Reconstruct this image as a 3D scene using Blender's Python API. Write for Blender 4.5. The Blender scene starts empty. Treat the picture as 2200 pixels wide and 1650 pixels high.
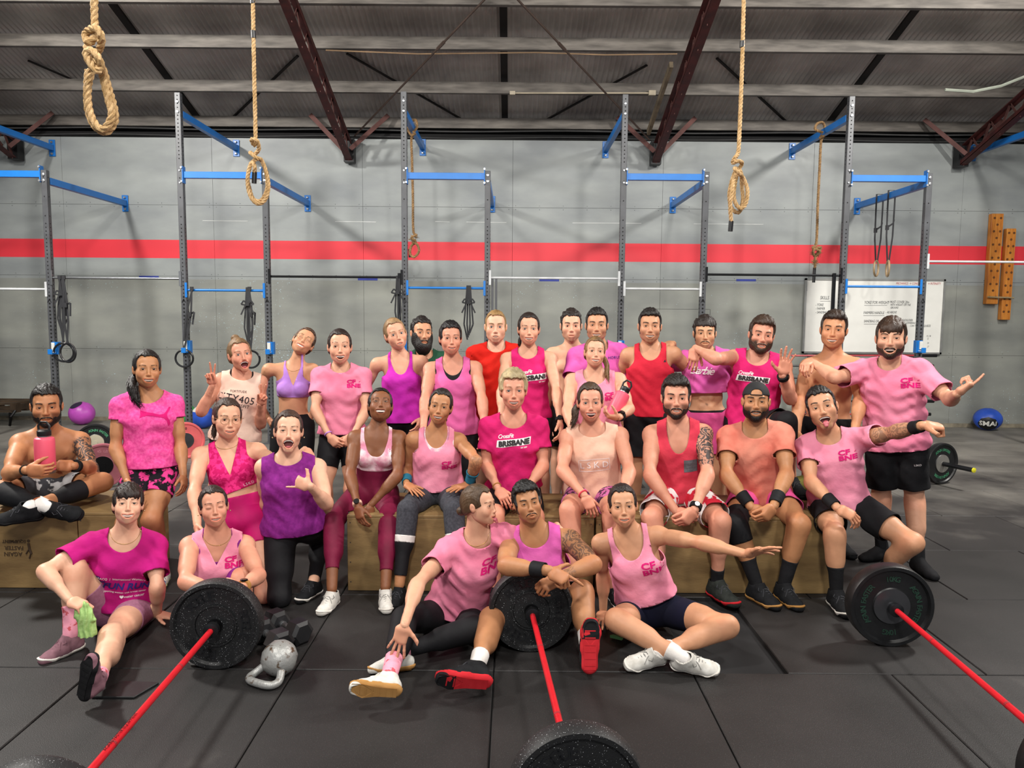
import bpy, bmesh, math, random
import numpy as np
from mathutils import Vector, Matrix
from mathutils.bvhtree import BVHTree
import openvdb

C = bpy.context.scene.collection
random.seed(7); RS = np.random.RandomState(7)
PI = math.pi
f32 = np.float32

# ---------------------------------------------------------------- camera
F = 1580.0; PITCH = math.radians(5.3); ROLL = math.radians(0.45); CAMH = 1.78
cd = bpy.data.cameras.new('camera'); cam = bpy.data.objects.new('camera', cd); C.objects.link(cam)
cam.location = (0, 0, CAMH)
CR = Matrix.Rotation(PI/2 - PITCH, 3, 'X') @ Matrix.Rotation(ROLL, 3, 'Z')
cam.rotation_euler = CR.to_euler()
cd.sensor_fit = 'HORIZONTAL'; cd.sensor_width = 36; cd.lens = 36*F/2200; cd.clip_start = .05; cd.clip_end = 200
bpy.context.scene.camera = cam
# ---------------------------------------------------------------- world, lamps, exposure
w = bpy.data.worlds.new('world'); bpy.context.scene.world = w; w.use_nodes = True
w.node_tree.nodes['Background'].inputs[0].default_value = (.95, .96, 1, 1)
w.node_tree.nodes['Background'].inputs[1].default_value = .50
vs = bpy.context.scene.view_settings
vs.view_transform = 'Standard'; vs.look = 'None'; vs.gamma = 1; vs.exposure = 0.0; vs.use_curve_mapping = False
LAMPS = [(-6.8, 6.5, 5.9, 600), (6.8, 6.5, 5.9, 470), (-2.8, 7.2, 6.9, 230), (-3.3, 1.9, 6.6, 280), (3.0, 1.9, 6.6, 280), (0.0, -2.4, 5.4, 300)]
for i, (x, y, z, e) in enumerate(LAMPS):
    ld = bpy.data.lights.new('high_bay_lamp', 'AREA'); ld.shape = 'DISK'; ld.size = .7; ld.energy = e; ld.color = (1, .96, .90)
    lo = bpy.data.objects.new('high_bay_lamp', ld); C.objects.link(lo); lo.location = (x, y, z)
    tgt = Vector((x*.35, 7.0, 0.8)) - Vector((x, y, z)); lo.rotation_euler = tgt.to_track_quat('-Z', 'Y').to_euler()

# ---------------------------------------------------------------- pixel helpers (photo frame 2200x1650)
CRn = np.array(CR)
def ray(px, py):
    d = CRn @ np.array([(px-1100)/F, -(py-825)/F, -1.0]); return d/np.linalg.norm(d)
CAM = np.array([0, 0, CAMH])
def at(px, py, depth):
    d = ray(px, py); return CAM + d*(depth/d[1])
def on_z(px, py, z=0.0):
    d = ray(px, py); return CAM + d*((z-CAMH)/d[2])
def nrm(v):
    v = np.asarray(v, float); return v/(np.linalg.norm(v)+1e-12)

# ---------------------------------------------------------------- materials
def lin(h):
    if isinstance(h, str):
        h = h.lstrip('#'); h = [int(h[i:i+2], 16)/255 for i in (0, 2, 4)]
        return tuple((c/12.92 if c <= .04045 else ((c+.055)/1.055)**2.4) for c in h) + (1,)
    return tuple(h)[:3] + (1,)
MATS = {}
def mat(name, col, rough=.6, metal=0, var=.12, vscale=6, bump=.0, bscale=60, col2=None, stretch=(1, 1, 1), spec=.5, emit=0, coords='Object', detail=3, sheen=0, thr=None):
    """principled material: colour varied by a noise between col and col2 (or a darker col), fine bump"""
    if name in MATS: return MATS[name]
    m = bpy.data.materials.new(name); m.use_nodes = True; nt = m.node_tree; b = nt.nodes['Principled BSDF']
    c = lin(col); c2 = lin(col2) if col2 else tuple(x*(1-var*2) for x in c[:3]) + (1,)
    b.inputs['Roughness'].default_value = rough; b.inputs['Metallic'].default_value = metal
    b.inputs['Specular IOR Level'].default_value = spec
    if sheen: b.inputs['Sheen Weight'].default_value = sheen
    tc = nt.nodes.new('ShaderNodeTexCoord'); mp = nt.nodes.new('ShaderNodeMapping'); mp.inputs['Scale'].default_value = stretch
    nt.links.new(tc.outputs[coords], mp.inputs[0])
    n = nt.nodes.new('ShaderNodeTexNoise'); n.inputs['Scale'].default_value = vscale; n.inputs['Detail'].default_value = detail
    nt.links.new(mp.outputs[0], n.inputs['Vector'])
    r = nt.nodes.new('ShaderNodeValToRGB'); lo_, hi_ = thr if thr else (.35, .7)
    r.color_ramp.elements[0].position = lo_; r.color_ramp.elements[1].position = hi_
    r.color_ramp.elements[0].color = c2; r.color_ramp.elements[1].color = c
    nt.links.new(n.outputs[0], r.inputs[0]); nt.links.new(r.outputs[0], b.inputs['Base Color'])
    if bump:
        n2 = nt.nodes.new('ShaderNodeTexNoise'); n2.inputs['Scale'].default_value = bscale; n2.inputs['Detail'].default_value = 4
        nt.links.new(mp.outputs[0], n2.inputs['Vector'])
        bp = nt.nodes.new('ShaderNodeBump'); bp.inputs['Strength'].default_value = bump; bp.inputs['Distance'].default_value = .01
        nt.links.new(n2.outputs[0], bp.inputs['Height']); nt.links.new(bp.outputs[0], b.inputs['Normal'])
    if emit:
        b.inputs['Emission Color'].default_value = c; b.inputs['Emission Strength'].default_value = emit
    MATS[name] = m; return m

# ---------------------------------------------------------------- mesh helpers
def mesh_np(name, V, Fc, m=None, smooth=True, cols=None):
    """V (n,3); Fc (k,3) or (k,4) array, or list of lists"""
    me = bpy.data.meshes.new(name)
    V = np.ascontiguousarray(V, dtype=f32)
    if isinstance(Fc, np.ndarray):
        k, s = Fc.shape
        me.vertices.add(len(V)); me.vertices.foreach_set('co', V.ravel())
        me.loops.add(k*s); me.loops.foreach_set('vertex_index', np.ascontiguousarray(Fc, dtype=np.int32).ravel())
        me.polygons.add(k); me.polygons.foreach_set('loop_start', np.arange(0, k*s, s, dtype=np.int32))
        me.update(calc_edges=True)
    else:
        me.from_pydata(V.tolist(), [], [list(map(int, q)) for q in Fc]); me.update()
    if smooth: me.polygons.foreach_set('use_smooth', np.ones(len(me.polygons), bool))
    if cols is not None:
        a = me.color_attributes.new('Col', 'FLOAT_COLOR', 'POINT')
        cc = np.ones((len(V), 4), f32); cc[:, :3] = cols; a.data.foreach_set('color', cc.ravel())
    if m: me.materials.append(m)
    return me
def link(name, me, parent=None):
    o = bpy.data.objects.new(name, me); C.objects.link(o)
    if parent is not None: o.parent = parent
    return o
def tag(o, label, cat=None, group=None, kind=None):
    if label: o['label'] = label
    if cat: o['category'] = cat
    if group: o['group'] = group
    if kind: o['kind'] = kind
    return o
def empty(name, loc, label, cat, group=None, rot=(0, 0, 0)):
    o = bpy.data.objects.new(name, None); C.objects.link(o); o.location = tuple(loc); o.rotation_euler = rot
    o.empty_display_size = .1
    return tag(o, label, cat, group)
def adopt(ch, root):
    """parent with the child's geometry in world coordinates"""
    ch.parent = root
    ch.matrix_parent_inverse = (Matrix.Translation(root.location) @ root.rotation_euler.to_matrix().to_4x4()).inverted()
    return ch
def frame(d, up=(0, 0, 1)):
    d = nrm(d); up = np.asarray(up, float)
    if abs(np.dot(d, up)) > .97: up = np.array([1., 0, 0]) if abs(d[0]) < .9 else np.array([0, 1., 0])
    x = nrm(np.cross(d, up)); y = np.cross(x, d); return x, y, d
class MB:
    def __init__(s): s.V = []; s.F = []
    def add(s, V, Fc):
        b = len(s.V); s.V += [tuple(v) for v in V]; s.F += [[b+i for i in q] for q in Fc]; return s
    def box(s, c, size, R=None, bevel=0):
        c = np.asarray(c, float); h = np.asarray(size, float)/2
        P = [np.array([x, y, z])*h for z in (-1, 1) for y in (-1, 1) for x in (-1, 1)]
        if R is not None: P = [np.asarray(R) @ p for p in P]
        return s.add([c+p for p in P], [(0, 2, 3, 1), (4, 5, 7, 6), (0, 1, 5, 4), (2, 6, 7, 3), (0, 4, 6, 2), (1, 3, 7, 5)])
    def bar(s, a, b, wd, hd, up=(0, 0, 1)):
        a = np.asarray(a, float); b = np.asarray(b, float); x, y, d = frame(b-a, up)
        return s.box((a+b)/2, (wd, hd, np.linalg.norm(b-a)), np.array([x, y, d]).T)
    def tube(s, pts, r, n=8, closed=False, caps=True, flat=1.0, up=(0, 0, 1), rot=0):
        pts = [np.asarray(p, float) for p in pts]; k = len(pts); rs = r if hasattr(r, '__len__') else [r]*k
        b = len(s.V); pu = None
        for i, p in enumerate(pts):
            d = nrm((pts[(i+1) % k] - pts[i-1]) if closed else (pts[min(i+1, k-1)] - pts[max(i-1, 0)]))
            if pu is None: x, y, d = frame(d, up)
            else:
                x = nrm(np.cross(d, pu)) if np.linalg.norm(np.cross(d, pu)) > 1e-4 else x; y = np.cross(x, d)
            pu = y
            for j in range(n):
                t = rot + 2*PI*j/n; s.V.append(tuple(p + rs[i]*(math.cos(t)*x + flat*math.sin(t)*y)))
        m_ = k if closed else k-1
        for i in range(m_):
            for j in range(n):
                a0 = b+i*n+j; a1 = b+i*n+(j+1) % n; c0 = b+((i+1) % k)*n+j; c1 = b+((i+1) % k)*n+(j+1) % n
                s.F.append([a0, a1, c1, c0])
        if caps and not closed:
            s.F.append([b+j for j in range(n)][::-1]); s.F.append([b+(k-1)*n+j for j in range(n)])
        return s
    def lathe(s, prof, o=(0, 0, 0), axis=(0, 0, 1), n=24, up=(1, 0, 0)):
        """prof: (radius, height) pairs"""
        o = np.asarray(o, float); x, y, d = frame(axis, up); b = len(s.V)
        for (r, h) in prof:
            for j in range(n):
                t = 2*PI*j/n; s.V.append(tuple(o + d*h + r*(math.cos(t)*x + math.sin(t)*y)))
        for i in range(len(prof)-1):
            for j in range(n):
                s.F.append([b+i*n+j, b+i*n+(j+1) % n, b+(i+1)*n+(j+1) % n, b+(i+1)*n+j])
        s.F.append([b+j for j in range(n)][::-1]); s.F.append([b+(len(prof)-1)*n+j for j in range(n)])
        return s
    def prism(s, poly, a, b, O, X, Y, Z):
        """polygon in X,Y plane of frame at O, extruded from a to b along Z"""
        O, X, Y, Z = [np.asarray(q, float) for q in (O, X, Y, Z)]; n = len(poly)
        V = [O + X*p[0] + Y*p[1] + Z*a for p in poly] + [O + X*p[0] + Y*p[1] + Z*b for p in poly]
        return s.add(V, [list(range(n))[::-1], list(range(n, 2*n))] + [[i, (i+1) % n, n+(i+1) % n, n+i] for i in range(n)])
    def build(s, name, m, parent=None, smooth=False, world=True, bevel=0, auto=False):
        me = bpy.data.meshes.new(name); me.from_pydata([tuple(map(float, v)) for v in s.V], [], s.F); me.update()
        if m: me.materials.append(m)
        bm = bmesh.new(); bm.from_mesh(me)
        bmesh.ops.recalc_face_normals(bm, faces=bm.faces)
        if bevel: bmesh.ops.bevel(bm, geom=bm.edges[:], offset=bevel, segments=1, affect='EDGES', clamp_overlap=True)
        if smooth:
            for fc in bm.faces: fc.smooth = True
            for e in bm.edges:
                if len(e.link_faces) == 2 and e.calc_face_angle(0) > .7: e.smooth = False
        bm.to_mesh(me); bm.free()
        o = link(name, me)
        if parent is not None:
            if world: adopt(o, parent)
            else: o.parent = parent
        return o
def text_geo(body, size=1.0, bold=0.0, shear=0.0, align='CENTER', spacing=1.0, ext=0.0, line=1.0, sx=1.0):
    cu = bpy.data.curves.new('t', 'FONT'); cu.body = body; cu.size = size; cu.align_x = align; cu.align_y = 'CENTER'
    cu.offset = bold; cu.shear = shear; cu.space_character = spacing; cu.extrude = ext; cu.resolution_u = 2; cu.space_line = line
    o = bpy.data.objects.new('t', cu); me = bpy.data.meshes.new_from_object(o)
    V = np.array([v.co[:] for v in me.vertices]).reshape(-1, 3)*[sx, 1, 1]; Fc = [list(p.vertices) for p in me.polygons]
    bpy.data.objects.remove(o); bpy.data.meshes.remove(me); bpy.data.curves.remove(cu)
    return V, Fc
def flat_text(name, body, O, X, Y, m, parent, **k):
    V, Fc = text_geo(body, **k); X = np.asarray(X, float); Y = np.asarray(Y, float); Z = np.cross(X, Y)
    P = np.asarray(O, float) + V[:, :1]*X + V[:, 1:2]*Y + V[:, 2:3]*Z
    o = link(name, mesh_np(name, P, Fc, m, smooth=False)); adopt(o, parent); return o
def copy_tree(o, parent=None):
    c = o.copy(); C.objects.link(c)
    if parent is not None: c.parent = parent
    for ch in list(o.children): copy_tree(ch, c)
    return c
# ================================================================= ROOM
WY = 12.1                     # wall distance
# ---- floor: rubber mats laid as separate pieces
def floor_mat():
    m = bpy.data.materials.new('black_rubber_mat'); m.use_nodes = True; nt = m.node_tree; b = nt.nodes['Principled BSDF']
    g = nt.nodes.new('ShaderNodeNewGeometry'); n = nt.nodes.new('ShaderNodeTexNoise'); n.inputs['Scale'].default_value = 1.3; n.inputs['Detail'].default_value = 6
    sp = nt.nodes.new('ShaderNodeTexNoise'); sp.inputs['Scale'].default_value = 240; sp.inputs['Detail'].default_value = 2
    sy = nt.nodes.new('ShaderNodeSeparateXYZ'); nt.links.new(g.outputs['Position'], sy.inputs[0])
    nt.links.new(g.outputs['Position'], n.inputs['Vector']); nt.links.new(g.outputs['Position'], sp.inputs['Vector'])
    mr = nt.nodes.new('ShaderNodeMapRange'); mr.inputs[1].default_value = 4.5; mr.inputs[2].default_value = 10.0; mr.inputs[3].default_value = -.12; mr.inputs[4].default_value = .42
    nt.links.new(sy.outputs[1], mr.inputs[0])       # chalk dust wears in under the rig at the back of the floor
    ad = nt.nodes.new('ShaderNodeMath'); ad.operation = 'ADD'; nt.links.new(n.outputs[0], ad.inputs[0]); nt.links.new(mr.outputs[0], ad.inputs[1])
    r = nt.nodes.new('ShaderNodeValToRGB'); r.color_ramp.elements[0].position = .3; r.color_ramp.elements[1].position = 1.0
    r.color_ramp.elements[0].color = lin('#1e1d1d'); r.color_ramp.elements[1].color = lin('#78756f')
    e = r.color_ramp.elements.new(.55); e.color = lin('#2a2828')
    nt.links.new(ad.outputs[0], r.inputs[0])
    mx = nt.nodes.new('ShaderNodeMixRGB'); mx.blend_type = 'ADD'; mx.inputs[0].default_value = 1
    r2 = nt.nodes.new('ShaderNodeValToRGB'); r2.color_ramp.elements[0].position = .62; r2.color_ramp.elements[1].position = .8; r2.color_ramp.elements[1].color = (.06, .06, .06, 1)
    nt.links.new(sp.outputs[0], r2.inputs[0]); nt.links.new(r.outputs[0], mx.inputs[1]); nt.links.new(r2.outputs[0], mx.inputs[2])
    nt.links.new(mx.outputs[0], b.inputs['Base Color']); b.inputs['Roughness'].default_value = .55; b.inputs['Specular IOR Level'].default_value = .35
    bp = nt.nodes.new('ShaderNodeBump'); bp.inputs['Strength'].default_value = .25; bp.inputs['Distance'].default_value = .004
    nt.links.new(sp.outputs[0], bp.inputs['Height']); nt.links.new(bp.outputs[0], b.inputs['Normal'])
    return m
M_floor = floor_mat()
fl = MB().box((0, 5.5, -.08), (22, 14, .1)).build('floor', mat('concrete_base', '#18181a', .9)); tag(fl, None, kind='structure')
mb = MB(); s_ = .5-.0035; t_ = .0
for z, q in ((-.03, s_), (-.004, s_), (0, s_-.004)):
    for (a, b_) in ((-1, -1), (1, -1), (1, 1), (-1, 1)): mb.V.append((a*q, b_*q, z))
for l in range(2):
    for i in range(4): mb.F.append([l*4+i, l*4+(i+1) % 4, l*4+4+(i+1) % 4, l*4+4+i])
mb.F.append([8, 9, 10, 11])
tile = mb.build('mat_tile', M_floor); tile.location = (.42, 3.05, 0); adopt(tile, fl)
for j in range(-2, 10):
    for i in range(-9, 10):
        if i == 0 and j == 0: continue
        t = tile.copy(); C.objects.link(t); off = .5 if (j % 2 == 1 and i > 0) else 0
        t.location = (.42 + i*1.0 + off*.96, 3.05+j*1.0, RS.uniform(-.0015, .001)); t.rotation_euler = (0, 0, RS.choice([0, PI/2]))
# ---- back wall, plywood sheets
def wall_mat():
    m = bpy.data.materials.new('painted_plywood'); m.use_nodes = True; nt = m.node_tree; b = nt.nodes['Principled BSDF']
    g = nt.nodes.new('ShaderNodeNewGeometry'); s = nt.nodes.new('ShaderNodeSeparateXYZ'); nt.links.new(g.outputs['Position'], s.inputs[0])
    def cmp_(z0, z1, src=2):
        a = nt.nodes.new('ShaderNodeMath'); a.operation = 'GREATER_THAN'; a.inputs[1].default_value = z0; nt.links.new(s.outputs[src], a.inputs[0])
        c = nt.nodes.new('ShaderNodeMath'); c.operation = 'LESS_THAN'; c.inputs[1].default_value = z1; nt.links.new(s.outputs[src], c.inputs[0])
        p = nt.nodes.new('ShaderNodeMath'); p.operation = 'MULTIPLY'; nt.links.new(a.outputs[0], p.inputs[0]); nt.links.new(c.outputs[0], p.inputs[1]); return p
    mp = nt.nodes.new('ShaderNodeMapping'); mp.inputs['Scale'].default_value = (1, 1, 2.4); nt.links.new(g.outputs['Position'], mp.inputs[0])
    n = nt.nodes.new('ShaderNodeTexNoise'); n.inputs['Scale'].default_value = .9; n.inputs['Detail'].default_value = 7; nt.links.new(mp.outputs[0], n.inputs[0])
    r = nt.nodes.new('ShaderNodeValToRGB'); r.color_ramp.elements[0].position = .3; r.color_ramp.elements[1].position = .72
    r.color_ramp.elements[0].color = lin('#83888a'); r.color_ramp.elements[1].color = lin('#a3a8a6'); nt.links.new(n.outputs[0], r.inputs[0])
    # lower sheets are a warmer, scuffed grey
    lo = cmp_(-1, 2.33); mx0 = nt.nodes.new('ShaderNodeMixRGB'); mx0.blend_type = 'MULTIPLY'; mx0.inputs[2].default_value = (.90, .87, .80, 1)
    nt.links.new(lo.outputs[0], mx0.inputs[0]); nt.links.new(r.outputs[0], mx0.inputs[1])
    # scattered paint specks
    n3 = nt.nodes.new('ShaderNodeTexNoise'); n3.inputs['Scale'].default_value = 55; n3.inputs['Detail'].default_value = 1; nt.links.new(g.outputs['Position'], n3.inputs[0])
    n4 = nt.nodes.new('ShaderNodeTexNoise'); n4.inputs['Scale'].default_value = .8; nt.links.new(g.outputs['Position'], n4.inputs[0])
    ad = nt.nodes.new('ShaderNodeMath'); ad.operation = 'MULTIPLY_ADD'; ad.inputs[1].default_value = .45; nt.links.new(n4.outputs[0], ad.inputs[0]); nt.links.new(n3.outputs[0], ad.inputs[2])
    gt = nt.nodes.new('ShaderNodeMath'); gt.operation = 'GREATER_THAN'; gt.inputs[1].default_value = 1.03; nt.links.new(ad.outputs[0], gt.inputs[0])
    pm = nt.nodes.new('ShaderNodeMath'); pm.operation = 'MULTIPLY'; nt.links.new(gt.outputs[0], pm.inputs[0]); nt.links.new(lo.outputs[0], pm.inputs[1])
    mx1 = nt.nodes.new('ShaderNodeMixRGB'); mx1.inputs[2].default_value = lin('#b8d2de'); nt.links.new(pm.outputs[0], mx1.inputs[0]); nt.links.new(mx0.outputs[0], mx1.inputs[1])
    st = cmp_(Z0, Z1); mx = nt.nodes.new('ShaderNodeMixRGB'); mx.inputs[2].default_value = lin('#e23a46')
    nt.links.new(st.outputs[0], mx.inputs[0]); nt.links.new(mx1.outputs[0], mx.inputs[1]); nt.links.new(mx.outputs[0], b.inputs['Base Color'])
    b.inputs['Roughness'].default_value = .42; b.inputs['Specular IOR Level'].default_value = .35
    bp = nt.nodes.new('ShaderNodeBump'); bp.inputs['Strength'].default_value = .08; bp.inputs['Distance'].default_value = .02
    nt.links.new(n.outputs[0], bp.inputs['Height']); nt.links.new(bp.outputs[0], b.inputs['Normal'])
    return m
Z1 = at(1100, 521, WY)[2]; Z0 = at(1100, 560.5, WY)[2]; ZT = at(1100, 301, WY)[2]
M_wall = wall_mat()
wall = MB().box((0, WY+.09, ZT/2), (22, .1, ZT)).build('wall_back', mat('wall_studs', '#15151a', .9)); tag(wall, None, kind='structure')
zs = [0, at(1100, 756, WY)[2], at(1100, 599, WY)[2], at(1100, 446, WY)[2], ZT]
x0 = at(1100, 600, WY)[0]
for i in range(-4, 5):
    for k in range(4):
        a, b_ = zs[k], zs[k+1]; xa = x0 + (i-.0)*2.42; shift = 0
        if k in (2,): xa += .0
        p = MB().box((xa+1.21, WY+.02+RS.uniform(-.002, .002), (a+b_)/2), (2.42-.003, .04, b_-a-.003)).build('panel', M_wall, wall, bevel=.0015)
mb = MB()
for i in range(-4, 5):                 # screw heads along the sheet edges
    for k in range(1, 4):
        for j in range(7):
            for dz in (-.03, .03): mb.lathe([(.006, 0), (.004, .003)], (x0+i*2.42+.05+j*.385, WY, zs[k]+dz), (0, -1, 0), n=5)
s = mb.build('screw_heads', mat('screw', '#4a4c4e', .5, .6), wall); s['kind'] = 'stuff'
tp = mat('blue_tape', '#3947a3', .7)
for px, py in ((320, 595), (790, 600), (1180, 602), (1603, 602)):
    c = at(px, py, WY-.003); wd = .32
    o = MB().box(c, (wd, .003, .035)).build('tape_strip', tp, wall); o['label'] = 'strip of blue masking tape'
M_scuff = mat('white_scuff', '#d5d8d6', .8)
for (xa, xb, py) in ((435, 532, 474), (720, 808, 476), (935, 966, 476), (1002, 1088, 477), (1230, 1378, 479), (1490, 1640, 481)):
    MB().bar(at(xa, py, WY-.002), at(xb, py+1, WY-.002), .010, .002, up=(0, 1, 0)).build('scuff_line', M_scuff, wall)
# access hatch outline
o = MB()
c = at(1453, 680, WY)
for a, b_ in (((-.55, 0, .12), (.55, 0, .12)), ((.55, 0, .12), (.55, 0, -1.2))): o.bar(c+np.array(a), c+np.array(b_), .008, .004)
o.build('hatch_joint', mat('dark_joint', '#2c2d2e', .8), wall)
sk = MB().box((0, WY-.01, .03), (22, .05, .06)).build('baseboard_back', mat('timber_batten', '#9b927e', .7, var=.3)); tag(sk, None, kind='structure')
for s_w, nm in ((-1, 'wall_left'), (1, 'wall_right')):
    o = MB().box((s_w*11.05, 5.2, 4.2), (.1, 14, 8.4)).build(nm, mat('pale_side_cladding', '#a5a8a8', .7, var=.12, vscale=1.5)); tag(o, None, kind='structure')
# eave gap above sheets, its shade put in as a near-black sheet
up = MB().box((0, WY+.35, ZT+.6), (22, .05, 1.6)).box((0, WY+.02, ZT+.06), (22, .04, .05)).build('wall_upper', mat('eave_gap_shade', '#0d0d0e', .9)); tag(up, None, kind='structure')
eg = MB()
for (z, y, r) in ((ZT+.13, WY-.03, .012), (ZT+.03, WY-.02, .008)):
    eg.tube([(x, y, z + .012*math.sin(x*1.7)) for x in np.linspace(-10, 10, 60)], r, 5)
tag(eg.build('trim_1', mat('grey_cable', '#4a4a4a', .6)), None, kind='structure')
# ---- roof
SL = .307
def roof_z(y, z0=None): return RZ0 + SL*(WY - y)
RZ0 = at(1100, 268, WY)[2] + .02
M_roof = mat('galvanised_sheet', '#cdc6be', .75, .0, var=.25, vscale=1.2, col2='#97908a', coords='Object', detail=6)
nx = 2300; xs = np.linspace(-11, 11, nx); ys = np.array([WY+.4, 9, 6, 3, 0, -3])
V = np.zeros((len(ys), nx, 3)); V[:, :, 0] = xs; V[:, :, 1] = ys[:, None]
V[:, :, 2] = (RZ0 + .18 + SL*(WY-ys))[:, None] + .012*np.sin(xs*2*PI/.0763)[None, :]
idx = np.arange(len(ys)*nx).reshape(len(ys), nx)
Fq = np.stack([idx[:-1, :-1], idx[1:, :-1], idx[1:, 1:], idx[:-1, 1:]], -1).reshape(-1, 4)
ce = link('ceiling', mesh_np('ceiling', V.reshape(-1, 3), Fq, M_roof)); tag(ce, None, kind='structure')
sl = nrm([0, -1, SL])
M_pur = mat('grey_purlin', '#77716a', .6, .1, var=.3, vscale=2.5, col2='#4d4843', stretch=(1, 1, 6), detail=5)
for k in range(9):
    y = WY - [0, .91, 1.86, 2.67, 3.6, 4.5, 5.4, 6.3, 7.2][k]; z = roof_z(y)
    mb = MB().box((0, y, z), (22, .012, .15)).box((0, y+.03, z-.075), (22, .07, .01)).box((0, y+.03, z+.075), (22, .07, .01))
    o = mb.build('purlin', M_pur, ce)
M_dk = mat('dark_rafter', '#1d1816', .8)
for x in (-10.2, at(355, 195, 11.2)[0], -.15, 5.12, 10.2):
    a = np.array([x, WY+.2, roof_z(WY)+.12]); b_ = a + np.array([0, -13, 13*SL]); MB().bar(a, b_, .1, .06).build('rafter', M_dk, ce)
# thin zigzag wind braces and tension rods
mb = MB()
for (p, q) in (((640, 120), (490, 262)), ((745, 115), (990, 255)), ((1390, 140), (1165, 262)), ((1540, 125), (1690, 262)), ((60, 130), (200, 190))):
    def onroof(px, py):
        d = ray(px, py); n = np.array([0, SL, 1.0]); P0 = np.array([0, WY, RZ0+.14]); return CAM + d*(np.dot(n, P0-CAM)/np.dot(n, d))
    mb.bar(onroof(*p), onroof(*q), .035, .02)
mb.build('wind_brace', M_dk, ce)
M_rod = mat('rusty_rod', '#5a4a42', .7, .3)
for (p, q) in (((1040, 0), (762, 292)), ((1113, 0), (1395, 300))):
    d0 = at(q[0], q[1], WY-.35); r_ = ray(p[0], p[1]); P0 = np.array([0, WY, RZ0-.15]); n = np.array([0, SL, 1.0]); e = CAM + r_*(np.dot(n, P0-CAM)/np.dot(n, r_))
    dd = e-d0; e = d0 + dd*1.25
    o = MB().tube([d0, e], .014, 6).lathe([(.022, -.08), (.022, .08)], d0+dd*.72, dd, 6).build('tension_rod', M_rod, ce)
# trusses (each a lattice of dark red steel)
M_truss = mat('oxide_red_steel', '#55211f', .55, .2, var=.25, vscale=8, col2='#3a1917', detail=5)
M_strap = mat('dull_red_strap', '#6b4540', .65, .2, var=.2)
def truss(x, lab):
    r0 = empty('roof_truss', (x, WY-.1, 0), lab, 'truss', 'roof trusses'); r0['kind'] = 'structure'
    zb = at(755, 350, WY)[2]; zt = zb+.30
    L = 12.0
    a = np.array([x, WY-.18, zb]); dirv = np.array([0, -1, .335])
    MB().bar(a, a+dirv*L, .11, .012).bar(a+[-.05, 0, .03], a+dirv*L+[-.05, 0, .03], .01, .07).build('bottom_chord', M_truss, r0)
    t0 = np.array([x, WY-.18, zt]); MB().bar(t0, t0+dirv*L, .09, .012).bar(t0+[.04, 0, -.03], t0+dirv*L+[.04, 0, -.03], .01, .06).build('top_chord', M_truss, r0)
    st = .42
    for k in range(26):
        p = a + dirv*(k*st); q = t0 + dirv*((k+.5)*st); s2 = a + dirv*((k+1)*st)
        MB().bar(p, q, .05, .008, up=(1, 0, 0)).bar(q, s2, .035, .008, up=(1, 0, 0)).build('lacing_bar', M_strap, r0)
    MB().box((x, WY-.12, zb+.16), (.16, .16, .36)).build('bearing_bracket', mat('black_steel', '#17181a', .45, .3), r0)
    for s in (-1, 1):
        MB().bar((x+s*.62, WY-.12, zb+.72), (x+s*.06, WY-.35, zb+.14), .07, .008, up=(0, 1, 0)).build('kicker_strap', M_strap, r0)
for px, lab in ((45, 'dark red lattice roof truss at the far left edge above the rig'), (755, 'dark red lattice roof truss left of the middle, over the second tall post'),
                (1405, 'dark red lattice roof truss right of the middle, with a timber batten beside it'), (2055, 'dark red lattice roof truss at the right edge, above the white bar')):
    truss(at(px, 340, WY)[0], lab)
MB().bar(at(1393, 285, WY-.35), at(1393, 285, WY-.35)+np.array([0.02, -1.5, .53]), .05, .09).build('timber_batten', mat('raw_timber', '#8a7a62', .8, var=.3), ce)
# electrical conduit on purlin with junction boxes
y = WY-.91-.02; mb = MB(); a = at(1101, 200, y); b_ = at(1401, 200, y)
mb.tube([a, b_], .012, 6); mb.box(a, (.08, .04, .05)); mb.box(b_, (.1, .05, .07)); mb.build('conduit', mat('cream_plastic', '#b9ad97', .5), ce)
y = WY-1.86-.03; pts = [at(px, py, y) for px, py in ((700, 108), (900, 116), (1150, 113), (1300, 118), (1455, 116))]
MB().tube(pts, .009, 6).build('loose_cable', mat('tan_cable', '#94795c', .6), ce)
MB().tube([at(px, py, WY-2.) for px, py in ((2030, 193), (2090, 197), (2150, 185), (2200, 165))], .02, 6).build('white_hose', mat('pale_hose', '#9aa093', .6), ce)
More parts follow.
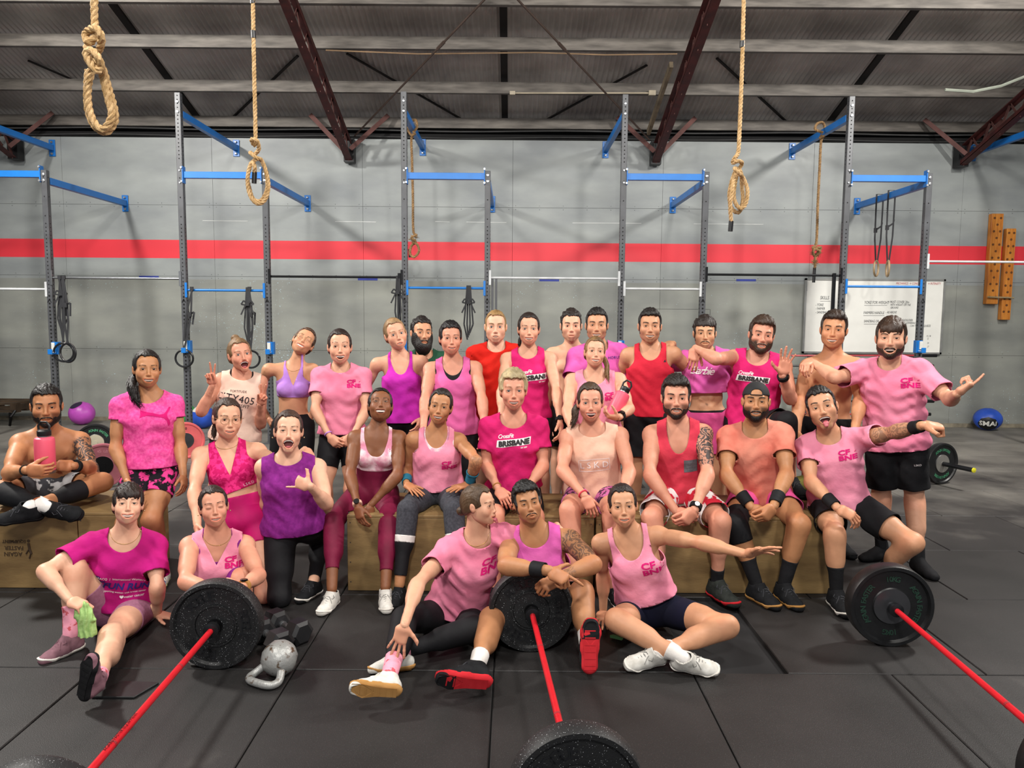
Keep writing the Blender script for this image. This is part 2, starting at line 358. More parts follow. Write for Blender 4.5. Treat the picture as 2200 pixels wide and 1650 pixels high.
# ================================================================= RIG AND GYM GEAR
M_up = mat('charcoal_powder_coat', '#56585c', .42, .1, var=.15, vscale=5, bump=.02)
M_blue = mat('blue_powder_coat', '#1674c8', .38, .0, var=.06)
M_hole = mat('drilled_hole', '#060607', .9)
M_bolt = mat('zinc_bolt', '#c9ccd0', .3, .8)
M_blkbar = mat('black_bar_steel', '#1b1c1f', .35, .6)
M_wht = mat('white_powder_coat', '#cfd2d4', .4)
M_chrome = mat('bright_steel', '#a9acb0', .28, .9)
DP = 10.05
rig = empty('pull_up_rig', (0, DP, 0), 'charcoal steel pull-up rig with blue beams running along the grey wall', 'rig')
posts = [(-72, 200), (108, 366), (396, 200), (575, 366), (870, 198), (1047, 368), (1335, 204), (1510, 370), (1810, 208), (1982, 373), (2270, 212)]
PX = []
W_ = .075
for (px, ty) in posts:
    X = at(px, 600, DP)[0]; zt = at(px, ty, DP)[2]; PX.append((X, zt))
    u = MB().box((X, DP, zt/2), (W_, W_, zt)).build('upright', M_up, rig, bevel=.004)
    mb = MB(); z = .12
    while z < zt-.04:
        dense = z < 2.0
        rr = .0125 if dense else .008
        if dense or (2.0 < z < 3.0) or z > 3.8 or (int(z/.0508) % 5 == 0):
            mb.lathe([(rr, 0), (rr, .0015)], (X, DP-W_/2-.0012, z), (0, -1, 0), n=8)
            sx = -1 if X > 0 else 1
            mb.lathe([(rr*.8, 0), (rr*.8, .0015)], (X+sx*(W_/2+.0012), DP, z), (sx, 0, 0), n=6)
        z += .0508
    h = mb.build('bolt_hole', M_hole, None); adopt(h, u); h['kind'] = 'stuff'
    MB().box((X, DP, .006), (.16, .16, .012)).build('foot_plate', M_up, rig)
    mb = MB()
    for dz in ((.12, .25) if zt > 4 else (.06, .14)): mb.lathe([(.018, 0), (.018, .01), (.008, .012)], (X, DP-W_/2, zt-dz), (0, -1, 0), n=8)
    if zt > 4:
        for dz in (-.05, .11): mb.lathe([(.012, 0), (.012, .01)], (X, DP-W_/2, at(px, 377, DP)[2]+dz-.05), (0, -1, 0), n=6)
    mb.build('bolts', M_bolt, rig)
    # beam to the wall
    zb = zt - (.26 if zt > 4 else .13)
    o = MB().box((X, (DP+WY)/2+.02, zb), (.07, WY-DP-.08, .09)).box((X, WY-.012, zb), (.1, .012, .26)).build('wall_beam', M_blue, rig, bevel=.003)
    MB().lathe([(.02, 0), (.02, .015), (.01, .03)], (X, WY-.02, zb+.09), (0, -1, 0), n=8).lathe([(.02, 0), (.02, .015), (.01, .03)], (X, WY-.02, zb-.09), (0, -1, 0), n=8).build('wall_bolt', M_bolt, rig)
def cross(i, j, py, m, r=None, plate=False, name='pull_up_bar'):
    xa, xb = PX[i][0]+W_/2, PX[j][0]-W_/2; z = at((posts[i][0]+posts[j][0])/2, py, DP)[2]
    if r is None:
        mb = MB().box(((xa+xb)/2, DP, z), (xb-xa, .07, .085)).box((xa+.005, DP-.01, z), (.012, .09, .22)).box((xb-.005, DP-.01, z), (.012, .09, .22))
        mb.build('crossbeam', M_blue, rig, bevel=.003)
        b = MB()
        for x in (xa, xb):
            for dz in (-.09, .09): b.lathe([(.014, 0), (.014, .02)], (x-.005, DP-.05, z+dz), (0, -1, 0), n=6)
        b.build('bolts', M_bolt, rig)
    else:
        MB().tube([(xa, DP-.02, z), (xb, DP-.02, z)], r, 10).build(name, m, rig, smooth=True)
        b = MB()
        for x in (xa, xb): MB().box((x, DP-.045, z), (.03, .012, .2)).build('bar_bracket', m, rig, bevel=.002)
for a, b_, y in ((0, 1, 374), (2, 3, 377), (4, 5, 379), (6, 7, 381), (8, 9, 384)): cross(a, b_, y, M_blue)
for a, b_, y, m in ((0, 1, 621, M_wht), (2, 3, 624, M_blue), (4, 5, 619, M_blue), (6, 7, 621, M_wht), (8, 9, 616, M_blue)): cross(a, b_, y, m, .017)
for a, b_, y, m in ((1, 2, 598, M_chrome), (3, 4, 595, M_blkbar), (5, 6, 598, M_wht), (7, 8, 591, M_blkbar), (9, 10, 563, M_wht)): cross(a, b_, y, m, .016)
M_jw = mat('white_plastic_liner', '#e6e6e0', .4)
def jhook(px, py, s):
    c = at(px, py, DP-W_/2-.01)
    MB().box(c, (.07, .014, .17)).box(c+[s*.045, .03, 0], (.012, .08, .17)).box(c+[0, -.05, -.07], (.06, .1, .02)).box(c+[0, -.1, -.045], (.06, .015, .07)).build('j_hook', M_blue, rig, bevel=.003)
    MB().box(c+[-s*.01, -.014, .02], (.045, .014, .11)).box(c+[0, -.05, -.055], (.045, .085, .012)).build('j_hook_liner', M_jw, rig, bevel=.004)
for px, py, s in ((117, 748, 1), (401, 745, 1), (580, 748, 1), (1333, 745, 1), (1505, 745, 1), (1976, 745, -1), (866, 745, 1)): jhook(px, py, s)
# small arrow emblem on each post
mb = MB()
for (X, zt), (px, _) in zip(PX, posts):
    z = at(px, 646, DP)[2]
    for s in (-1, 1): mb.bar((X, DP-W_/2-.002, z+.025), (X+s*.024, DP-W_/2-.002, z-.025), .004, .012, up=(0, 1, 0))
mb.build('arrow_emblem', M_hole, rig)
# upper band of boards carrying vertical matador style bars near posts
for px in (1058, 1066):
    c = at(px, 598, DP-.02); MB().box((c[0], DP, c[2]-.62), (.03, .05, 1.25)).build('hanging_channel', M_up, rig, bevel=.003)
for px, xa in ((1792, 1783), (858, 853)):
    c = at(px, 595, DP-.03); MB().box((c[0], DP-.03, c[2]-.35), (.04, .04, .8)).build('hanging_channel', M_blkbar, rig, bevel=.003)

# ---- gymnastic rings and strap bundles
M_strap2 = mat('black_webbing', '#26272b', .75, var=.1)
M_ring = mat('black_ring_rubber', '#1c1d20', .3)
M_wring = mat('birch_ring', '#b39a76', .5)
def ribbon(mb, pts, wd=.03, th=.003, face=(0, -1, 0)):
    pts = [np.asarray(p, float) for p in pts]
    for a, b_ in zip(pts[:-1], pts[1:]): mb.bar(a, b_, wd, th, up=face)
def rings(top, ringc, r, label, m, axis=(0.5, -1, 0), top2=None, group=None):
    t = at(*top, DP-.05) if len(top) == 2 else np.array(at(*top)); c = at(*ringc, t[1]-.02)
    root = empty('gymnastic_ring', tuple(c), label, 'gym ring', group)
    mb = MB(); ax = nrm(axis); x, y, d = frame(ax)
    mb.tube([c + r*(math.cos(a)*x + math.sin(a)*y) for a in np.linspace(0, 2*PI, 29)[:-1]], .014, 8, closed=True); mb.build('ring', m, root, smooth=True)
    mb = MB(); k = 6
    for s in (-1, 1):
        ribbon(mb, [t + (c+np.array([0, 0, r]) - t)*j/k + np.array([s*.035*math.sin(PI*j/k), -.01*s, 0]) for j in range(k+1)], .026, .003)
    ribbon(mb, [t+[0, 0, -.0], t+[0, 0, .05]], .045, .02)
    mb.box(t+(c-t)*.35+np.array([.02, -.02, 0]), (.04, .03, .06)); ribbon(mb, [t+(c-t)*.35, t+(c-t)*.35+np.array([.07, 0, .03]), t+(c-t)*.5+np.array([.06, 0, 0])], .025)
    mb.build('strap', M_strap2, root); return root
rings((128, 600), (137, 757), .125, 'black gym ring hanging nearer the far left post, front one of two', M_ring, (.15, -1, 0))
rings((137, 600, DP-.14), (146, 758), .125, 'black gym ring hanging behind its twin beside the far left post', M_ring, (-.25, -1, 0))
rings((412, 624), (396, 770), .115, 'black gym ring strapped down the second tall post behind the pink-shirted woman', M_ring, (.1, -1, 0))
rings((536, 624), (539, 772), .115, 'black gym ring partly hidden behind the head of the woman making peace signs', M_ring, (.2, -1, 0))
y9 = DP+1.3
for (px, ry, cx, lab) in ((1886, 432, 1881, 'pale wooden gym ring under the right blue wall beam, left of the pair'), (1914, 424, 1907, 'pale wooden gym ring under the right blue beam, seen nearly edge on')):
    xx = PX[9][0]; zz = PX[9][1]-.13-.05
    yy = y9 if px < 1900 else y9-.35
    t = np.array([xx+.0, yy, zz]); c = np.array([xx, yy, at(px, 577, yy)[2]])
    root = empty('gymnastic_ring', tuple(c), lab, 'gym ring')
    ax = nrm((.75, -.66, 0)) if px < 1900 else nrm((.95, -.3, 0)); x, y, d = frame(ax)
    MB().tube([c + .115*(math.cos(a)*x+math.sin(a)*y) for a in np.linspace(0, 2*PI, 29)[:-1]], .015, 8, closed=True).build('ring', M_wring, root, smooth=True)
    mb = MB()
    for s in (-1, 1):
        ribbon(mb, [t+[s*.05, 0, .12], t+[s*.05, 0, -.1], t+[s*.06, s*.03, -.55], c+[s*.012, 0, .11]], .024, .003)
    ribbon(mb, [t+[-.05, 0, .12], t+[.05, 0, .12]], .024, .003, (0, 0, 1)); mb.box(t+[-.045, -.01, -.42], (.04, .03, .07))
    ribbon(mb, [t+[-.05, -.01, -.42], t+[0.03, -.03, -.36], t+[.05, -.01, -.3]], .024)
    mb.build('strap', M_strap2, root)
def band(px, y0, y1, label, n=4, x1=None):
    t = at(px, y0, DP-.045); b_ = at(x1 or px, y1, DP-.06); L = t[2]-b_[2]; mb = MB()
    for k in range(n):
        a = (k-(n-1)/2)*.026
        ribbon(mb, [t+[a*.5, 0, .03], t+[a, -.01*k, -L*.3], t+[a*1.6, -.012*k, -L*.7], t+[a*.4, -.01*k, -L+.03*k]], .022, .003)
    kz = t + np.array([0, -.03, -.2])
    for s in (-1, 1):
        ribbon(mb, [kz, kz+[s*.05, -.01, .05], kz+[s*.085, -.01, .0], kz+[s*.03, 0, -.01], kz+[s*.09, -.01, -.14]], .02, .003)
    mb.box(kz, (.05, .04, .04))
    o = mb.build('resistance_band', M_strap2); return tag(o, label, 'band')
band(533, 622, 740, 'black webbing bundle tied in a bow on the blue bar beside the second short post', 4)
band(1007, 618, 730, 'black webbing bundle tied in a bow on the blue bar left of the red-shirted man', 4)
band(133, 600, 720, 'knotted black webbing hanging over the silver bar by the far left post', 5)
band(855, 597, 700, 'black band hanging beside the third tall post', 3)

# ---- ropes
def catmull(P, per=10):
    P = [np.asarray(p, float) for p in P]; P = [2*P[0]-P[1]] + P + [2*P[-1]-P[-2]]; out = []
    for i in range(1, len(P)-2):
        for t in np.linspace(0, 1, per, endpoint=False):
            a, b_, c, d = P[i-1:i+3]
            out.append(.5*((2*b_) + (-a+c)*t + (2*a-5*b_+4*c-d)*t*t + (-a+3*b_-3*c+d)*t**3))
    out.append(P[-2]); return np.array(out)
def resample(P, step):
    P = np.asarray(P); s = np.concatenate([[0], np.cumsum(np.linalg.norm(np.diff(P, axis=0), axis=1))]); n = max(3, int(s[-1]/step)); q = np.linspace(0, s[-1], n)
    return np.stack([np.interp(q, s, P[:, i]) for i in range(3)], 1), s[-1]
def strand_rope(mb, P, r, step=None):
    P, L = resample(P, step or r*.7); n = len(P); T = np.gradient(P, axis=0); T /= np.linalg.norm(T, axis=1)[:, None]+1e-9
    U = np.zeros_like(P); u = nrm(np.cross(T[0], [0.3, 1, .2]))
    for i in range(n): u = nrm(u - T[i]*np.dot(u, T[i])); U[i] = u
    W = np.cross(T, U); ph = np.linspace(0, L, n)/(r*5.2)*2*PI
    for k in range(3):
        a = ph + k*2*PI/3; pts = P + r*.48*(np.cos(a)[:, None]*U + np.sin(a)[:, None]*W); mb.tube(list(pts), r*.56, 6)
M_rope = mat('manila_rope', '#cfae80', .85, var=.14, vscale=30, bump=.5, bscale=220, col2='#a98757')
M_rope2 = mat('aged_manila_rope', '#a9865a', .9, var=.2, vscale=30, bump=.6, bscale=220, col2='#7d6040')
M_tape = mat('black_tape', '#1a1b1e', .3, var=.2, vscale=40)
def pix(L, d): return [at(p[0], p[1], d + (p[2] if len(p) > 2 else 0)) for p in L]
def rope(label, main, r, d, tape=None, tails=(), m=M_rope, ext=2.0):
    P = catmull(pix(main, d), 12); root = empty('climbing_rope', tuple(P[0]), label, 'rope')
    mb = MB(); strand_rope(mb, P, r)
    for t in tails: strand_rope(mb, catmull(pix(t, d), 8), r)
    mb.build('rope_strands', m, root, smooth=True)
    for tp in (tape or []):
        q = pix(tp, d); MB().tube(q, r*1.12, 10).build('tape_wrap', M_tape, root, smooth=True)
    return root
rope('thick tan rope hanging at top left, knotted into a long hanging loop',
     [(200, -140), (202, -40), (203, 40), (206, 75, -.02), (190, 92, -.05), (184, 72, -.02), (205, 60, -.06), (218, 80, -.06), (212, 108, 0), (196, 118, .03), (186, 100, .04),
      (204, 128, -.05), (218, 140, -.05), (206, 152, -.07), (185, 118, -.07), (197, 108, -.07), (214, 130, -.08), (222, 170, 0), (233, 215, 0), (240, 250, 0), (222, 278, 0), (202, 262, 0), (190, 225, 0), (190, 180, 0), (202, 140, 0), (212, 138, .03),
      (222, 150, .05), (235, 195, .05), (246, 235, .04), (246, 262, .04), (228, 284, .03), (204, 272, .03), (190, 240, .04), (187, 190, .04), (190, 150, .05)], .0185, 3.75)
rope('long tan rope at upper left of centre with a taped end inside its tied loop',
     [(543, -60), (544, 40), (546, 150), (549, 290), (547, 312), (540, 300, -.04), (552, 302, -.05), (556, 320, 0), (546, 332, .03), (538, 328, -.05), (552, 340, -.07), (562, 345, -.02), (572, 370, 0), (577, 400, 0), (570, 428, 0), (555, 438, 0), (540, 425, 0), (532, 395, 0), (536, 362, 0), (546, 345, .03),
      (560, 342, .05), (572, 372, .06), (574, 405, .05), (562, 430, .04), (545, 428, .04), (536, 405, .04), (532, 380, .04), (540, 350, .04), (547, 356, -.02), (547, 372, 0)], .0165, 5.9,
     tape=[[(547, 370), (546, 394)], [(544, 66), (545, 82)], [(542, -8), (543, 8)]])
rope('tan rope right of centre coiled into a hanging bundle with a black taped tail',
     [(1599, -60), (1597, 40), (1594, 150), (1588, 300), (1585, 330), (1578, 340, -.04), (1574, 350, 0), (1585, 346, -.06), (1594, 350, 0), (1588, 362, .03), (1578, 362, -.04), (1588, 372, -.05), (1598, 385, 0), (1606, 410, 0), (1602, 438, 0), (1590, 448, 0), (1578, 430, 0), (1578, 400, 0), (1586, 370, 0),
      (1592, 372, .05), (1594, 400, .05), (1596, 430, .04), (1588, 456, .04), (1572, 448, .04), (1567, 420, .03), (1572, 390, .03), (1583, 362, .04), (1574, 400, -.03), (1569, 440, -.03), (1571, 478, 0)], .0165, 5.9,
     tape=[[(1571, 475), (1569, 497)], [(1595, 88), (1594, 102)]])
def frayed(c, n, R, m, root, seed=1):
    r_ = np.random.RandomState(seed); mb = MB()
    for k in range(n):
        d = nrm(r_.normal(size=3)*[1, .6, 1]); a = c + d*R*.4; b_ = a + d*R*r_.uniform(.5, 1)+np.array([0, 0, r_.uniform(-.02, .02)])
        mb.tube([a, (a+b_)/2+r_.normal(size=3)*.008, b_], [.004, .003, .001], 3)
    o = mb.build('frayed_fibres', m, root); o['kind'] = 'stuff'
X4 = PX[4][0]
def bx(px, y): return (px, y)
r3 = rope('darker rope knotted over the blue beam by the third tall post, lower knot frayed',
     [(888, 285, -.3), (896, 272, -.3), (893, 258, -.2), (882, 262, 0), (876, 275, -.1), (884, 290, -.2), (892, 286, -.25), (884, 298, -.15), (885, 340, -.1), (887, 420, -.1), (888, 495, -.1), (895, 505, -.12), (884, 510, -.15), (893, 520, -.1), (884, 528, -.05), (881, 545, -.08), (890, 552, -.1), (900, 540, -.1), (896, 525, -.1), (886, 520, -.1)], .0195, 11.1, m=M_rope2,
     tape=[[(880, 535), (881, 553)]])
frayed(at(889, 512, 11.0), 60, .065, M_rope2, r3, 3)
r5 = rope('darker rope knotted over the blue beam by the right tall post, black taped tail',
     [(1768, 285, -.2), (1752, 278, -.2), (1756, 266, -.1), (1768, 264, .1), (1772, 280, .1), (1762, 296, -.1), (1770, 292, -.2), (1764, 304, -.1), (1761, 360, -.1), (1757, 440, -.1), (1754, 520, -.1), (1746, 532, -.14), (1762, 540, -.16), (1750, 550, -.1), (1748, 538, -.16), (1764, 532, -.1), (1752, 552, -.1), (1751, 575, -.1)], .0195, 10.9, m=M_rope2,
     tape=[[(1750, 575), (1748, 607)]])
frayed(at(1753, 540, 10.8), 90, .08, M_rope2, r5, 5); frayed(at(1751, 566, 10.8), 40, .06, M_rope2, r5, 6)

# ---- whiteboard
WB0 = at(1726, 757, WY-.06); WB1 = at(2031, 602, WY-.06)
cx, cz = (WB0[0]+WB1[0])/2, (WB0[2]+WB1[2])/2; ww, wh = WB1[0]-WB0[0], WB1[2]-WB0[2]
wb = empty('whiteboard', (cx, WY-.03, cz), 'large whiteboard of handwritten workout notes on the grey wall', 'whiteboard')
MB().box((cx, WY-.03, cz), (ww, .02, wh)).build('board', mat('white_enamel', '#f2f2ec', .3, var=.02), wb)
mb = MB()
for s in (-1, 1): mb.box((cx+s*ww/2, WY-.035, cz), (.03, .035, wh+.03)).box((cx, WY-.035, cz+s*wh/2), (ww+.03, .035, .03))
mb.build('board_frame', mat('aluminium_trim', '#b4b5b2', .4, .7), wb)
M_ink = mat('black_marker', '#3c3f45', .6); M_red = mat('red_marker', '#c23c46', .6)
def wtext(t, px, py, px_size, m, wdt=None, align='LEFT'):
    o = at(px, py, WY-.043); s = px_size*WY/F*.85
    flat_text('handwriting', t, o, (1, 0, 0), (0, 0, 1), m, wb, size=s, align=align, shear=.15, bold=.0, sx=.66)
wtext('MECHANICS  \u2192 CONSISTENCY  \u2192 INTENSITY', 1925, 609, 8.2, M_red)
for t, x, y, s in (('SKILLS', 1762, 640, 12), ('- YOKE', 1752, 655, 9.5), ('- FARMER', 1752, 663, 8.5), ('- SANDBAG', 1752, 671, 8.5), ('YOKE FOR WEIGHT', 1857, 650, 10.5), ('- MUST COVER 20m', 1909, 649, 9), ('WITH WEIGHT OFF THE', 1913, 655, 7), ('GROUND', 1913, 661, 7),
                   ('FARMERS HANDLE', 1855, 672, 9.5), ('- AS ABOVE', 1903, 671, 8), ('SANDBAG OR', 1856, 690, 9), ('SHOULDER', 1938, 688, 8), ('LOWERING', 1946, 694, 7), ('- CAN TRY FULL SQUEEZE', 1953, 700, 7), ('15 | 18', 1990, 722, 6), ('21', 1992, 728, 6), ('24', 1992, 737, 6), ('27', 1992, 745, 6)):
    wtext(t, x, y, s, M_ink)
mb = MB()
for x0_, x1_, y in ((1762, 1784, 647), (1857, 1906, 656), (1855, 1900, 678), (1856, 1888, 696)): mb.bar(at(x0_, y, WY-.043), at(x1_, y, WY-.043), .004, .002, up=(0, 1, 0))
for j in range(4): mb.lathe([(.01, 0), (.01, .002)], at(1733, 613+3.4*j, WY-.043), (0, -1, 0), n=6)
mb.build('underlines', M_ink, wb)

# ---- peg boards
M_pine = mat('varnished_pine', '#d88f3a', .45, var=.2, vscale=3, col2='#b0651f', stretch=(9, 9, 1), detail=6)
def pegboard(x0_, y0_, x1_, y1_, lab, seed):
    a = at(x0_, y1_, WY-.1); b_ = at(x1_, y0_, WY-.1); c = (a+b_)/2; w2, h2 = b_[0]-a[0], b_[2]-a[2]
    r = empty('peg_board', (c[0], WY-.06, c[2]), lab, 'peg board', 'climbing peg boards'); n = 12 if h2 > 1.6 else 12
    MB().box((c[0], WY-.055, c[2]), (w2, .09, h2)).build('board', M_pine, r, bevel=.004)
    mb = MB(); k = int(h2/.105)
    for j in range(k):
        for s in ((-.27, .27) if j % 2 == 0 else (0,)):
            mb.lathe([(.019, 0), (.019, .002)], (c[0]+s*w2, WY-.1015, c[2]+h2/2-.07-j*.105), (0, -1, 0), n=10)
    o = mb.build('peg_hole', mat('peg_hole_dark', '#6a3d17', .8), r); o['kind'] = 'stuff'; return r
pegboard(2119, 459, 2157, 653, 'left and taller pine climbing peg board on the wall at right', 1)
pegboard(2150.5, 491, 2184, 687, 'right and lower pine climbing peg board on the wall at right', 2)
pg = MB().tube([at(2122, 638, WY-.14), at(2178, 640, WY-.14)], .013, 8).tube([at(2142, 639, WY-.14), at(2142, 639, WY-.06)], .014, 8).tube([at(2165, 639, WY-.14), at(2165, 639, WY-.06)], .014, 8).build('climbing_pegs', mat('raw_dowel', '#a99672', .6), None, smooth=True)
tag(pg, 'pale wooden climbing peg lying across both peg boards', 'peg')

# ---- bumper plates and barbells
M_rub = mat('speckled_black_rubber', '#131416', .55, var=0, col2='#c9ccd0', vscale=260, thr=(.27, .275), bump=.15, bscale=200, detail=1)
M_rub2 = mat('black_bumper_rubber', '#17181a', .42, var=.2, vscale=20, bump=.05)
M_hub = mat('steel_hub', '#55565a', .35, .7); M_blk = mat('black_steel_collar', '#121214', .3, .5)
def plate(c, axis, R, th, lab, m, kind, words, wm, face=-1, group=None, ww=None, start=0.0, name='bumper_plate', hubm=None, wsize=.17):
    """axis points to the viewer side face"""
    ax = nrm(axis); root = empty(name, tuple(c), lab, 'weight plate', group); c = np.asarray(c, float); h = th/2
    prof = [(.027, -h*.9), (R*.42, -h*.9), (R*.45, -h*.6), (R*.86, -h*.6), (R*.9, -h), (R*.98, -h), (R, -h+.012), (R, h-.012), (R*.98, h), (R*.9, h), (R*.86, h*.6), (R*.45, h*.6), (R*.42, h*.8), (.027, h*.8)]
    MB().lathe(prof, c, ax, 56).build('disc', m, root, smooth=True)
    MB().lathe([(R*(.43 if kind == 'steel' else .17), h*.7), (R*(.43 if kind == 'steel' else .17), h*.86), (R*.12, h*.9), (R*.12, h*1.05)], c, ax, 32).build('hub', hubm or (M_hub if kind == 'steel' else M_blk), root, smooth=True)
    if kind == 'ring':
        MB().lathe([(R*.44, h*.78), (R*.44, h*.9), (R*.47, h*.9), (R*.47, h*.78)], c, ax, 48).build('raised_ring', m, root, smooth=True)
    x = nrm(np.cross((0, 0, 1), ax)); y = np.cross(ax, x)
    Vs, Fs = [], []; b = 0
    for (wd, a0, dr) in words:
        n = len(wd); sp = wsize*(1.0)
        for k, chh in enumerate(wd):
            if chh == ' ': continue
            V, Fc = text_geo(chh, size=R*wsize*1.45, ext=.0015, bold=.0006)
            if not len(V): continue
            a = a0 - (k-(n-1)/2)*sp*dr; rr = R*.66
            up_ = (math.cos(a)*x + math.sin(a)*y)*dr; rt = np.cross(up_, ax); rt = nrm(np.cross(up_, ax)); o = c + (math.cos(a)*x+math.sin(a)*y)*rr + ax*(h*.6+.0015)
            P = o + V[:, :1]*rt + V[:, 1:2]*up_ + V[:, 2:3]*ax
            Vs.append(P); Fs += [[i+b for i in q] for q in Fc]; b += len(V)
    o = link('raised_lettering', mesh_np('raised_lettering', np.concatenate(Vs), Fs, wm, smooth=False)); adopt(o, root); o['kind'] = 'stuff'
    return root
M_let = mat('black_raised_letter', '#1c1d20', .3); M_letg = mat('dark_green_letter', '#1d3a2e', .5)
M_redbar = mat('red_cerakote_bar', '#d4202c', .32, .2, var=.06, vscale=20); M_sl = mat('steel_sleeve', '#3a3b3e', .3, .8)
def barbell(far, near, lab, shaftm=M_redbar, name='barbell'):
    far = np.array(far, float); near = np.array(near, float); d = nrm(near-far); root = empty(name, tuple((far+near)/2), lab, 'barbell')
    L = np.linalg.norm(near-far)
    MB().tube([far+d*.08, near-d*.08], .0145, 12).build('shaft', shaftm, root, smooth=True)
    for s, p in ((1, far), (-1, near)):
        dd = d*s
        MB().lathe([(.025, -.36), (.025, .045), (.036, .045), (.037, .075), (.018, .08)], p, dd, 20).build('sleeve', M_sl, root, smooth=True)
    mb = MB()
    for k in range(2): mb.lathe([(.0152, 0), (.0152, .012)], far+d*(L*.3+k*L*.4), d, 12)
    mb.build('knurl_ring', mat('dull_red_knurl', '#9e1b24', .6), root)
    return root
# left bar
fl_, nl = at(465, 1372, 3.56), None
fl_ = np.array([at(465, 1372, 3.56)[0], 3.56, .225]); nl = np.array([on_z(199, 1650, .225)[0]+.0, 3.56-1.47, .225])
nl[0] = fl_[0] + (on_z(199, 1650, .225)[0]-fl_[0])*1.47/(3.56-on_z(199, 1650, .225)[1])
barbell(fl_, nl, 'red-shafted barbell at front left pointing towards the viewer, lettering along its shaft')
barbell_lab = flat_text('shaft_lettering', 'AGAIN FASTER EQUIPMENT', fl_+(nl-fl_)*.66+np.array([0, 0, .0155]), -nrm(nl-fl_), np.array([-1., 0, 0]), M_blk, bpy.data.objects['barbell'], size=.02)
RW = [('ROGUE', PI*.63, 1), ('ROGUE', -PI*.12, 1), ('ROGUE', PI*1.3, 1)]
RW = [('ROGUE', PI*.66, 1), ('ROGUE', -PI*.0, 1), ('ROGUE', PI*1.33, 1)]
dL = nrm(nl-fl_)
plate(fl_-dL*.02, dL, .225, .085, 'black speckled bumper plate standing at front left before the laughing woman', M_rub, 'ring', RW, M_let, wsize=.2)
plate(nl+dL*.02, dL, .225, .085, 'black speckled bumper plate below the frame at front left', M_rub, 'ring', RW, M_let, wsize=.2)
# middle bar
fm = np.array([at(1141, 1333, 3.78)[0], 3.78, .225]); q = at(1213, 1597, 2.36); nm = np.array([q[0]*1.0, 2.31, .225]); nm[0] = fm[0] + (on_z(1213, 1597, .225)[0]-fm[0])*(3.78-2.31)/(3.78-on_z(1213, 1597, .225)[1])
barbell(fm, nm, 'red-shafted barbell in the front centre, the kneeling man leaning on its far plate'.replace('kneeling', 'moustached'))
dM = nrm(nm-fm)
plate(fm-dM*.02, dM, .225, .085, 'black speckled bumper plate under the forearms of the moustached man', M_rub, 'ring', RW, M_let, wsize=.2)
plate(nm+dM*.02, dM, .225, .085, 'black speckled bumper plate cut by the bottom edge at centre', M_rub, 'ring', RW, M_let, wsize=.2)
# right bar
fr = np.array([at(1912, 1325, 3.88)[0], 3.88, .225]); g_ = on_z(2200, 1545, .225); dd = nrm(g_-fr); nr = fr + dd*1.47; nr[2] = .225
barbell(fr, nr, 'red-shafted barbell at front right running out of the frame')
AF = [('AGAIN FASTER', PI*.98, 1), ('AGAIN FASTER', PI*.02, 1), ('10KG', PI/2, 1), ('10KG', -PI/2, 1)]
dR = nrm(nr-fr)
plate(fr-dR*.02, dR, .225, .09, 'smooth black bumper plate with steel hub standing at front right', M_rub2, 'steel', AF, M_letg, wsize=.125)
plate(nr+dR*.02, dR, .225, .09, 'smooth black bumper plate outside the right edge on the right barbell', M_rub2, 'steel', AF, M_letg, wsize=.125)
# background barbell, right
c = np.array(at(2024, 996, 5.95)); gz = on_z(2024, 1040, 0); c = np.array([at(2024, 997, gz[1])[0], gz[1], .225])
bd = nrm((.38, -1, 0))
barbell(c+bd*.0, c-bd*1.5, 'black-sleeved barbell lying behind the pointing man at right', M_blkbar)
plate(c-bd*.02, bd, .225, .07, 'black bumper plate with green lettering on the barbell behind the pointing man', M_rub2, 'steel', [('AGAIN FASTER', PI*.5, 1), ('AGAIN FASTER', -PI*.5, 1)], mat('green_letter', '#3c7d5c', .5), wsize=.125, hubm=mat('pale_hub', '#8d8b86', .4, .4))
cap = MB().lathe([(.026, 0), (.026, .012), (.008, .016)], c+bd*.36, bd, 16).build('sleeve_end_cap', mat('yellow_cap', '#d8d22a', .5)); tag(cap, 'yellow end cap on the sleeve of the barbell behind the pointing man', 'cap')
adopt(cap, bpy.data.objects['barbell.003']) if 'barbell.003' in bpy.data.objects else None
del cap['category']; cap['label'] = 'yellow end cap'
# background plates, left
def bgplate(px, pyc, pyb, ax, R, lab, m, words, wm, hub=None):
    g = on_z(px, pyb, 0); c = np.array([at(px, pyc, g[1])[0], g[1], R]); return plate(c, ax, R, .06, lab, m, 'steel', words, wm, wsize=.13, hubm=hub)
M_pinkp = mat('dusty_pink_plate', '#9c5560', .55, var=.15)
bgplate(206, 948, 990, (.25, -1, 0), .225, 'black bumper plate with green lettering behind the shirtless man on the left box', M_rub2, [('AGAIN FASTER', PI*.4, 1), ('AGAIN FASTER', -PI*.6, 1)], mat('green_letter2', '#4d9a70', .5), mat('cream_hub', '#b9b09a', .5))
bgplate(222, 1000, 1046, (.35, -1, .0), .225, 'dusty pink weight plate behind the right knee of the man on the left box', M_pinkp, [('45 LB', PI*.5, 1), ('STANDARD', -PI*.5, 1)], mat('pink_letter', '#b97580', .5), M_blk)
bgplate(398, 940, 985, (.6, -1, 0), .225, 'coral pink bumper plate behind the arm of the woman in the pink tee at left', mat('coral_rubber', '#e5686a', .5), [('10', PI*.5, 1)], M_let)
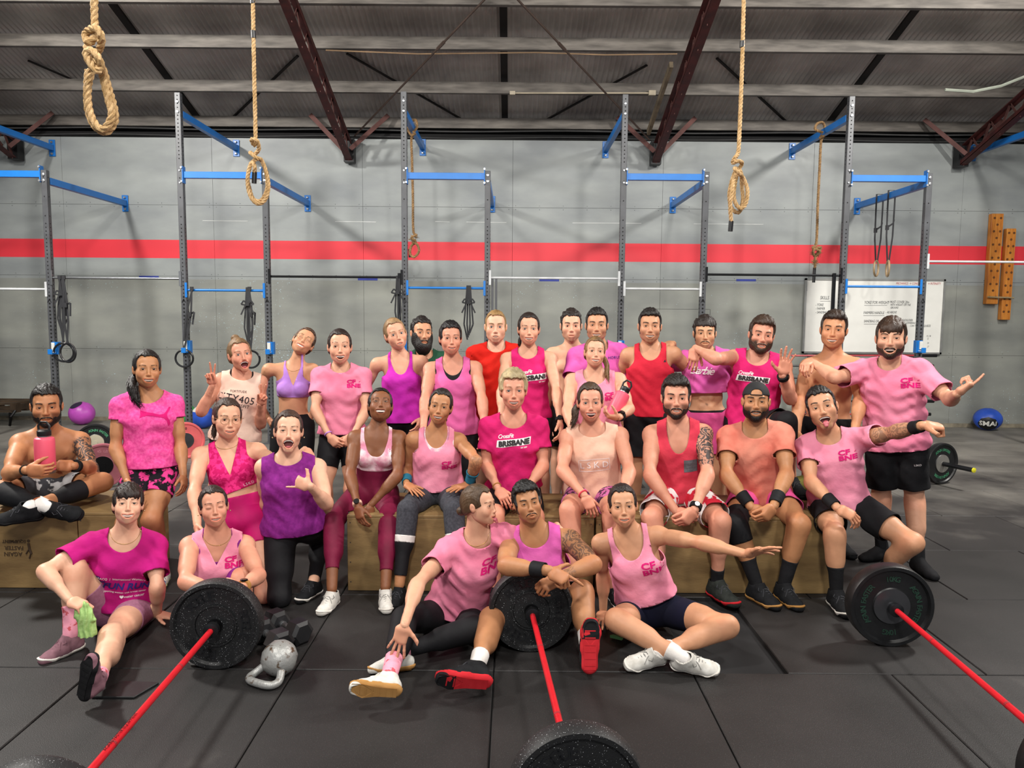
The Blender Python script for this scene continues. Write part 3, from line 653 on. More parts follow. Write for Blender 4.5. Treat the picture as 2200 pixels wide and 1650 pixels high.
# wall rack of bars behind the right-hand men
rk = empty('barbell_rack', (at(1985, 870, 11.3)[0], 11.4, 0), 'dark horizontal barbell storage rack against the wall behind the pointing man', 'rack')
for k, py in enumerate((764, 786, 812, 838, 862, 890, 918, 944, 966)):
    a = at(1700, py, 11.5); b_ = at(2012-(k*7) % 22, py, 11.5)
    MB().tube([a, b_-np.array([.25, 0, 0])], .014, 8).build('stored_bar', mat('red_bar', '#c4303c', .4) if k in (0, 5, 6, 7) else M_blkbar, rk, smooth=True)
    MB().tube([b_-np.array([.28, 0, 0]), b_], .026, 10).build('stored_bar_sleeve', M_sl, rk, smooth=True)
for px in (1740, 1960):
    a = at(px, 760, 11.62); MB().box((a[0], 11.62, a[2]/2), (.07, .05, a[2])).build('rack_post', M_up, rk)
# ---- balls
def ball(px, py, pyb, rpx, m, m2, lab, text=None, squash=1.0):
    g = on_z(px, pyb, 0); Y = g[1]; r = rpx*Y/F; c = np.array([at(px, py, Y)[0], Y, r*squash])
    root = empty('medicine_ball', (c[0], c[1], 0), lab, 'medicine ball')
    bm = bmesh.new(); bmesh.ops.create_uvsphere(bm, u_segments=32, v_segments=20, radius=r)
    for v in bm.verts:
        a = math.atan2(v.co.y, v.co.x); k = abs(((a/(2*PI)*8) % 1)-.5)*2
        v.co *= 1 - .02*max(0, (k-.85)/.15); v.co.z *= squash
    me = bpy.data.meshes.new('shell'); bm.to_mesh(me); bm.free(); me.materials.append(m)
    for p in me.polygons: p.use_smooth = True
    o = link('shell', me); o.location = c; o.rotation_euler = (.5, .3, .2) if not text else (0, 0, .3); adopt(o, root)
    # contrasting end panel facing forward and down
    ax = nrm((-.5, -.85, -.42)) if text else nrm((-.3, -.5, 1)); Rr = r*squash
    x_, y_, z_ = frame(ax); V_ = [c + np.array([r, r, Rr])*1.012*z_]; F_ = []; n_ = 8 if text else 24
    for k_ in range(1, 6):
        for q_ in range(48):
            t_ = 2*PI*q_/48; lim = .72 if text else .52; cp = math.cos(PI/n_)/math.cos((t_ % (2*PI/n_))-PI/n_); an = lim*cp*k_/5; dr_ = z_*math.cos(an)+(x_*math.cos(t_)+y_*math.sin(t_))*math.sin(an); V_.append(c + np.array([r, r, Rr])*1.012*dr_)
    F_ = [[0, 1+q_, 1+(q_+1) % 48] for q_ in range(48)] + [[1+k_*48+q_, 1+(k_+1)*48+q_, 1+(k_+1)*48+(q_+1) % 48, 1+k_*48+(q_+1) % 48] for k_ in range(4) for q_ in range(48)]
    adopt(link('end_panel', mesh_np('end_panel', V_, F_, m2)), root)
    if text:
        V, Fc = text_geo(text, size=.10, bold=.003, sx=1.1); ax = nrm((-.5, -.85, -.28)); rt_ = nrm(np.cross((0, 0, 1), ax)); up_ = np.cross(ax, rt_); P = c + ax*Rr + V[:, :1]*rt_ + V[:, 1:2]*up_; d_ = P-c; L_ = np.linalg.norm(d_/np.array([r, r, Rr]), axis=1)[:, None]; P = c + d_/L_*1.045
        o = link('ball_lettering', mesh_np('ball_lettering', P, Fc, M_jw, smooth=False)); adopt(o, root)
ball(176, 889, 912, 26, mat('magenta_vinyl', '#c450c0', .4), mat('dark_vinyl', '#2a1c3a', .5), 'purple-pink medicine ball behind the shirtless man on the left box', None, .95)
ball(397, 886, 914, 24, mat('green_vinyl', '#2fb552', .4), M_rub2, 'green medicine ball behind the second tall post')
ball(436, 889, 920, 25, mat('royal_blue_vinyl', '#2c58c8', .4), M_jw, 'blue medicine ball left of the woman making peace signs')
ball(712, 960, 985, 10, mat('green_vinyl', '#2fb552', .4), M_rub2, 'small green ball glimpsed behind the laughing woman in the tie-dye bra')
ball(2122, 902, 924, 28, mat('royal_blue_vinyl', '#2c58c8', .4), M_rub2, 'blue and black medicine ball with white lettering by the wall at far right', 'SMAI', .86)
# ---- wooden plyo boxes
M_ply = mat('birch_plywood', '#94794d', .6, var=.18, vscale=2.6, col2='#67502f', stretch=(1, 1, 3.5), bump=.1, bscale=30, detail=8)
BH = .5; BD = .61
def plybox(x0_, x1_, y0_, lab, group='plywood jump boxes', fr=None, rot=0):
    cx = (x0_+x1_)/2; root = empty('plyo_box', (cx, y0_+BD/2, 0), lab, 'box', group, rot=(0, 0, rot))
    w2 = x1_-x0_; t = .018
    def part(n, c, s, m=M_ply):
        o = MB().box(c, s).build(n, m, root, world=False, bevel=.0025)
    part('top_panel', (0, 0, BH-t/2), (w2, BD, t)); part('front_panel', (0, -BD/2+t/2, (BH-t)/2), (w2-.001, t, BH-t-.002)); part('back_panel', (0, BD/2-t/2, (BH-t)/2), (w2-.001, t, BH-t-.002))
    part('side_panel', (-w2/2+t/2, 0, (BH-t)/2), (t, BD-2*t-.002, BH-t-.002)); part('side_panel', (w2/2-t/2, 0, (BH-t)/2), (t, BD-2*t-.002, BH-t-.002))
    mb = MB()
    for sx in (-1, 1):
        for k in range(4): mb.lathe([(.004, 0), (.004, .0015)], (sx*(w2/2-.02), -BD/2, .06+k*.13), (0, -1, 0), n=6)
    mb.build('screws', M_hub, root, world=False)
    return root
BY = on_z(1260, 1273)[1]
bx0 = on_z(745, 1273)[0]
labs = ['plywood jump box between the legs of the woman in maroon leggings', 'plywood jump box under the woman with the teal wrist wraps', 'plywood jump box under the woman in the cream tank',
        'plywood jump box under the man with the tattooed sleeve', 'plywood jump box at the right end, under the man sticking out his tongue']
ww_ = .80
for k in range(4): plybox(bx0+k*ww_, bx0+(k+1)*ww_-.012, BY + [0, .01, 0, .006][k], labs[k] if k < 3 else labs[3])
bpy.data.objects['plyo_box.003']['label'] = 'plywood jump box at the right end, under the man in the black cap'
xl = on_z(160, 1272)[0]
lb = plybox(xl-.84, xl, BY, 'plywood jump box with upside-down stamped lettering at far left')
plybox(xl+.005, xl+.30, BY+.0, 'narrow plywood box against the stamped one, behind the woman in magenta')
o = at(58, 1185, BY-.002)
M_stamp = mat('burnt_stamp', '#3e2c18', .8)
for t, x, y, s in (('EQUIPMENT', 30, 1163, .028), ('FASTER', 30, 1177, .037), ('AGAIN', 28, 1190, .038)):
    flat_text('stamped_lettering', t, at(x, y, BY-.002), (-1, 0, 0), (0, 0, -1), M_stamp, lb, size=s, bold=.0008)
mb = MB(); c = at(62, 1180, BY-.003)
mb.tube([c+[0, 0, .04], c+[.005, 0, 0], c+[.015, 0, -.03]], .008, 5); mb.tube([c+[.0, 0, -.0], c+[-.02, 0, -.03]], .005, 5); mb.tube([c+[.01, 0, -.03], c+[0.0, 0, -.06]], .005, 5); mb.lathe([(.01, 0), (.01, .002)], c+[0, 0, .055], (0, -1, 0), n=8)
mb.build('stamped_emblem', M_stamp, lb)
# ---- hex dumbbells
M_hex = mat('black_hex_rubber', '#1d1e21', .5, var=.15, vscale=15); M_knurl = mat('knurled_steel', '#77787a', .4, .8, bump=.4, bscale=300)
def dumbbell(a, b_, lab, R=.068):
    a = np.array(a, float); b_ = np.array(b_, float); d = nrm(b_-a); root = empty('hex_dumbbell', tuple((a+b_)/2*np.array([1, 1, 0])), lab, 'dumbbell', 'hex dumbbells')
    for p, s in ((a, 1), (b_, -1)):
        MB().lathe([(R*.72, -.05), (R, -.035), (R, .035), (R*.72, .055), (.024, .06)], p, d*s, 6, up=(0, 0, 1)).build('head', M_hex, root)
        MB().lathe([(.02, .055), (.022, .075)], p, d*s, 12).build('collar', M_chrome, root, smooth=True)
    L = np.linalg.norm(b_-a); MB().tube([a+d*.05, a+d*L*.3, a+d*L*.5, a+d*L*.7, b_-d*.05], [.013, .016, .017, .016, .013], 12).build('handle', M_knurl, root, smooth=True)
def gpt(px, py, z): return on_z(px, py, z)
dumbbell(gpt(592, 1335, .062), gpt(641, 1357, .062), 'black hex dumbbell lying behind, nearer the kneeling women', .072)
dumbbell(gpt(560, 1353, .062), gpt(600, 1379, .062), 'black hex dumbbell nearer the kettlebell, half behind the speckled plate', .072)
# ---- kettlebell lying on its side
kr = empty('kettlebell', tuple(gpt(598, 1440, 0)), 'worn grey cast-iron kettlebell lying on its side by the left plate', 'kettlebell')
M_ket = mat('worn_grey_paint', '#9b9c9a', .4, .3, var=.1, vscale=22, col2='#5c4a3a', thr=(.36, .42), bump=.3, bscale=60, detail=6)
kc = gpt(600, 1414, .085); hd = nrm(gpt(575, 1452, .03)-kc); 
bm = MB(); bm.lathe([(.001, -.088), (.04, -.08), (.07, -.055), (.086, -.01), (.086, .02), (.07, .055), (.045, .075), (.02, .083)], kc, hd, 28).build('bell', M_ket, kr, smooth=True)
x = nrm(np.cross(hd, (0, 0, 1))); pts = [kc+x*.055+hd*.055, kc+x*.078+hd*.10, kc+x*.08+hd*.14, kc+x*.055+hd*.168, kc+hd*.174, kc-x*.055+hd*.168, kc-x*.08+hd*.14, kc-x*.078+hd*.10, kc-x*.055+hd*.055]
pts = [np.array([p[0], p[1], max(p[2], .022)]) for p in pts]
MB().tube(list(catmull(pts, 4)), .019, 12).build('handle', M_ket, kr, smooth=True)
# ---- small items
o = MB().prism([(-.12, -.05), (.08, -.05), (.13, .09), (-.06, .1)], 0, .012, gpt(263, 1490, 0), (1, 0, 0), (0, 1, 0), (0, 0, 1)).build('rubber_offcut', M_rub2, bevel=.003); tag(o, 'small square rubber mat offcut on the floor at front left', 'mat')
g = gpt(1322, 1370, .008); o = MB().prism([(-.03, 0), (-.01, .01), (.04, -.02), (.03, -.035)], 0, .015, g, (1, 0, 0), (0, 1, 0), (0, 0, 1)).build('green_cloth', mat('lime_cloth', '#7fc07a', .9)); tag(o, 'scrap of green cloth on the floor by the waving woman', 'cloth')
# pallet and clutter at the far left
pr = empty('timber_pallet', tuple(at(0, 900, 11.3)*np.array([1, 1, 0])), 'dark timber pallet stack against the wall at far left', 'pallet')
M_pal = mat('dark_pallet_wood', '#4d3a26', .85, var=.3)
pz = at(20, 867, 11.3)[2]; pxr = at(40, 867, 11.3)[0]
for k in range(3): MB().box((pxr-.7, 11.3+.25*k, pz), (1.4, .1, .03)).build('deck_board', M_pal, pr); MB().box((pxr-.7, 11.3+.25*k, pz-.12), (1.4, .1, .03)).build('deck_board', M_pal, pr)
for k in range(3): MB().box((pxr-.05-.6*k, 11.55, pz-.06), (.09, .62, .09)).build('bearer', M_pal, pr)
for s in (0, 1): MB().tube([(pxr-.02-.5*s, 11.25, pz-.1), (pxr-.06-.5*s, 11.2, .18), (pxr-.12-.5*s, 11.25, .03)], .02, 6).build('leg', M_blk, pr)
for s in (0, 1): MB().tube([(pxr-.02-.5*s, 11.85, pz-.1), (pxr-.02-.5*s, 11.85, .01)], .02, 6).build('leg', M_blk, pr)
# backpack-ish pink strap left of the man: small pink band on the floor
o = MB().box(at(15, 966, 6.2)*np.array([1, 1, 0])+np.array([0, 0, .03]), (.1, .06, .06)).build('pink_yoga_block', mat('pink_foam', '#d98a96', .8), bevel=.01); tag(o, 'small pink foam block on the floor at far left', 'block')
# lifting platform (dark slab, right rear)
# floor chalk frame marks near right wall
# ================================================================= PEOPLE ENGINE
class SDF:
    def __init__(s, lo, hi, vox):
        s.lo = np.asarray(lo, float); s.v = vox; s.n = np.ceil((np.asarray(hi)-s.lo)/vox).astype(int)+1
        s.d = np.full(tuple(s.n), 1.0, f32); s.ax = [(s.lo[i] + np.arange(s.n[i])*vox).astype(f32) for i in range(3)]
    def reg(s, lo, hi):
        a = np.clip(np.floor((np.asarray(lo)-s.lo)/s.v).astype(int), 0, s.n); b = np.clip(np.ceil((np.asarray(hi)-s.lo)/s.v).astype(int)+1, 0, s.n)
        sl = tuple(slice(a[i], b[i]) for i in range(3))
        return sl, s.ax[0][sl[0]][:, None, None], s.ax[1][sl[1]][None, :, None], s.ax[2][sl[2]][None, None, :]
    def put(s, sl, e, k, op):
        if s.d[sl].size == 0: return
        o = s.d[sl]
        if op == '+':
            if k: h = np.maximum(k-np.abs(o-e), 0)/k; s.d[sl] = np.minimum(o, e) - h*h*k*.25
            else: s.d[sl] = np.minimum(o, e)
        else:
            e = -e
            if k: h = np.maximum(k-np.abs(o-e), 0)/k; s.d[sl] = np.maximum(o, e) + h*h*k*.25
            else: s.d[sl] = np.maximum(o, e)
    def rc(s, a, b, ra, rb, k=.02, op='+', flat=None, inf=0):
        """round cone a->b; flat=(axis, factor): radius is multiplied by factor along axis"""
        a = np.asarray(a, float); b = np.asarray(b, float); ra += inf; rb += inf; ff = flat[1] if flat else 1
        m = max(ra, rb)*max(1, ff) + k + 2*s.v
        sl, X, Y, Z = s.reg(np.minimum(a, b)-m, np.maximum(a, b)+m); ab = b-a; L2 = float(ab @ ab)+1e-9
        X = X-f32(a[0]); Y = Y-f32(a[1]); Z = Z-f32(a[2])
        h = np.clip((X*f32(ab[0])+Y*f32(ab[1])+Z*f32(ab[2]))/f32(L2), 0, 1)
        X = X-h*f32(ab[0]); Y = Y-h*f32(ab[1]); Z = Z-h*f32(ab[2]); q = X*X+Y*Y+Z*Z
        if flat:
            n = flat[0]; c = X*f32(n[0])+Y*f32(n[1])+Z*f32(n[2]); q = q + c*c*f32(1/ff**2-1)
        e = np.sqrt(np.maximum(q, 0)) - (f32(ra)+h*f32(rb-ra)); s.put(sl, e, k, op)
    def ell(s, c, R, r, k=.02, op='+', inf=0):
        """R rows are the axes"""
        c = np.asarray(c, float); r = np.asarray(r, float)+inf; m = r.max()+k+2*s.v
        sl, X, Y, Z = s.reg(c-m, c+m); X = X-f32(c[0]); Y = Y-f32(c[1]); Z = Z-f32(c[2]); k0 = 0; k1 = 0
        for i in range(3):
            p = X*f32(R[i][0])+Y*f32(R[i][1])+Z*f32(R[i][2]); k0 = k0 + (p/f32(r[i]))**2; k1 = k1 + (p/f32(r[i]**2))**2
        k0 = np.sqrt(k0); k1 = np.sqrt(k1)+1e-6; s.put(sl, k0*(k0-1)/k1, k, op)
    def mesh(s):
        g = openvdb.FloatGrid(1.0); g.copyFromArray(s.d); p, q = g.convertToQuads(isovalue=0.0)
        V = p*s.v + s.lo; q = q.astype(np.int64)
        if len(q):
            t = V[q]; vol = np.einsum('ij,ij->i', t[:, 0], np.cross(t[:, 1], t[:, 2])).sum() + np.einsum('ij,ij->i', t[:, 0], np.cross(t[:, 2], t[:, 3])).sum()
            if vol < 0: q = q[:, ::-1]
        return V, q
class PT(SDF):
    """the same primitives measured at given points"""
    def __init__(s, V): s.v = .01; s.P = np.asarray(V, f32); s.d = np.full(len(V), 1.0, f32)
    def reg(s, lo, hi): return slice(None), s.P[:, 0], s.P[:, 1], s.P[:, 2]
I3 = np.eye(3)
def vnormals(V, T):
    N = np.zeros_like(V); a = V[T[:, 1]]-V[T[:, 0]]; b = V[T[:, 2]]-V[T[:, 0]]; n = np.cross(a, b)
    for i in range(T.shape[1]): np.add.at(N, T[:, i], n)
    return N/(np.linalg.norm(N, axis=1)[:, None]+1e-12)
def tris(Q): return np.concatenate([Q[:, [0, 1, 2]], Q[:, [0, 2, 3]]]) if Q.shape[1] == 4 else Q
def clip(V, T, fv, attrs=()):
    """keep f>0; returns V,T,attrs with clean cut edges"""
    inn = fv > 0; c = inn[T].sum(1); keep = T[c == 3]; mix = T[c % 3 != 0]; newV = []; newA = [[] for _ in attrs]; cache = {}; extra = []; base = len(V)
    def cut(i, j):
        key = (i, j) if i < j else (j, i)
        if key in cache: return cache[key]
        t = fv[i]/(fv[i]-fv[j]); t = min(max(t, .02), .98); newV.append(V[i]+(V[j]-V[i])*t)
        for a, n in zip(attrs, newA): n.append(a[i]+(a[j]-a[i])*t)
        cache[key] = base+len(newV)-1; return cache[key]
    for tr in mix:
        poly = []
        for k in range(3):
            i, j = int(tr[k]), int(tr[(k+1) % 3])
            if inn[i]: poly.append(i)
            if inn[i] != inn[j]: poly.append(cut(i, j))
        extra.append(poly[:3])
        if len(poly) == 4: extra.append([poly[0], poly[2], poly[3]])
    T2 = np.concatenate([keep, np.array(extra, dtype=np.int64).reshape(-1, 3)]); V2 = np.concatenate([V, np.array(newV).reshape(-1, V.shape[1])]); A2 = [np.concatenate([a, np.array(n).reshape((-1,)+a.shape[1:])]) for a, n in zip(attrs, newA)]
    u, inv = np.unique(T2, return_inverse=True); T2 = inv.reshape(T2.shape)
    return V2[u], T2, [a[u] for a in A2]
def rim(V, T, depth=.006):
    """turn the open borders inward so cloth shows a thickness"""
    E = np.concatenate([T[:, [0, 1]], T[:, [1, 2]], T[:, [2, 0]]]); Es = np.sort(E, 1); key = Es[:, 0]*(len(V)+1)+Es[:, 1]
    u, idx, cnt = np.unique(key, return_index=True, return_counts=True); B = E[idx[cnt == 1]]
    if not len(B): return V, T
    N = vnormals(V, T); vb = np.unique(B); mp = -np.ones(len(V), int); mp[vb] = np.arange(len(vb))+len(V)
    V2 = np.concatenate([V, V[vb]-N[vb]*depth]); a, b = B[:, 0], B[:, 1]
    return V2, np.concatenate([T, np.stack([b, a, mp[a]], 1), np.stack([b, mp[a], mp[b]], 1)])

# ---- materials for people
def skin_mat():
    m = bpy.data.materials.new('skin'); m.use_nodes = True; nt = m.node_tree; b = nt.nodes['Principled BSDF']
    a = nt.nodes.new('ShaderNodeAttribute'); a.attribute_name = 'Col'
    g = nt.nodes.new('ShaderNodeTexCoord'); n = nt.nodes.new('ShaderNodeTexNoise'); n.inputs['Scale'].default_value = 22; n.inputs['Detail'].default_value = 4; nt.links.new(g.outputs['Object'], n.inputs[0])
    r = nt.nodes.new('ShaderNodeValToRGB'); r.color_ramp.elements[0].color = (.84, .78, .76, 1); r.color_ramp.elements[1].color = (1.08, 1.06, 1.06, 1); nt.links.new(n.outputs[0], r.inputs[0])
    mx = nt.nodes.new('ShaderNodeMixRGB'); mx.blend_type = 'MULTIPLY'; mx.inputs[0].default_value = 1; nt.links.new(a.outputs['Color'], mx.inputs[1]); nt.links.new(r.outputs[0], mx.inputs[2])
    # tattoo ink where alpha < 1
    nd = nt.nodes.new('ShaderNodeTexNoise'); nd.inputs['Scale'].default_value = 14; nt.links.new(g.outputs['Object'], nd.inputs[0])
    wv = nt.nodes.new('ShaderNodeTexWave'); wv.inputs['Scale'].default_value = 9; wv.inputs['Distortion'].default_value = 22; wv.inputs['Detail'].default_value = 3; wv.inputs['Detail Scale'].default_value = 1.6; nt.links.new(g.outputs['Object'], wv.inputs[0])
    rr = nt.nodes.new('ShaderNodeValToRGB'); rr.color_ramp.elements[0].position = .38; rr.color_ramp.elements[1].position = .8; rr.color_ramp.elements[0].color = (.95, .95, .95, 1); rr.color_ramp.elements[1].color = (.25, .25, .25, 1); nt.links.new(wv.outputs[0], rr.inputs[0])
    inv = nt.nodes.new('ShaderNodeMath'); inv.operation = 'SUBTRACT'; inv.inputs[0].default_value = 1; nt.links.new(a.outputs['Alpha'], inv.inputs[1])
    ml = nt.nodes.new('ShaderNodeMath'); ml.operation = 'MULTIPLY'; nt.links.new(inv.outputs[0], ml.inputs[0]); nt.links.new(rr.outputs[0], ml.inputs[1])
    m2 = nt.nodes.new('ShaderNodeMixRGB'); m2.inputs[2].default_value = lin('#2f2e30'); nt.links.new(ml.outputs[0], m2.inputs[0]); nt.links.new(mx.outputs[0], m2.inputs[1])
    nt.links.new(m2.outputs[0], b.inputs['Base Color']); b.inputs['Roughness'].default_value = .5; b.inputs['Specular IOR Level'].default_value = .35
    b.inputs['Subsurface Weight'].default_value = .0
    bp = nt.nodes.new('ShaderNodeBump'); bp.inputs['Strength'].default_value = .12; bp.inputs['Distance'].default_value = .004; nt.links.new(n.outputs[0], bp.inputs['Height']); nt.links.new(bp.outputs[0], b.inputs['Normal'])
    return m
M_skin = skin_mat()
def cloth(name, col, col2=None, var=.07, vscale=7, rough=.85, bump=.35, bscale=26, thr=None, stretch=(1, 1, 1), detail=4):
    return mat(name, col, rough, 0, var, vscale, bump, bscale, col2, spec=.2, thr=thr, stretch=stretch, detail=detail)
def hairm(col):
    n = 'hair_'+col.strip('#')
    if n in MATS: return MATS[n]
    m = mat(n, col, .5, 0, .3, 14, .8, 70, stretch=(1, 1, .22), detail=5, spec=.4); return m
M_eyew = None
M_sclera = mat('eye_white', '#e6dfda', .25, var=.02); M_pupil = mat('pupil', '#0a0807', .15, var=0)
M_teeth = mat('teeth', '#efe9df', .3, var=.02); M_tongue = mat('tongue', '#c0606a', .4); M_lip = None

# ---- hands: local frame origin at wrist, +Y fingers, +Z back of hand, thumb at -X
HANDS = {}
POSE = {  # per finger (mcp, pip, dip) curl in degrees for index, middle, ring, pinky ; spread ; thumb (outward, forward, palmward)
    'relax': ([(22, 30, 15), (28, 34, 18), (32, 36, 20), (34, 36, 20)], 3, (.55, .75, -.35)),
    'flat': ([(4, 6, 4), (2, 5, 4), (2, 6, 4), (4, 8, 5)], 7, (.75, .65, -.1)),
    'splay': ([(6, 10, 6), (2, 6, 5), (4, 8, 5), (8, 10, 6)], 11, (.9, .5, -.1)),
    'fist': ([(72, 95, 50), (75, 98, 50), (78, 98, 50), (80, 95, 50)], 0, (.25, .85, -.75)),
    'clasp': ([(45, 50, 25), (50, 52, 25), (54, 54, 25), (58, 54, 25)], 1, (.35, .85, -.55)),
    'grip': ([(40, 45, 30), (44, 48, 30), (48, 50, 30), (52, 50, 30)], 2, (.55, .6, -.8)),
    'peace': ([(4, 4, 4), (4, 4, 4), (75, 95, 45), (78, 95, 45)], 14, (.1, .8, -.8)),
    'point': ([(4, 6, 4), (72, 90, 45), (76, 92, 45), (78, 92, 45)], 2, (.6, .8, -.3)),
    'gun': ([(6, 6, 4), (60, 80, 40), (70, 90, 45), (74, 90, 45)], 2, (1.0, .45, 0)),
    'shaka': ([(72, 95, 50), (75, 98, 50), (76, 98, 50), (2, 4, 4)], 10, (1.0, .35, 0)),
    'thumb': ([(72, 95, 50), (75, 98, 50), (78, 98, 50), (80, 95, 50)], 0, (1.1, .25, .1)),
}
def hand_geo(pose):
    if pose in HANDS: return HANDS[pose]
    cur, spr, th = POSE[pose]; v = .0049
    g = SDF((-.10, -.035, -.11), (.08, .20, .05), v)
    g.rc((0, -.006, 0), (0, .018, 0), .0200, .0235, .012, flat=((1, 0, 0), 1.15))
    g.rc((-.018, .03, 0), (-.024, .085, .001), .0155, .0125, .02, flat=((1, 0, 0), 1.3)); g.rc((.008, .025, 0), (.0, .088, .002), .0155, .012, .02, flat=((1, 0, 0), 1.4)); g.rc((.022, .03, -.002), (.024, .078, -.001), .0145, .011, .02, flat=((1, 0, 0), 1.2))
    bx_ = [(-.029, .090), (-.0085, .094), (.0115, .090), (.030, .081)]; Ls = [(.043, .026, .019), (.048, .030, .020), (.044, .028, .019), (.034, .021, .017)]; rs = [.0088, .009, .0086, .0076]
    for i in range(4):
        p = np.array([bx_[i][0], bx_[i][1], 0.]); a = 0; sa = math.radians((i-1.4)*spr); r = rs[i]
        for j in range(3):
            a += math.radians(cur[i][j]); d = np.array([math.sin(sa)*math.cos(a), math.cos(sa)*math.cos(a), -math.sin(a)]); q = p + d*Ls[i][j]
            g.rc(p, q, r, r*.92, .004); p = q; r *= .92
    p = np.array([-.022, .022, -.006]); d = nrm((-th[0], th[1], th[2]*.6)); q = p+d*.045; g.rc(p, q, .0155, .0115, .014); d2 = nrm((-th[0]*.75, th[1]*1.1, th[2]*.9)); q2 = q+d2*.032; g.rc(q, q2, .0115, .010, .005)
    d3 = nrm((-th[0]*.55, th[1]*1.2, th[2]*.9)); g.rc(q2, q2+d3*.024, .0102, .0085, .004)
    HANDS[pose] = g.mesh(); return HANDS[pose]

# ---- shoes: local frame origin at ankle joint, +Y toes, +Z up; ankle height .085
SHOE = {}
def shoe_geo(kind='shoe', q=1.0):
    key = (kind, q)
    if key in SHOE: return SHOE[key]
    g = SDF((-.08, -.12, -.12), (.08, .26, .10), .0075*q)
    t = -.001
    g.rc((0, -.035, -.045), (.0, .06, -.045), .036, .036, .02); g.rc((0, .05, -.05), (-.004, .125, -.056), .037, .034, .03, flat=((1, 0, 0), 1.22)); g.rc((-.004, .125, -.058), (-.006, .165, -.061), .031, .026, .02, flat=((1, 0, 0), 1.4))
    g.rc((0, -.02, -.03), (0, -.012, .035), .041, .038, .03); g.rc((0, .0, .0), (0, .08, -.038), .036, .03, .03)
    if kind == 'shoe': g.rc((0, .035, .012), (0, .03, .034), .022, .016, .02, flat=((1, 0, 0), 1.5))
    V, Q = g.mesh(); T = tris(Q)
    if kind == 'shoe':
        V2, T2, _ = clip(V, T, V[:, 2]+.078); V2, T2, _ = clip(V2, T2, (.020 + .5*V2[:, 1].clip(0, .05)) - V2[:, 2]); V2, T2 = rim(V2, T2, .008)
        s = SDF((-.09, -.12, -.12), (.09, .26, -.02), .0085*q)
        s.rc((0, -.038, -.05), (0, .06, -.05), .043, .04, .02); s.rc((0, .05, -.05), (-.004, .125, -.05), .041, .042, .02, flat=((1, 0, 0), 1.15)); s.rc((-.004, .125, -.05), (-.006, .165, -.05), .040, .031, .02, flat=((1, 0, 0), 1.3))
        Z = s.ax[2][None, None, :]; s.d = np.maximum(s.d, np.abs(Z+.0695+0*s.d)-.0135); VS, QS = s.mesh()
        VS[:, 2] += np.where(VS[:, 1] > .12, (VS[:, 1]-.12)*.25, 0)
        SHOE[key] = (V2, T2, VS, QS)
    else:
        V2, T2, _ = clip(V, T, .05-V[:, 2]); SHOE[key] = (V2, T2, None, None)
    return SHOE[key]
def make_shoe(root, A, R, left, col, solec, lacec=None, scale=1.0, name='sneaker', bottom=None, toe=None):
    """A ankle position; R columns: x right, y toes, z up"""
    far = A[1] > 5.35; V2, T2, VS, QS = shoe_geo('shoe', 1.7 if far else 1.0); mir = np.array([-1 if left else 1, 1, 1])*scale
    tf = lambda V: (V*mir) @ np.asarray(R).T + A
    fl_ = (lambda T: T[:, ::-1]) if left else (lambda T: T)
    sh = link(name, mesh_np(name, tf(V2), fl_(T2), col)); adopt(sh, root)
    so = link('sole', mesh_np('sole', tf(VS), fl_(QS), solec)); so.parent = sh
    if bottom is not None:
        o = [p for p in [(-.028, -.05), (.028, -.05), (.03, .05), (.042, .12), (.03, .175), (.0, .19), (-.034, .17), (-.045, .12), (-.03, .05)]]
        Vb = np.array([(x, y, -.0845+max(0, y-.12)*.25) for x, y in o]); n = len(Vb); Vb = np.concatenate([Vb, [[0, .06, -.0845]]]); Fb = [[i, n, (i+1) % n] for i in range(n)]
        b = link('outsole_pattern', mesh_np('outsole_pattern', tf(Vb), Fb, bottom, smooth=False)); b.parent = sh
        if toe is not None:
            Vt = np.array([(x, y, -.0855+max(0, y-.12)*.25) for x, y in ((-.043, .10), (.040, .10), (.042, .125), (.03, .175), (.0, .19), (-.034, .17), (-.045, .125))]); b = link('toe_rubber', mesh_np('toe_rubber', tf(Vt), [list(range(7))], toe, smooth=False)); b.parent = sh
        Vg = []; Fg = []
        for i in range(6):
            y = -.03+.033*i; zz = -.086+max(0, y-.12)*.25; k = len(Vg); Vg += [(-.026, y, zz), (.026, y, zz), (.026, y+.006, zz), (-.026, y+.006, zz)]; Fg.append([k, k+1, k+2, k+3])
        b = link('tread_groove', mesh_np('tread_groove', tf(np.array(Vg)), Fg, solec, smooth=False)); b.parent = sh; b['kind'] = 'stuff'
    if far: return sh
    lm = lacec or solec; mb = MB()
    for i in range(5):
        y = .042+.016*i; z = .040-.56*y; mb.tube(list(tf(np.array([[-.026, y-.004, z-.012], [-.010, y+.002, z+.001], [0, y+.005, z+.004], [.010, y+.006, z+.001], [.026, y, z-.012]]))), .0036, 5)
    for s in (-1, 1): mb.tube(list(tf(np.array([[0, .045, .020], [s*.022, .038, .026], [s*.040, .052, .004], [s*.030, .066, -.004], [s*.004, .052, .018]]))), .0026, 4); mb.tube(list(tf(np.array([[0, .045, .020], [s*.018, .072, .006], [s*.038, .09, -.022]]))), .0024, 4)
    lc = mb.build('laces', lm, None, smooth=True); lc.parent = sh; lc['kind'] = 'stuff'
    return sh

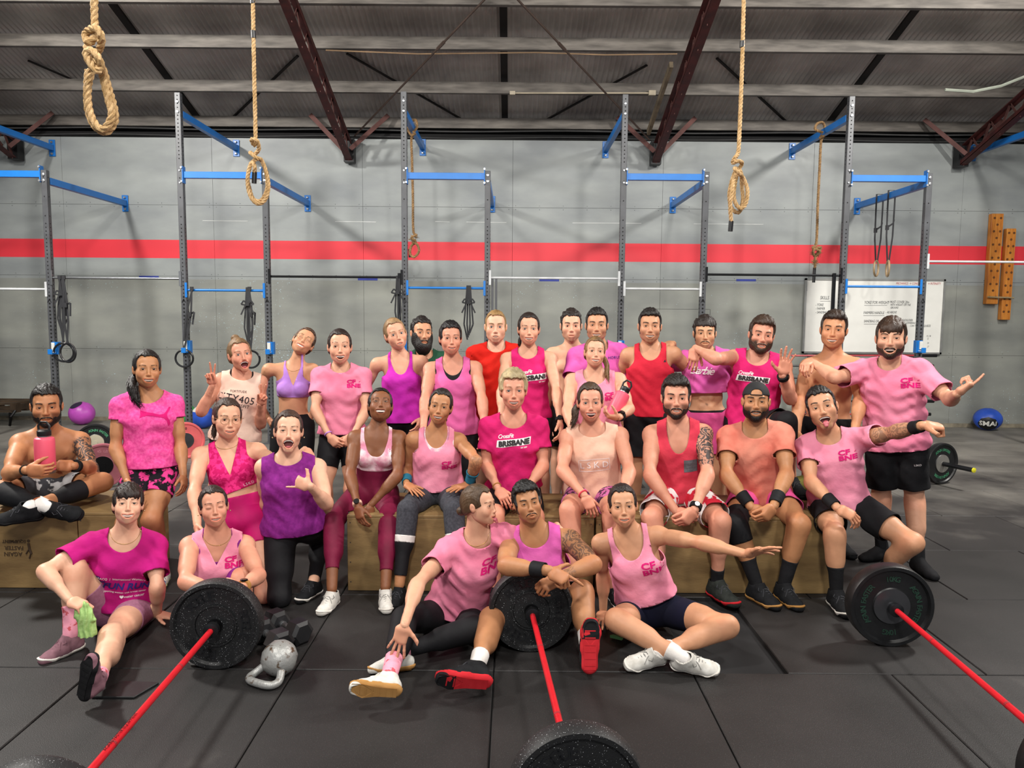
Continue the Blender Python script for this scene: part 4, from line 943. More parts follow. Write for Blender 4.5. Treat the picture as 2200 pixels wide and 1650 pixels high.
# ---- heads
def head_geo(o):
    """local frame: z=0 eye level, -Y face, +X image right. returns V,T,colours, extras"""
    f_ = o['sex'] == 'f'; jw = o.get('jaw', 1.0)*(.84 if f_ else 1.04); v = .0039*(1+(lod(o['D'])-1)*.6); ns = o.get('nose', 1.0)*(.76 if f_ else .92)
    g = SDF((-.105, -.13, -.135), (.105, .13, .125), v)
    g.ell((0, .022, .022), I3, (.074, .095, .090), .02); g.ell((0, -.03, -.028), I3, ((.0610 if f_ else .063)*(.97+.03*jw), .056, .076 if f_ else .080), .03); g.ell((0, -.012, .040), I3, (.060, .070, .056), .02)
    g.ell((0, -.040, -.078), I3, (.046*jw, .046, .036), .025)
    for s in (-1, 1):
        g.ell((s*.044*jw, -.008, -.055), I3, (.020, .036, .032), .03); g.ell((s*(.036 if f_ else .038), -.060, -.030), I3, (.023, .019, .022), .03)
        if o.get('mouth', 'smile') in ('smile', 'grin', 'open', 'yell'): g.ell((s*.036, -.070, -.040), I3, (.016, .012, .014), .015)
    g.rc((-.034, -.076, .020), (.034, -.076, .020), .007 if f_ else .011, .007 if f_ else .011, .02)
    g.ell((0, -.070, -.100 if f_ else -.104), I3, (.019*jw if f_ else .022*jw, .016, .015), .02)
    for s in (-1, 1): g.ell((s*.031, -.096 if f_ else -.095, .0), I3, (.019, .0125 if f_ else .014, .013), .016, '-')
    g.ell((0, -.087, -.070), I3, (.028, .014, .022), .02)
    g.rc((0, -.084, .008), (0, -.102*(.93+.07*ns), -.034), .0075*ns, .0095*ns, .014); g.ell((0, -.104*(.93+.07*ns), -.036), I3, (.0105*ns, .009*ns, .0085*ns), .008)
    for s in (-1, 1): g.ell((s*.0115*ns, -.096, -.040), I3, (.0070*ns, .009*ns, .0068*ns), .008)
    lid = o.get('eyes', .72 if o.get('mouth') in ('grin', 'smile', 'open') else .88)
    for s in (-1, 1):
        g.ell((s*.031, -.0735, 0), I3, (.0165, .0145, .0135), .006)
        if lid > .05: g.ell((s*.031, -.090, -.001), I3, (.0142 if f_ else .0135, .010, (.0082 if f_ else .0066)*lid), .002, '-')
        # ears
        g.ell((s*.075, .006, -.010), I3, (.0080, .016, .026), .008); g.ell((s*(.079 if f_ else .082), .012, .000), I3, (.0055, .015, .021), .009); g.ell((s*.0865, .000, -.008), I3, (.005, .008, .012), .004, '-')
    # mouth
    mth = o.get('mouth', 'smile'); zm = -.0725
    w, op, cr = {'smile': (.027, .0095, .007), 'grin': (.031, .0165, .009), 'open': (.030, .022, .009), 'yell': (.028, .046, .004), 'closed': (.023, .000, .002), 'talk': (.021, .012, .002), 'pucker': (.010, .002, 0), 'tongue': (.029, .036, .005)}[mth]
    w *= o.get('mw', 1.0)
    sl, X, Y, Z = g.reg((-.05, -.13, -.125), (.05, -.045, -.03)); 
    xs_ = np.linspace(-w, w, 7)
    def arc(x, top): 
        q = 1-abs(x/w)**3; return zm + cr*(x/w)**2 + (op*.42*q if top else -op*.58*q)
    def ysurf(x): return -.0905 + 10*x*x + (-.006 if mth == 'pucker' else 0)
    lr = .0044 if f_ else .0036
    if mth == 'pucker': lr = .008
    if mth in ('tongue', 'yell'): g.ell((0, -.066, -.112), I3, (.026*jw, .022, .018), .02)
    for top in (0, 1):
        P = [np.array([x, ysurf(x)+(.0015 if op > .006 else -.001) + (.003 if (not top and op > .02) else 0), arc(x, top)+(lr*.8 if top else -lr*.9)]) for x in xs_]
        for a, b in zip(P[:-1], P[1:]): g.rc(a, b, lr*(1-.35*abs(a[0])/w), lr*(1-.35*abs(b[0])/w), .007)
    if op > .003:
        q = np.maximum(1-np.abs(X/w)**3, 0); zc = zm + cr*(X/w)**2 - op*.08*q; hh = op*.5*q
        e = np.maximum(np.maximum(np.abs(Z-zc)-hh, np.abs(X)-w), Y-(-.062)); g.d[sl] = np.maximum(g.d[sl], -e.astype(f32))
    else:
        q = np.maximum(1-(X/w)**2, 0); zc = zm + cr*(X/w)**2; e = np.maximum(np.maximum(np.abs(Z-zc)-.0016, np.abs(X)-w), Y-(-.084)); g.d[sl] = np.maximum(g.d[sl], -e.astype(f32))
    V, Q = g.mesh(); T = tris(Q)
    sk = np.array(lin(o['skin'])[:3]); col = np.tile(sk, (len(V), 1)); al = np.ones(len(V))
    x, y, z = V.T
    def mixc(mask, c, k=1.0):
        m = (np.clip(mask, 0, 1)*k)[:, None]; col[:] = col*(1-m) + np.asarray(c)*m
    blush = sk*np.array([1.12, .72, .70]); mixc(np.exp(-(((np.abs(x)-.04)/.022)**2+((z+.03)/.022)**2))*(y < -.03), blush, .32*o.get('flush', 1)); mixc(np.exp(-((x/.014)**2+((z+.036)/.014)**2))*(y < -.08), blush, .2*o.get('flush', 1)); mixc((np.abs(x) > .076)*1., blush, .25)
    lipc = sk*np.array([.98, .60, .60]) if f_ else sk*np.array([.90, .68, .64])
    dl = np.full(len(V), 1.0)
    for top in (0, 1):
        for a in np.linspace(-w, w, 15): dl = np.minimum(dl, np.sqrt((x-a)**2+(z-(arc(a, top)+(lr*.8 if top else -lr*.9)))**2))
    mixc((y < -.070)*np.clip((lr*1.15-dl)/.002, 0, 1), lipc, .9)
    if op > .003:
        q = np.maximum(1-np.abs(x/w)**3, 0); zc = zm + cr*(x/w)**2 - op*.08*q; ins = (np.abs(z-zc) < op*.5*q+.001) & (np.abs(x) < w) & (y < -.05) & (y > ysurf(x)+.007)
        mixc(ins*1., (.20, .045, .045), 1)
    # beard / stubble painted under the beard shell
    bd = o.get('beard', 0)
    hc = np.array(lin(o.get('haircol', '#2a1d15'))[:3])
    low = np.clip((-.030-z-.25*(y+.06))/.015, 0, 1)*(y < .03)
    must = np.exp(-((z-(zm+.014))/.007)**2)*(np.abs(x) < .028)*(y < -.07)
    nolip = 1-np.clip((lr*1.3-dl)/.002, 0, 1)*(y < -.07)
    if bd: mixc(np.maximum(low*np.clip((np.abs(x)-.012)/.02+(z < -.085)*1.+.0, 0, 1), must)*nolip*np.clip((-.02-z)/.01, 0, 1), hc*1.3, min(bd, 1)*.75)
    # lashes / closed lid line and brows painted softly
    for s in (-1, 1):
        if lid <= .05: mixc(np.exp(-((z+.004+20*(x-s*.031)**2)/.0022)**2)*(np.abs(x-s*.031) < .013)*(y < -.07), (.03, .02, .02), .8)
        else: eh_ = (.0082 if f_ else .0066)*lid; mixc(np.exp(-((z-eh_-.0012+20*(x-s*.031)**2)/(.0024 if f_ else .0020))**2)*(np.abs(x-s*.031) < .0155)*(y < -.07), (.03, .018, .015), .9 if f_ else .7)
        mixc(np.exp(-(((x-s*.031)/.016)**2+((z+.004)/.014)**2))*(y < -.06), sk*.72, .35)
        bz = .021+.006*o.get('browup', 0)+.004*(1-((np.abs(x)-.036)/.018)**2); mixc(np.exp(-((z-bz)/(.0030 if f_ else .0042))**2)*(np.abs(np.abs(x)-.033) < .019)*(y < -.05), np.array(lin(o.get('brow', o.get('haircol', '#2a1d15')))[:3])*.8, .22 if f_ else .45)
    # scalp under the hair
    hl = o.get('hline', -.010 if o.get('hair') == 'back' else -.004)
    fh = np.maximum(z-.074+hl, y+(.034 if f_ else .024)+.35*np.abs(z-.03)*(z < .03)-(2.2 if f_ else 0)*np.maximum(.004-z, 0)); mixc((np.clip(fh/.006, 0, 1))*(z > -.055)*(np.abs(x) < .078), hc, .9 if o.get('hair') != 'cap' else 0)
    return V, T, np.concatenate([col, al[:, None]], 1), dict(w=w, op=op, cr=cr, zm=zm, lid=lid, arc=arc, ysurf=ysurf)

def project(bvh, P, d, off):
    out = []
    for p in P:
        h = bvh.ray_cast(Vector(p), Vector(d)); out.append(np.array(h[0]) - np.asarray(d)*off if h[0] is not None else None)
    return out
def hair_geo(o, hg=None):
    """list of (name, V, T) in head space"""
    st = o.get('hair', 'short'); th = o.get('hth', .008 if st == 'back' else .012); hl = o.get('hline', -.010 if st == 'back' else -.004); v = .0052*(1+(lod(o['D'])-1)*.6); f_ = o['sex'] == 'f'
    g = SDF((-.14, -.14, -.16), (.14, .17, .17), v)
    X = g.ax[0][:, None, None]; Y = g.ax[1][None, :, None]; Z = g.ax[2][None, None, :]
    side = o.get('side', .0075 if st == 'back' else min(th*.45, .008))
    g.ell((0, .022, .022), I3, (.0745, .0955, .0905), 0, inf=side)
    if f_: g.ell((0, .046, -.012), I3, (.080, .066, .078), .02)
    if st != 'cap': g.ell((0, .008, .030+th*.4), I3, (.066, .088, .086), .02, inf=th*.7)
    wob = .0035*np.sin(X*260+Y*90)+.003*np.sin(X*120+3)
    fa_ = Z-.072+hl + 1.2*X*X*4*0 + wob; fb_ = Y+(.036 if f_ else .026)+.35*np.abs(Z-.03)*(Z < .03) - (2.2 if f_ else .0)*np.maximum(.004-Z, 0) + wob*.6 + 0*X; hh_ = np.maximum(.022-np.abs(fa_-fb_), 0)/.022; fld = np.maximum(fa_, fb_)-hh_*hh_*.022*.25*-1
    if st == 'fringe': fld = np.maximum(fld, np.maximum(np.minimum(.060-np.abs(X), (Z-.030)*1.0+wob*1.8), -1)) ; 
    if st == 'fringe': g.ell((0, -.055, .052), I3, (.060, .034, .034), .012, inf=.004)
    if st in ('curly', 'mop'):
        rr = np.random.RandomState(o.get('seed', 3))
        for k in range(90):
            a = rr.uniform(0, 2*PI); e = rr.uniform(.05 if st == 'mop' else .15, 1)*PI/2; c = np.array([.078*math.cos(a)*math.cos(e), .022+.098*math.sin(a)*math.cos(e), .028+.1*math.sin(e)])
            if c[1] < -.05 and c[2] < .055: continue
            g.ell(c, I3, (.016, .016, .016) if st == 'mop' else (.012, .012, .012), .004)
        if st == 'mop': fld = np.maximum(fld, np.minimum(.07-np.abs(X), Z-.052+wob))
    zb = -.055 if not f_ else -.088
    fld = np.minimum(fld, (Z-zb)+.35*(Y-.05)*0+wob*.5)
    if not f_: fld = np.minimum(fld, (Z+.028-.9*(.02-Y).clip(-.2, 0)*-1*0)+(Y > .035)*.05)
    g.d = np.maximum(g.d, -fld.astype(f32))
    for s in (-1, 1): g.ell((s*.092, -.004, -.022 if f_ else -.016), I3, (.018 if f_ else .022, .020 if f_ else .026, .026 if f_ else .034), .004, '-')
    q = o.get('quiff', 0)
    if q: g.rc((-.03, -.062, .088), (.035, -.06, .092), .018*q, .020*q, .02); g.rc((-.02, -.03, .105), (.035, -.035, .108), .018*q, .02*q, .02)
    if o.get('bun'): c = np.array(o['bun']); g.ell(c, I3, (.03, .03, .028), .006)
    V, Q = g.mesh(); T = tris(Q); N = vnormals(V, T)
    n = np.sin(V[:, 0]*420+V[:, 1]*40+np.sin(V[:, 1]*60)*2)*.0011 + np.sin(V[:, 0]*190+V[:, 2]*70)*.0012
    if st in ('curly', 'mop'): n = n + .002*np.sin(V[:, 0]*300)*np.sin(V[:, 1]*310)*np.sin(V[:, 2]*330)
    if st == 'short' or st == 'fringe':
        tp = np.clip((V[:, 2]-.06)/.04, 0, 1); n = n + tp*o.get('tex', .0035)*np.sin(V[:, 0]*330+np.sin(V[:, 1]*90)*3)*np.sin(V[:, 1]*150+V[:, 0]*60)
    if st == 'back': n = n*.35 + .0006*np.sin(V[:, 0]*900+V[:, 2]*200)
    V = V + N*n[:, None]
    return V, T
def strands(pts, r0, r1, n=26, seed=0, wave=.008, freq=3):
    """a tail of hair: many tapering locks following pts"""
    rr = np.random.RandomState(seed); P = catmull(pts, 6); k = len(P); t = np.linspace(0, 1, k); mb = MB()
    mb.tube(list(P), list((r0*(1-t)+r1*t)*.8*np.sin(np.clip(t*6+.6, 0, PI/2))*np.clip((1-t)*4, .15, 1)), 8)
    for i in range(n):
        a = rr.uniform(0, 2*PI); q = rr.uniform(.5, 1.05); off = np.array([math.cos(a), math.sin(a)*.8, 0])*q
        rad = (r0*(1-t)+r1*t)*np.sin(np.clip(t*5+.4, 0, PI/2)); ph = rr.uniform(0, 6)
        pts2 = P + off*rad[:, None] + np.stack([np.sin(t*freq*6.3+ph), np.cos(t*freq*6.3+ph*1.3), 0*t], 1)*wave*t[:, None]
        m = int(k*rr.uniform(.75, 1)); mb.tube(list(pts2[:m]), list((.0055*(1-t[:m]*.8))), 4)
    return mb
def beard_geo(o):
    b = o['beard']; th = o.get('bth', .008); v = .0045; jw = o.get('jaw', 1.0)*1.04
    g = SDF((-.10, -.14, -.19), (.10, .08, .01), v)
    g.ell((0, -.03, -.028), I3, (.063*(.97+.03*jw), .058, .080), .03, inf=th); g.ell((0, -.040, -.078), I3, (.046*jw, .046, .036), .025, inf=th); g.ell((0, -.070, -.104), I3, (.022*jw, .018, .016), .02, inf=th+.002)
    for s in (-1, 1): g.ell((s*.044*jw, -.008, -.055), I3, (.020, .036, .032), .03, inf=th*.8)
    if b > 1.2: g.ell((0, -.062, -.125), I3, (.05, .045, .05), .03); g.ell((0, -.06, -.10), I3, (.06, .05, .05), .03)
    X = g.ax[0][:, None, None]; Y = g.ax[1][None, :, None]; Z = g.ax[2][None, None, :]
    wob = .002*np.sin(X*300)*1.0
    top = -.061-Z + np.clip((np.abs(X)-.030)*1.9, 0, .062) + np.clip((Y+.03)*.6, 0, .03)      # cheek line climbs to the sideburn
    top = top + wob + 0*Y
    g.d = np.maximum(g.d, -np.minimum(top, .022-Y+0*X).astype(f32))
    g.ell((0, -.095, -.0745), I3, (.026*o.get('mw', 1), .03, .0125+o.get('lipgap', .0)), .004, '-')
    if b < 1.2: g.ell((0, -.03, -.115), I3, (.05, .035, .02), .01, '-')
    V, Q = g.mesh(); T = tris(Q); N = vnormals(V, T); V = V + N*(np.sin(V[:, 0]*500)*np.sin(V[:, 2]*420+V[:, 1]*200)*.0012)[:, None]
    return V, T
def uvs(c, r, n=12, m=8, R=None):
    """sphere with its pole along -Y"""
    V = [np.array([0, -1, 0.])]; 
    for i in range(1, m):
        for j in range(n): a = PI*i/m; b = 2*PI*j/n; V.append(np.array([math.sin(a)*math.cos(b), -math.cos(a), math.sin(a)*math.sin(b)]))
    V.append(np.array([0, 1., 0])); Fc = [[0, 1+(j+1) % n, 1+j] for j in range(n)]
    for i in range(m-2):
        for j in range(n): Fc.append([1+i*n+j, 1+i*n+(j+1) % n, 1+(i+1)*n+(j+1) % n, 1+(i+1)*n+j])
    k = 1+(m-2)*n; Fc += [[k+j, k+(j+1) % n, len(V)-1] for j in range(n)]
    V = np.array(V)*r; 
    if R is not None: V = V @ np.asarray(R).T
    return V+np.asarray(c), Fc
IRIS = {}
def irism(c):
    if c not in IRIS: IRIS[c] = mat('iris_'+c.strip('#'), c, .2, var=.2, vscale=300)
    return IRIS[c]

def rotm(yaw, pitch, roll):
    return np.array(Matrix.Rotation(math.radians(yaw), 3, 'Z') @ Matrix.Rotation(math.radians(-pitch), 3, 'X') @ Matrix.Rotation(math.radians(roll), 3, 'Y'))

def seg(V, a, b):
    ab = b-a; L = np.linalg.norm(ab); t = (V-a) @ (ab/L); tc = np.clip(t, 0, L); d = np.linalg.norm(V-(a+np.outer(tc, ab/L)), axis=1); return t, d, L
def solve_end(P, px, L, s):
    """point on the pixel's ray at distance L from P ('n' nearer, 'f' farther)"""
    u = ray(*px); m = u @ (P-CAM); q = (P-CAM)-m*u; h = np.linalg.norm(q)
    t = math.sqrt(max(L*L-h*h, 0)); r = CAM + u*(m + (-t if s == 'n' else t)); return r, h/L
def solve_mid(P, Q, px, L1, L2, s):
    u = ray(*px); m = u @ ((P+Q)/2-CAM); ts = np.linspace(m-.5, m+.5, 241); X = CAM+ts[:, None]*u
    e = (np.linalg.norm(X-P, axis=1)-L1)**2 + (np.linalg.norm(X-Q, axis=1)-L2)**2 + (1e-3 if s == 'n' else -1e-3)*(ts-m)
    return X[np.argmin(e)]
BODYV = .0105
def lod(D): return 1.10 if D < 4.3 else (1.25 if D < 5.1 else 1.55)
WARN = []; SEAT = []
def person(name_lab, o):
    sex = o['sex']; H = o.get('H', 1.68 if sex == 'f' else 1.78); b = o.get('b', 1.0); D = o['D']; f_ = sex == 'f'
    LU, LF, LT, LS, TT = .176*H, .152*H, .240*H, .235*H, .29*H; SWd = (.104 if f_ else .118)*H*(.85+.15*b); HW = (.052 if f_ else .050)*H
    J = {}; N = at(*o['neck'][:2], D); J['N'] = N
    hp = o['head']; hz = o.get('hd', -.03); Hc = at(hp[0], hp[1], D+hz); J['H'] = Hc; hr0 = o.get('hrot', (0, 0, 0)); turn = 0 if abs(hr0[0]) > 45 else .9; hrot = (hr0[0]+turn*math.degrees(math.atan2(-Hc[0], Hc[1])), hr0[1]+.55*turn*math.degrees(math.atan2(CAMH-Hc[2], Hc[1])), hr0[2])
    hs = hp[2]*(Hc[1])/F/.236 if len(hp) > 2 else (.235*(.97 if f_ else 1.02))/.236
    def P_(key, default):
        return o.get(key, default)
    pl = o.get('pel')
    if pl is None: Pv = N + np.array([0, .03, -TT])
    elif pl[2] in ('n', 'f'): Pv, q = solve_end(N, pl[:2], TT, pl[2]); (q > 1.12 or q < .5) and WARN.append((name_lab[:20], 'torso', round(q, 2)))
    else: Pv = at(pl[0], pl[1], D+pl[2])
    up = nrm(N-Pv)
    for k, s in (('a', -1), ('b', 1)):
        sp = o.get('s'+k); J['S'+k] = at(sp[0], sp[1], D+(sp[2] if len(sp) > 2 else s*SWd*(-N[0]/N[1])*.75)) if sp else N + np.array([s*SWd, 0, -.045])
    r = nrm(J['Sb']-J['Sa']); r = nrm(r-up*(r@up)*.5); fr = nrm(np.cross(r, up)); up_c = nrm(np.cross(fr, r))*1.0
    hr = np.array(o.get('hipr', tuple(r))); hr = nrm(hr - up*(hr@up)); hf = nrm(np.cross(hr, up))
    for k, s in (('a', -1), ('b', 1)): J['L'+k] = Pv + hr*s*HW - up*.02
    for k, s in (('a', -1), ('b', 1)):
        S = J['S'+k]; e = o.get('e'+k); w = o.get('w'+k)
        if w is not None and w[2] not in ('n', 'f'):
            W = on_z(w[0], w[1], w[3]) if w[2] == 'z' else at(w[0], w[1], D+w[2])
            if e is not None and len(e) > 2 and e[2] not in ('n', 'f'): E = at(e[0], e[1], D+e[2])
            elif e is not None: E = solve_mid(S, W, e[:2], LU, LF, e[2] if len(e) > 2 else 'n')
            else:
                m = (S+W)/2; dl = W-S; h = math.sqrt(max(LU**2-(np.linalg.norm(dl)/2)**2, 1e-4)); E = m + nrm(np.cross(np.cross(dl, (s*.6, .8, -1)), dl))*h
        else:
            if e is None: E = S + nrm((s*.12, .02, -1))*LU
            elif e[2] in ('n', 'f'):
                E, q = solve_end(S, e[:2], LU, e[2]); q > 1.15 and WARN.append((name_lab[:20], 'upper arm '+k, round(q, 2)))
            else: E = at(e[0], e[1], D+e[2])
            if w is None: W = E + nrm((s*.02, -.18, -1))*LF
            else: W, q = solve_end(E, w[:2], LF, w[2]); q > 1.15 and WARN.append((name_lab[:20], 'forearm '+k, round(q, 2)))
        J['E'+k] = E; J['W'+k] = W
        Hh = J['L'+k]; kn = o.get('k'+k); an = o.get('a'+k)
        if an is not None: A = on_z(an[0], an[1], an[3]) if an[2] == 'z' else (None if an[2] in ('n', 'f') else at(an[0], an[1], D+an[2]))
        else: A = np.array([Hh[0]+s*.03, Hh[1]+.02, .085]) if kn is None else None
        if an is None and kn is None:
            L = np.linalg.norm(Hh-A); K = (Hh+A)/2 + np.array([0, -1., 0])*math.sqrt(max(((LT+LS)/2)**2-(L/2)**2, .0002)); K = Hh + (K-Hh)
            if L/(LT+LS) > 1.1 or L/(LT+LS) < .75: WARN.append((name_lab[:20], 'standing leg', round(L/(LT+LS), 2)))
        elif A is not None and kn is not None:
            K = solve_mid(Hh, A, kn[:2], LT, LS, kn[2] if len(kn) > 2 else 'n'); l1, l2 = np.linalg.norm(K-Hh)/LT, np.linalg.norm(K-A)/LS
            (max(l1, l2) > 1.18 or min(l1, l2) < .82) and WARN.append((name_lab[:20], 'leg '+k, round(l1, 2), round(l2, 2)))
        elif A is not None: 
            dl = A-Hh; h = math.sqrt(max(LT**2-(np.linalg.norm(dl)/2)**2, 1e-4)); K = (Hh+A)/2 + nrm(np.cross(np.cross(dl, (0, -1, .4)), dl))*min(h, .3)
        else:
            if kn[2] == 'z': K = on_z(kn[0], kn[1], kn[3])
            elif kn[2] in ('n', 'f'): K, q = solve_end(Hh, kn[:2], LT, kn[2]); q > 1.15 and WARN.append((name_lab[:20], 'thigh '+k, round(q, 2)))
            else: K = at(kn[0], kn[1], D+kn[2])
            if an is None: A = np.array([K[0], K[1]+.05, .085]) if K[2] > .3 else K + np.array([0, LS, .0])
            else: A, q = solve_end(K, an[:2], LS, an[2]); q > 1.15 and WARN.append((name_lab[:20], 'shin '+k, round(q, 2)))
            A[2] = max(A[2], .06)
        J['K'+k] = K; J['A'+k] = A
    # ------------------------------------------------ body
    allp = np.array(list(J.values())+[Pv]); v = BODYV
    def torso(g, inf=0, infp=None):
        T = np.linalg.norm(N-Pv); ip = inf if infp is None else infp
        def R3(q): rr = nrm(hr*(1-q)+r*q); ff = nrm(np.cross(rr, up)); return [rr, ff, up]
        bw = b
        at_ = lambda q, x=0, fo=0: Pv + up*(q*T) + R3(q)[0]*x*bw + R3(q)[1]*fo
        if f_:
            g.ell(at_(.02), R3(0), (.160*bw, .110*bw, .105), .04, inf=ip); g.ell(at_(.30, 0, .005), R3(.3), (.122*bw, .088*bw, .13), .05, inf=ip if infp is None else (inf+ip)/2); g.ell(at_(.60), R3(.6), (.138*bw, .092*bw, .13), .05, inf=inf); g.ell(at_(.80), R3(1), (.142*bw, .080, .085), .05, inf=inf)
            bs = o.get('bust', 1.0)
            for s in (-1, 1): g.ell(at_(.64, s*.068, .070+.006*bs), R3(1), (.060*bs, .048*bs, .058*bs), .03, inf=inf)
            for s in (-1, 1): g.ell(at_(-.06, s*.07, -.05), R3(0), (.085*bw, .08*bw, .085), .04, inf=ip)
        else:
            g.ell(at_(.02), R3(0), (.155*bw, .112*bw, .105), .04, inf=ip); g.ell(at_(.30, 0, .0), R3(.3), (.138*bw, .098*bw, .13), .05, inf=ip if infp is None else (inf+ip)/2); g.ell(at_(.60), R3(.6), (.158*bw, .108*bw, .14), .05, inf=inf); g.ell(at_(.82), R3(1), (.168*bw, .088*bw, .085), .05, inf=inf)
            for s in (-1, 1): g.ell(at_(.70, s*.075, .080*bw-.006), R3(1), (.078*bw, .034, .056), .022, inf=inf)
            for s in (-1, 1): g.ell(at_(-.06, s*.07, -.045), R3(0), (.08*bw, .075*bw, .08), .04, inf=ip)
        sr = (.044 if f_ else .052)*(.6+.4*b)
        for k in 'ab': g.rc(N-up*.035, J['S'+k], sr*1.05, sr, .04, inf=inf); g.rc(N+(Hc-N)*.22-fr*.025, J['S'+k]*.75+N*.25-fr*.01, .030, .032 if f_ else .040, .04, inf=inf)
    ua = (.041 if f_ else .0475)*(.45+.55*b)*o.get('arm', 1.0); th = (.080 if f_ else .082)*(.45+.55*b)*o.get('thigh', 1.0); ca = (.053 if f_ else .055)*(.5+.5*b)
    def arm(g, k, inf=0, upto=None, infe=None):
        S, E, W = J['S'+k], J['E'+k], J['W'+k]; ie = inf if infe is None else infe
        g.ell(S+(E-S)*.06, I3, (ua*1.16,)*3, .03, inf=inf)
        if upto is not None:
            tot = upto; a = S; q = min(1, tot/LU); g.rc(S, S+(E-S)*q, ua*1.05+inf, ua+ie, .03)
            if tot > LU: g.rc(E, E+(W-E)*min(1, (tot-LU)/LF), ua*.9+ie, ua*.8+ie, .02)
            return
        g.rc(S, E, ua*1.04, ua*.80, .03, inf=inf); g.rc(S+(E-S)*.35, S+(E-S)*.65, ua*1.02, ua*1.0, .02, inf=inf)
        g.rc(E, W, ua*.82, ua*.56, .02, inf=inf); g.rc(E+(W-E)*.12, E+(W-E)*.38, ua*.92, ua*.80, .03, inf=inf)
    def leg(g, k, inf=0):
        L, K, A = J['L'+k], J['K'+k], J['A'+k]
        g.rc(L, K, th*1.04, th*.70, .04, inf=inf); g.rc(L+(K-L)*.2, L+(K-L)*.6, th*1.03, th*.92, .03, inf=inf); g.rc(K+(K-L)*.0, K, th*.71, th*.71, .02, inf=inf)
        dn = nrm(A-K); bk = nrm((L-K)-dn*((L-K)@dn)); bk = bk if np.linalg.norm((L-K)-dn*((L-K)@dn)) > .03 else -hf*-1*np.array([1, 1, 1])*-1
        g.rc(K, A, ca*.98, ca*.62, .03, inf=inf); g.rc(K+(A-K)*.15+bk*.012, K+(A-K)*.45+bk*.016, ca*1.05, ca*.95, .04, inf=inf)
    m = .17; v = BODYV*lod(D); g = SDF(allp.min(0)-m, allp.max(0)+m, v); torso(g)
    for k in 'ab': arm(g, k); leg(g, k)
    nr = (.050 if f_ else .058)*(.6+.4*b); 
    hR = rotm(*hrot); nt_ = Hc + hR@np.array([0, .022, -.03])*hs
    g.rc(N-up*.03, nt_, nr*1.12, nr*.98, .03)
    # flexed belly detail
    for sx, q in o.get('abs', []):
        T = np.linalg.norm(N-Pv); g.ell(Pv+up*q*T+r*sx+fr*.098*b, [r, fr, up], (.026, .012, .024), .012)
    BV, BQ = g.mesh(); BT = tris(BQ)
    def press(V):   # flesh and cloth flatten where they bear on the floor or the seat
        V[:, 2] = np.maximum(V[:, 2], .004)
        if o.get('sit'):
            m_ = (np.hypot(V[:, 0]-Pv[0], V[:, 1]-Pv[1]) < .36) & (V[:, 1] > BY+.01) & (V[:, 2] < o['sit']+.002) & (V[:, 2] > o['sit']-.14); V[m_, 2] = o['sit']+.002
        return V
    BV = press(BV)
    # separate groups for labelling
    def lab(V):
        out = {}; g0 = PT(V); torso(g0); dt = g0.d.astype(float)
        for k in 'ab':
            g0 = PT(V); arm(g0, k); out['da'+k] = g0.d.astype(float); g0 = PT(V); leg(g0, k); out['dl'+k] = g0.d.astype(float)
            t1, d1, L1 = seg(V, J['S'+k], J['E'+k]); t2, d2, L2 = seg(V, J['E'+k], J['W'+k]); out['ta'+k] = np.where(d2 < d1, L1+t2, t1)
            t1, d1, L1 = seg(V, J['L'+k], J['K'+k]); t2, d2, L2 = seg(V, J['K'+k], J['A'+k]); out['tl'+k] = np.where(d2-ca < d1-th, L1+t2, t1); out['Ll'+k] = L1+L2; out['t1'+k] = t1
        out['dt'] = dt; out['dn'] = seg(V, N, Hc)[1]-nr
        out['u'] = (V-N) @ r; out['w'] = (V-N) @ up; out['q'] = (V-N) @ fr
        D_ = np.stack([dt, out['daa'], out['dab'], out['dla'], out['dlb'], out['dn']]); out['lab'] = np.argmin(D_, 0); return out
    LB = lab(BV); sk = np.array(lin(o['skin'])[:3]); col = np.tile(sk, (len(BV), 1)); al = np.ones(len(BV))
    rd = sk*np.array([1.05, .82, .80]); 
    for k in 'ab':
        m1 = np.exp(-((LB['ta'+k]-LU)/.04)**2)*(LB['da'+k] < .01); col = col*(1-m1[:, None]*.4)+rd*m1[:, None]*.4
        m1 = np.exp(-((LB['tl'+k]-LT)/.05)**2)*(LB['dl'+k] < .02); col = col*(1-m1[:, None]*.4)+rd*m1[:, None]*.4
    if o.get('bare'):
        T = np.linalg.norm(N-Pv)
        for s in (-1, 1):
            m1 = ((LB['u']-s*.088*b)**2+(LB['w']+.36*T)**2 < .015**2)*(LB['q'] > .03); col[m1] = sk*np.array([.62, .38, .36])
        m1 = (LB['u']**2+(LB['w']+.80*T)**2 < .010**2)*(LB['q'] > .03); col[m1] = sk*.35
    for (k, t0, t1, full) in o.get('tattoo', []):
        m1 = (LB['ta'+k] > t0) & (LB['ta'+k] < t1) & (LB['da'+k] < .03) & (LB['da'+k] < LB['dt']); al[m1] = 1-full
    Vs, Ts, Cs = [BV], [BT], [np.concatenate([col, al[:, None]], 1)]
    # ------------------------------------------------ head
    HV, HT, HCo, hx = head_geo(o); HW_ = lambda V: (np.asarray(V)*hs) @ hR.T + Hc
    Vs.append(HW_(HV)); Ts.append(HT); Cs.append(HCo)
    # ------------------------------------------------ hands
    hands = {}
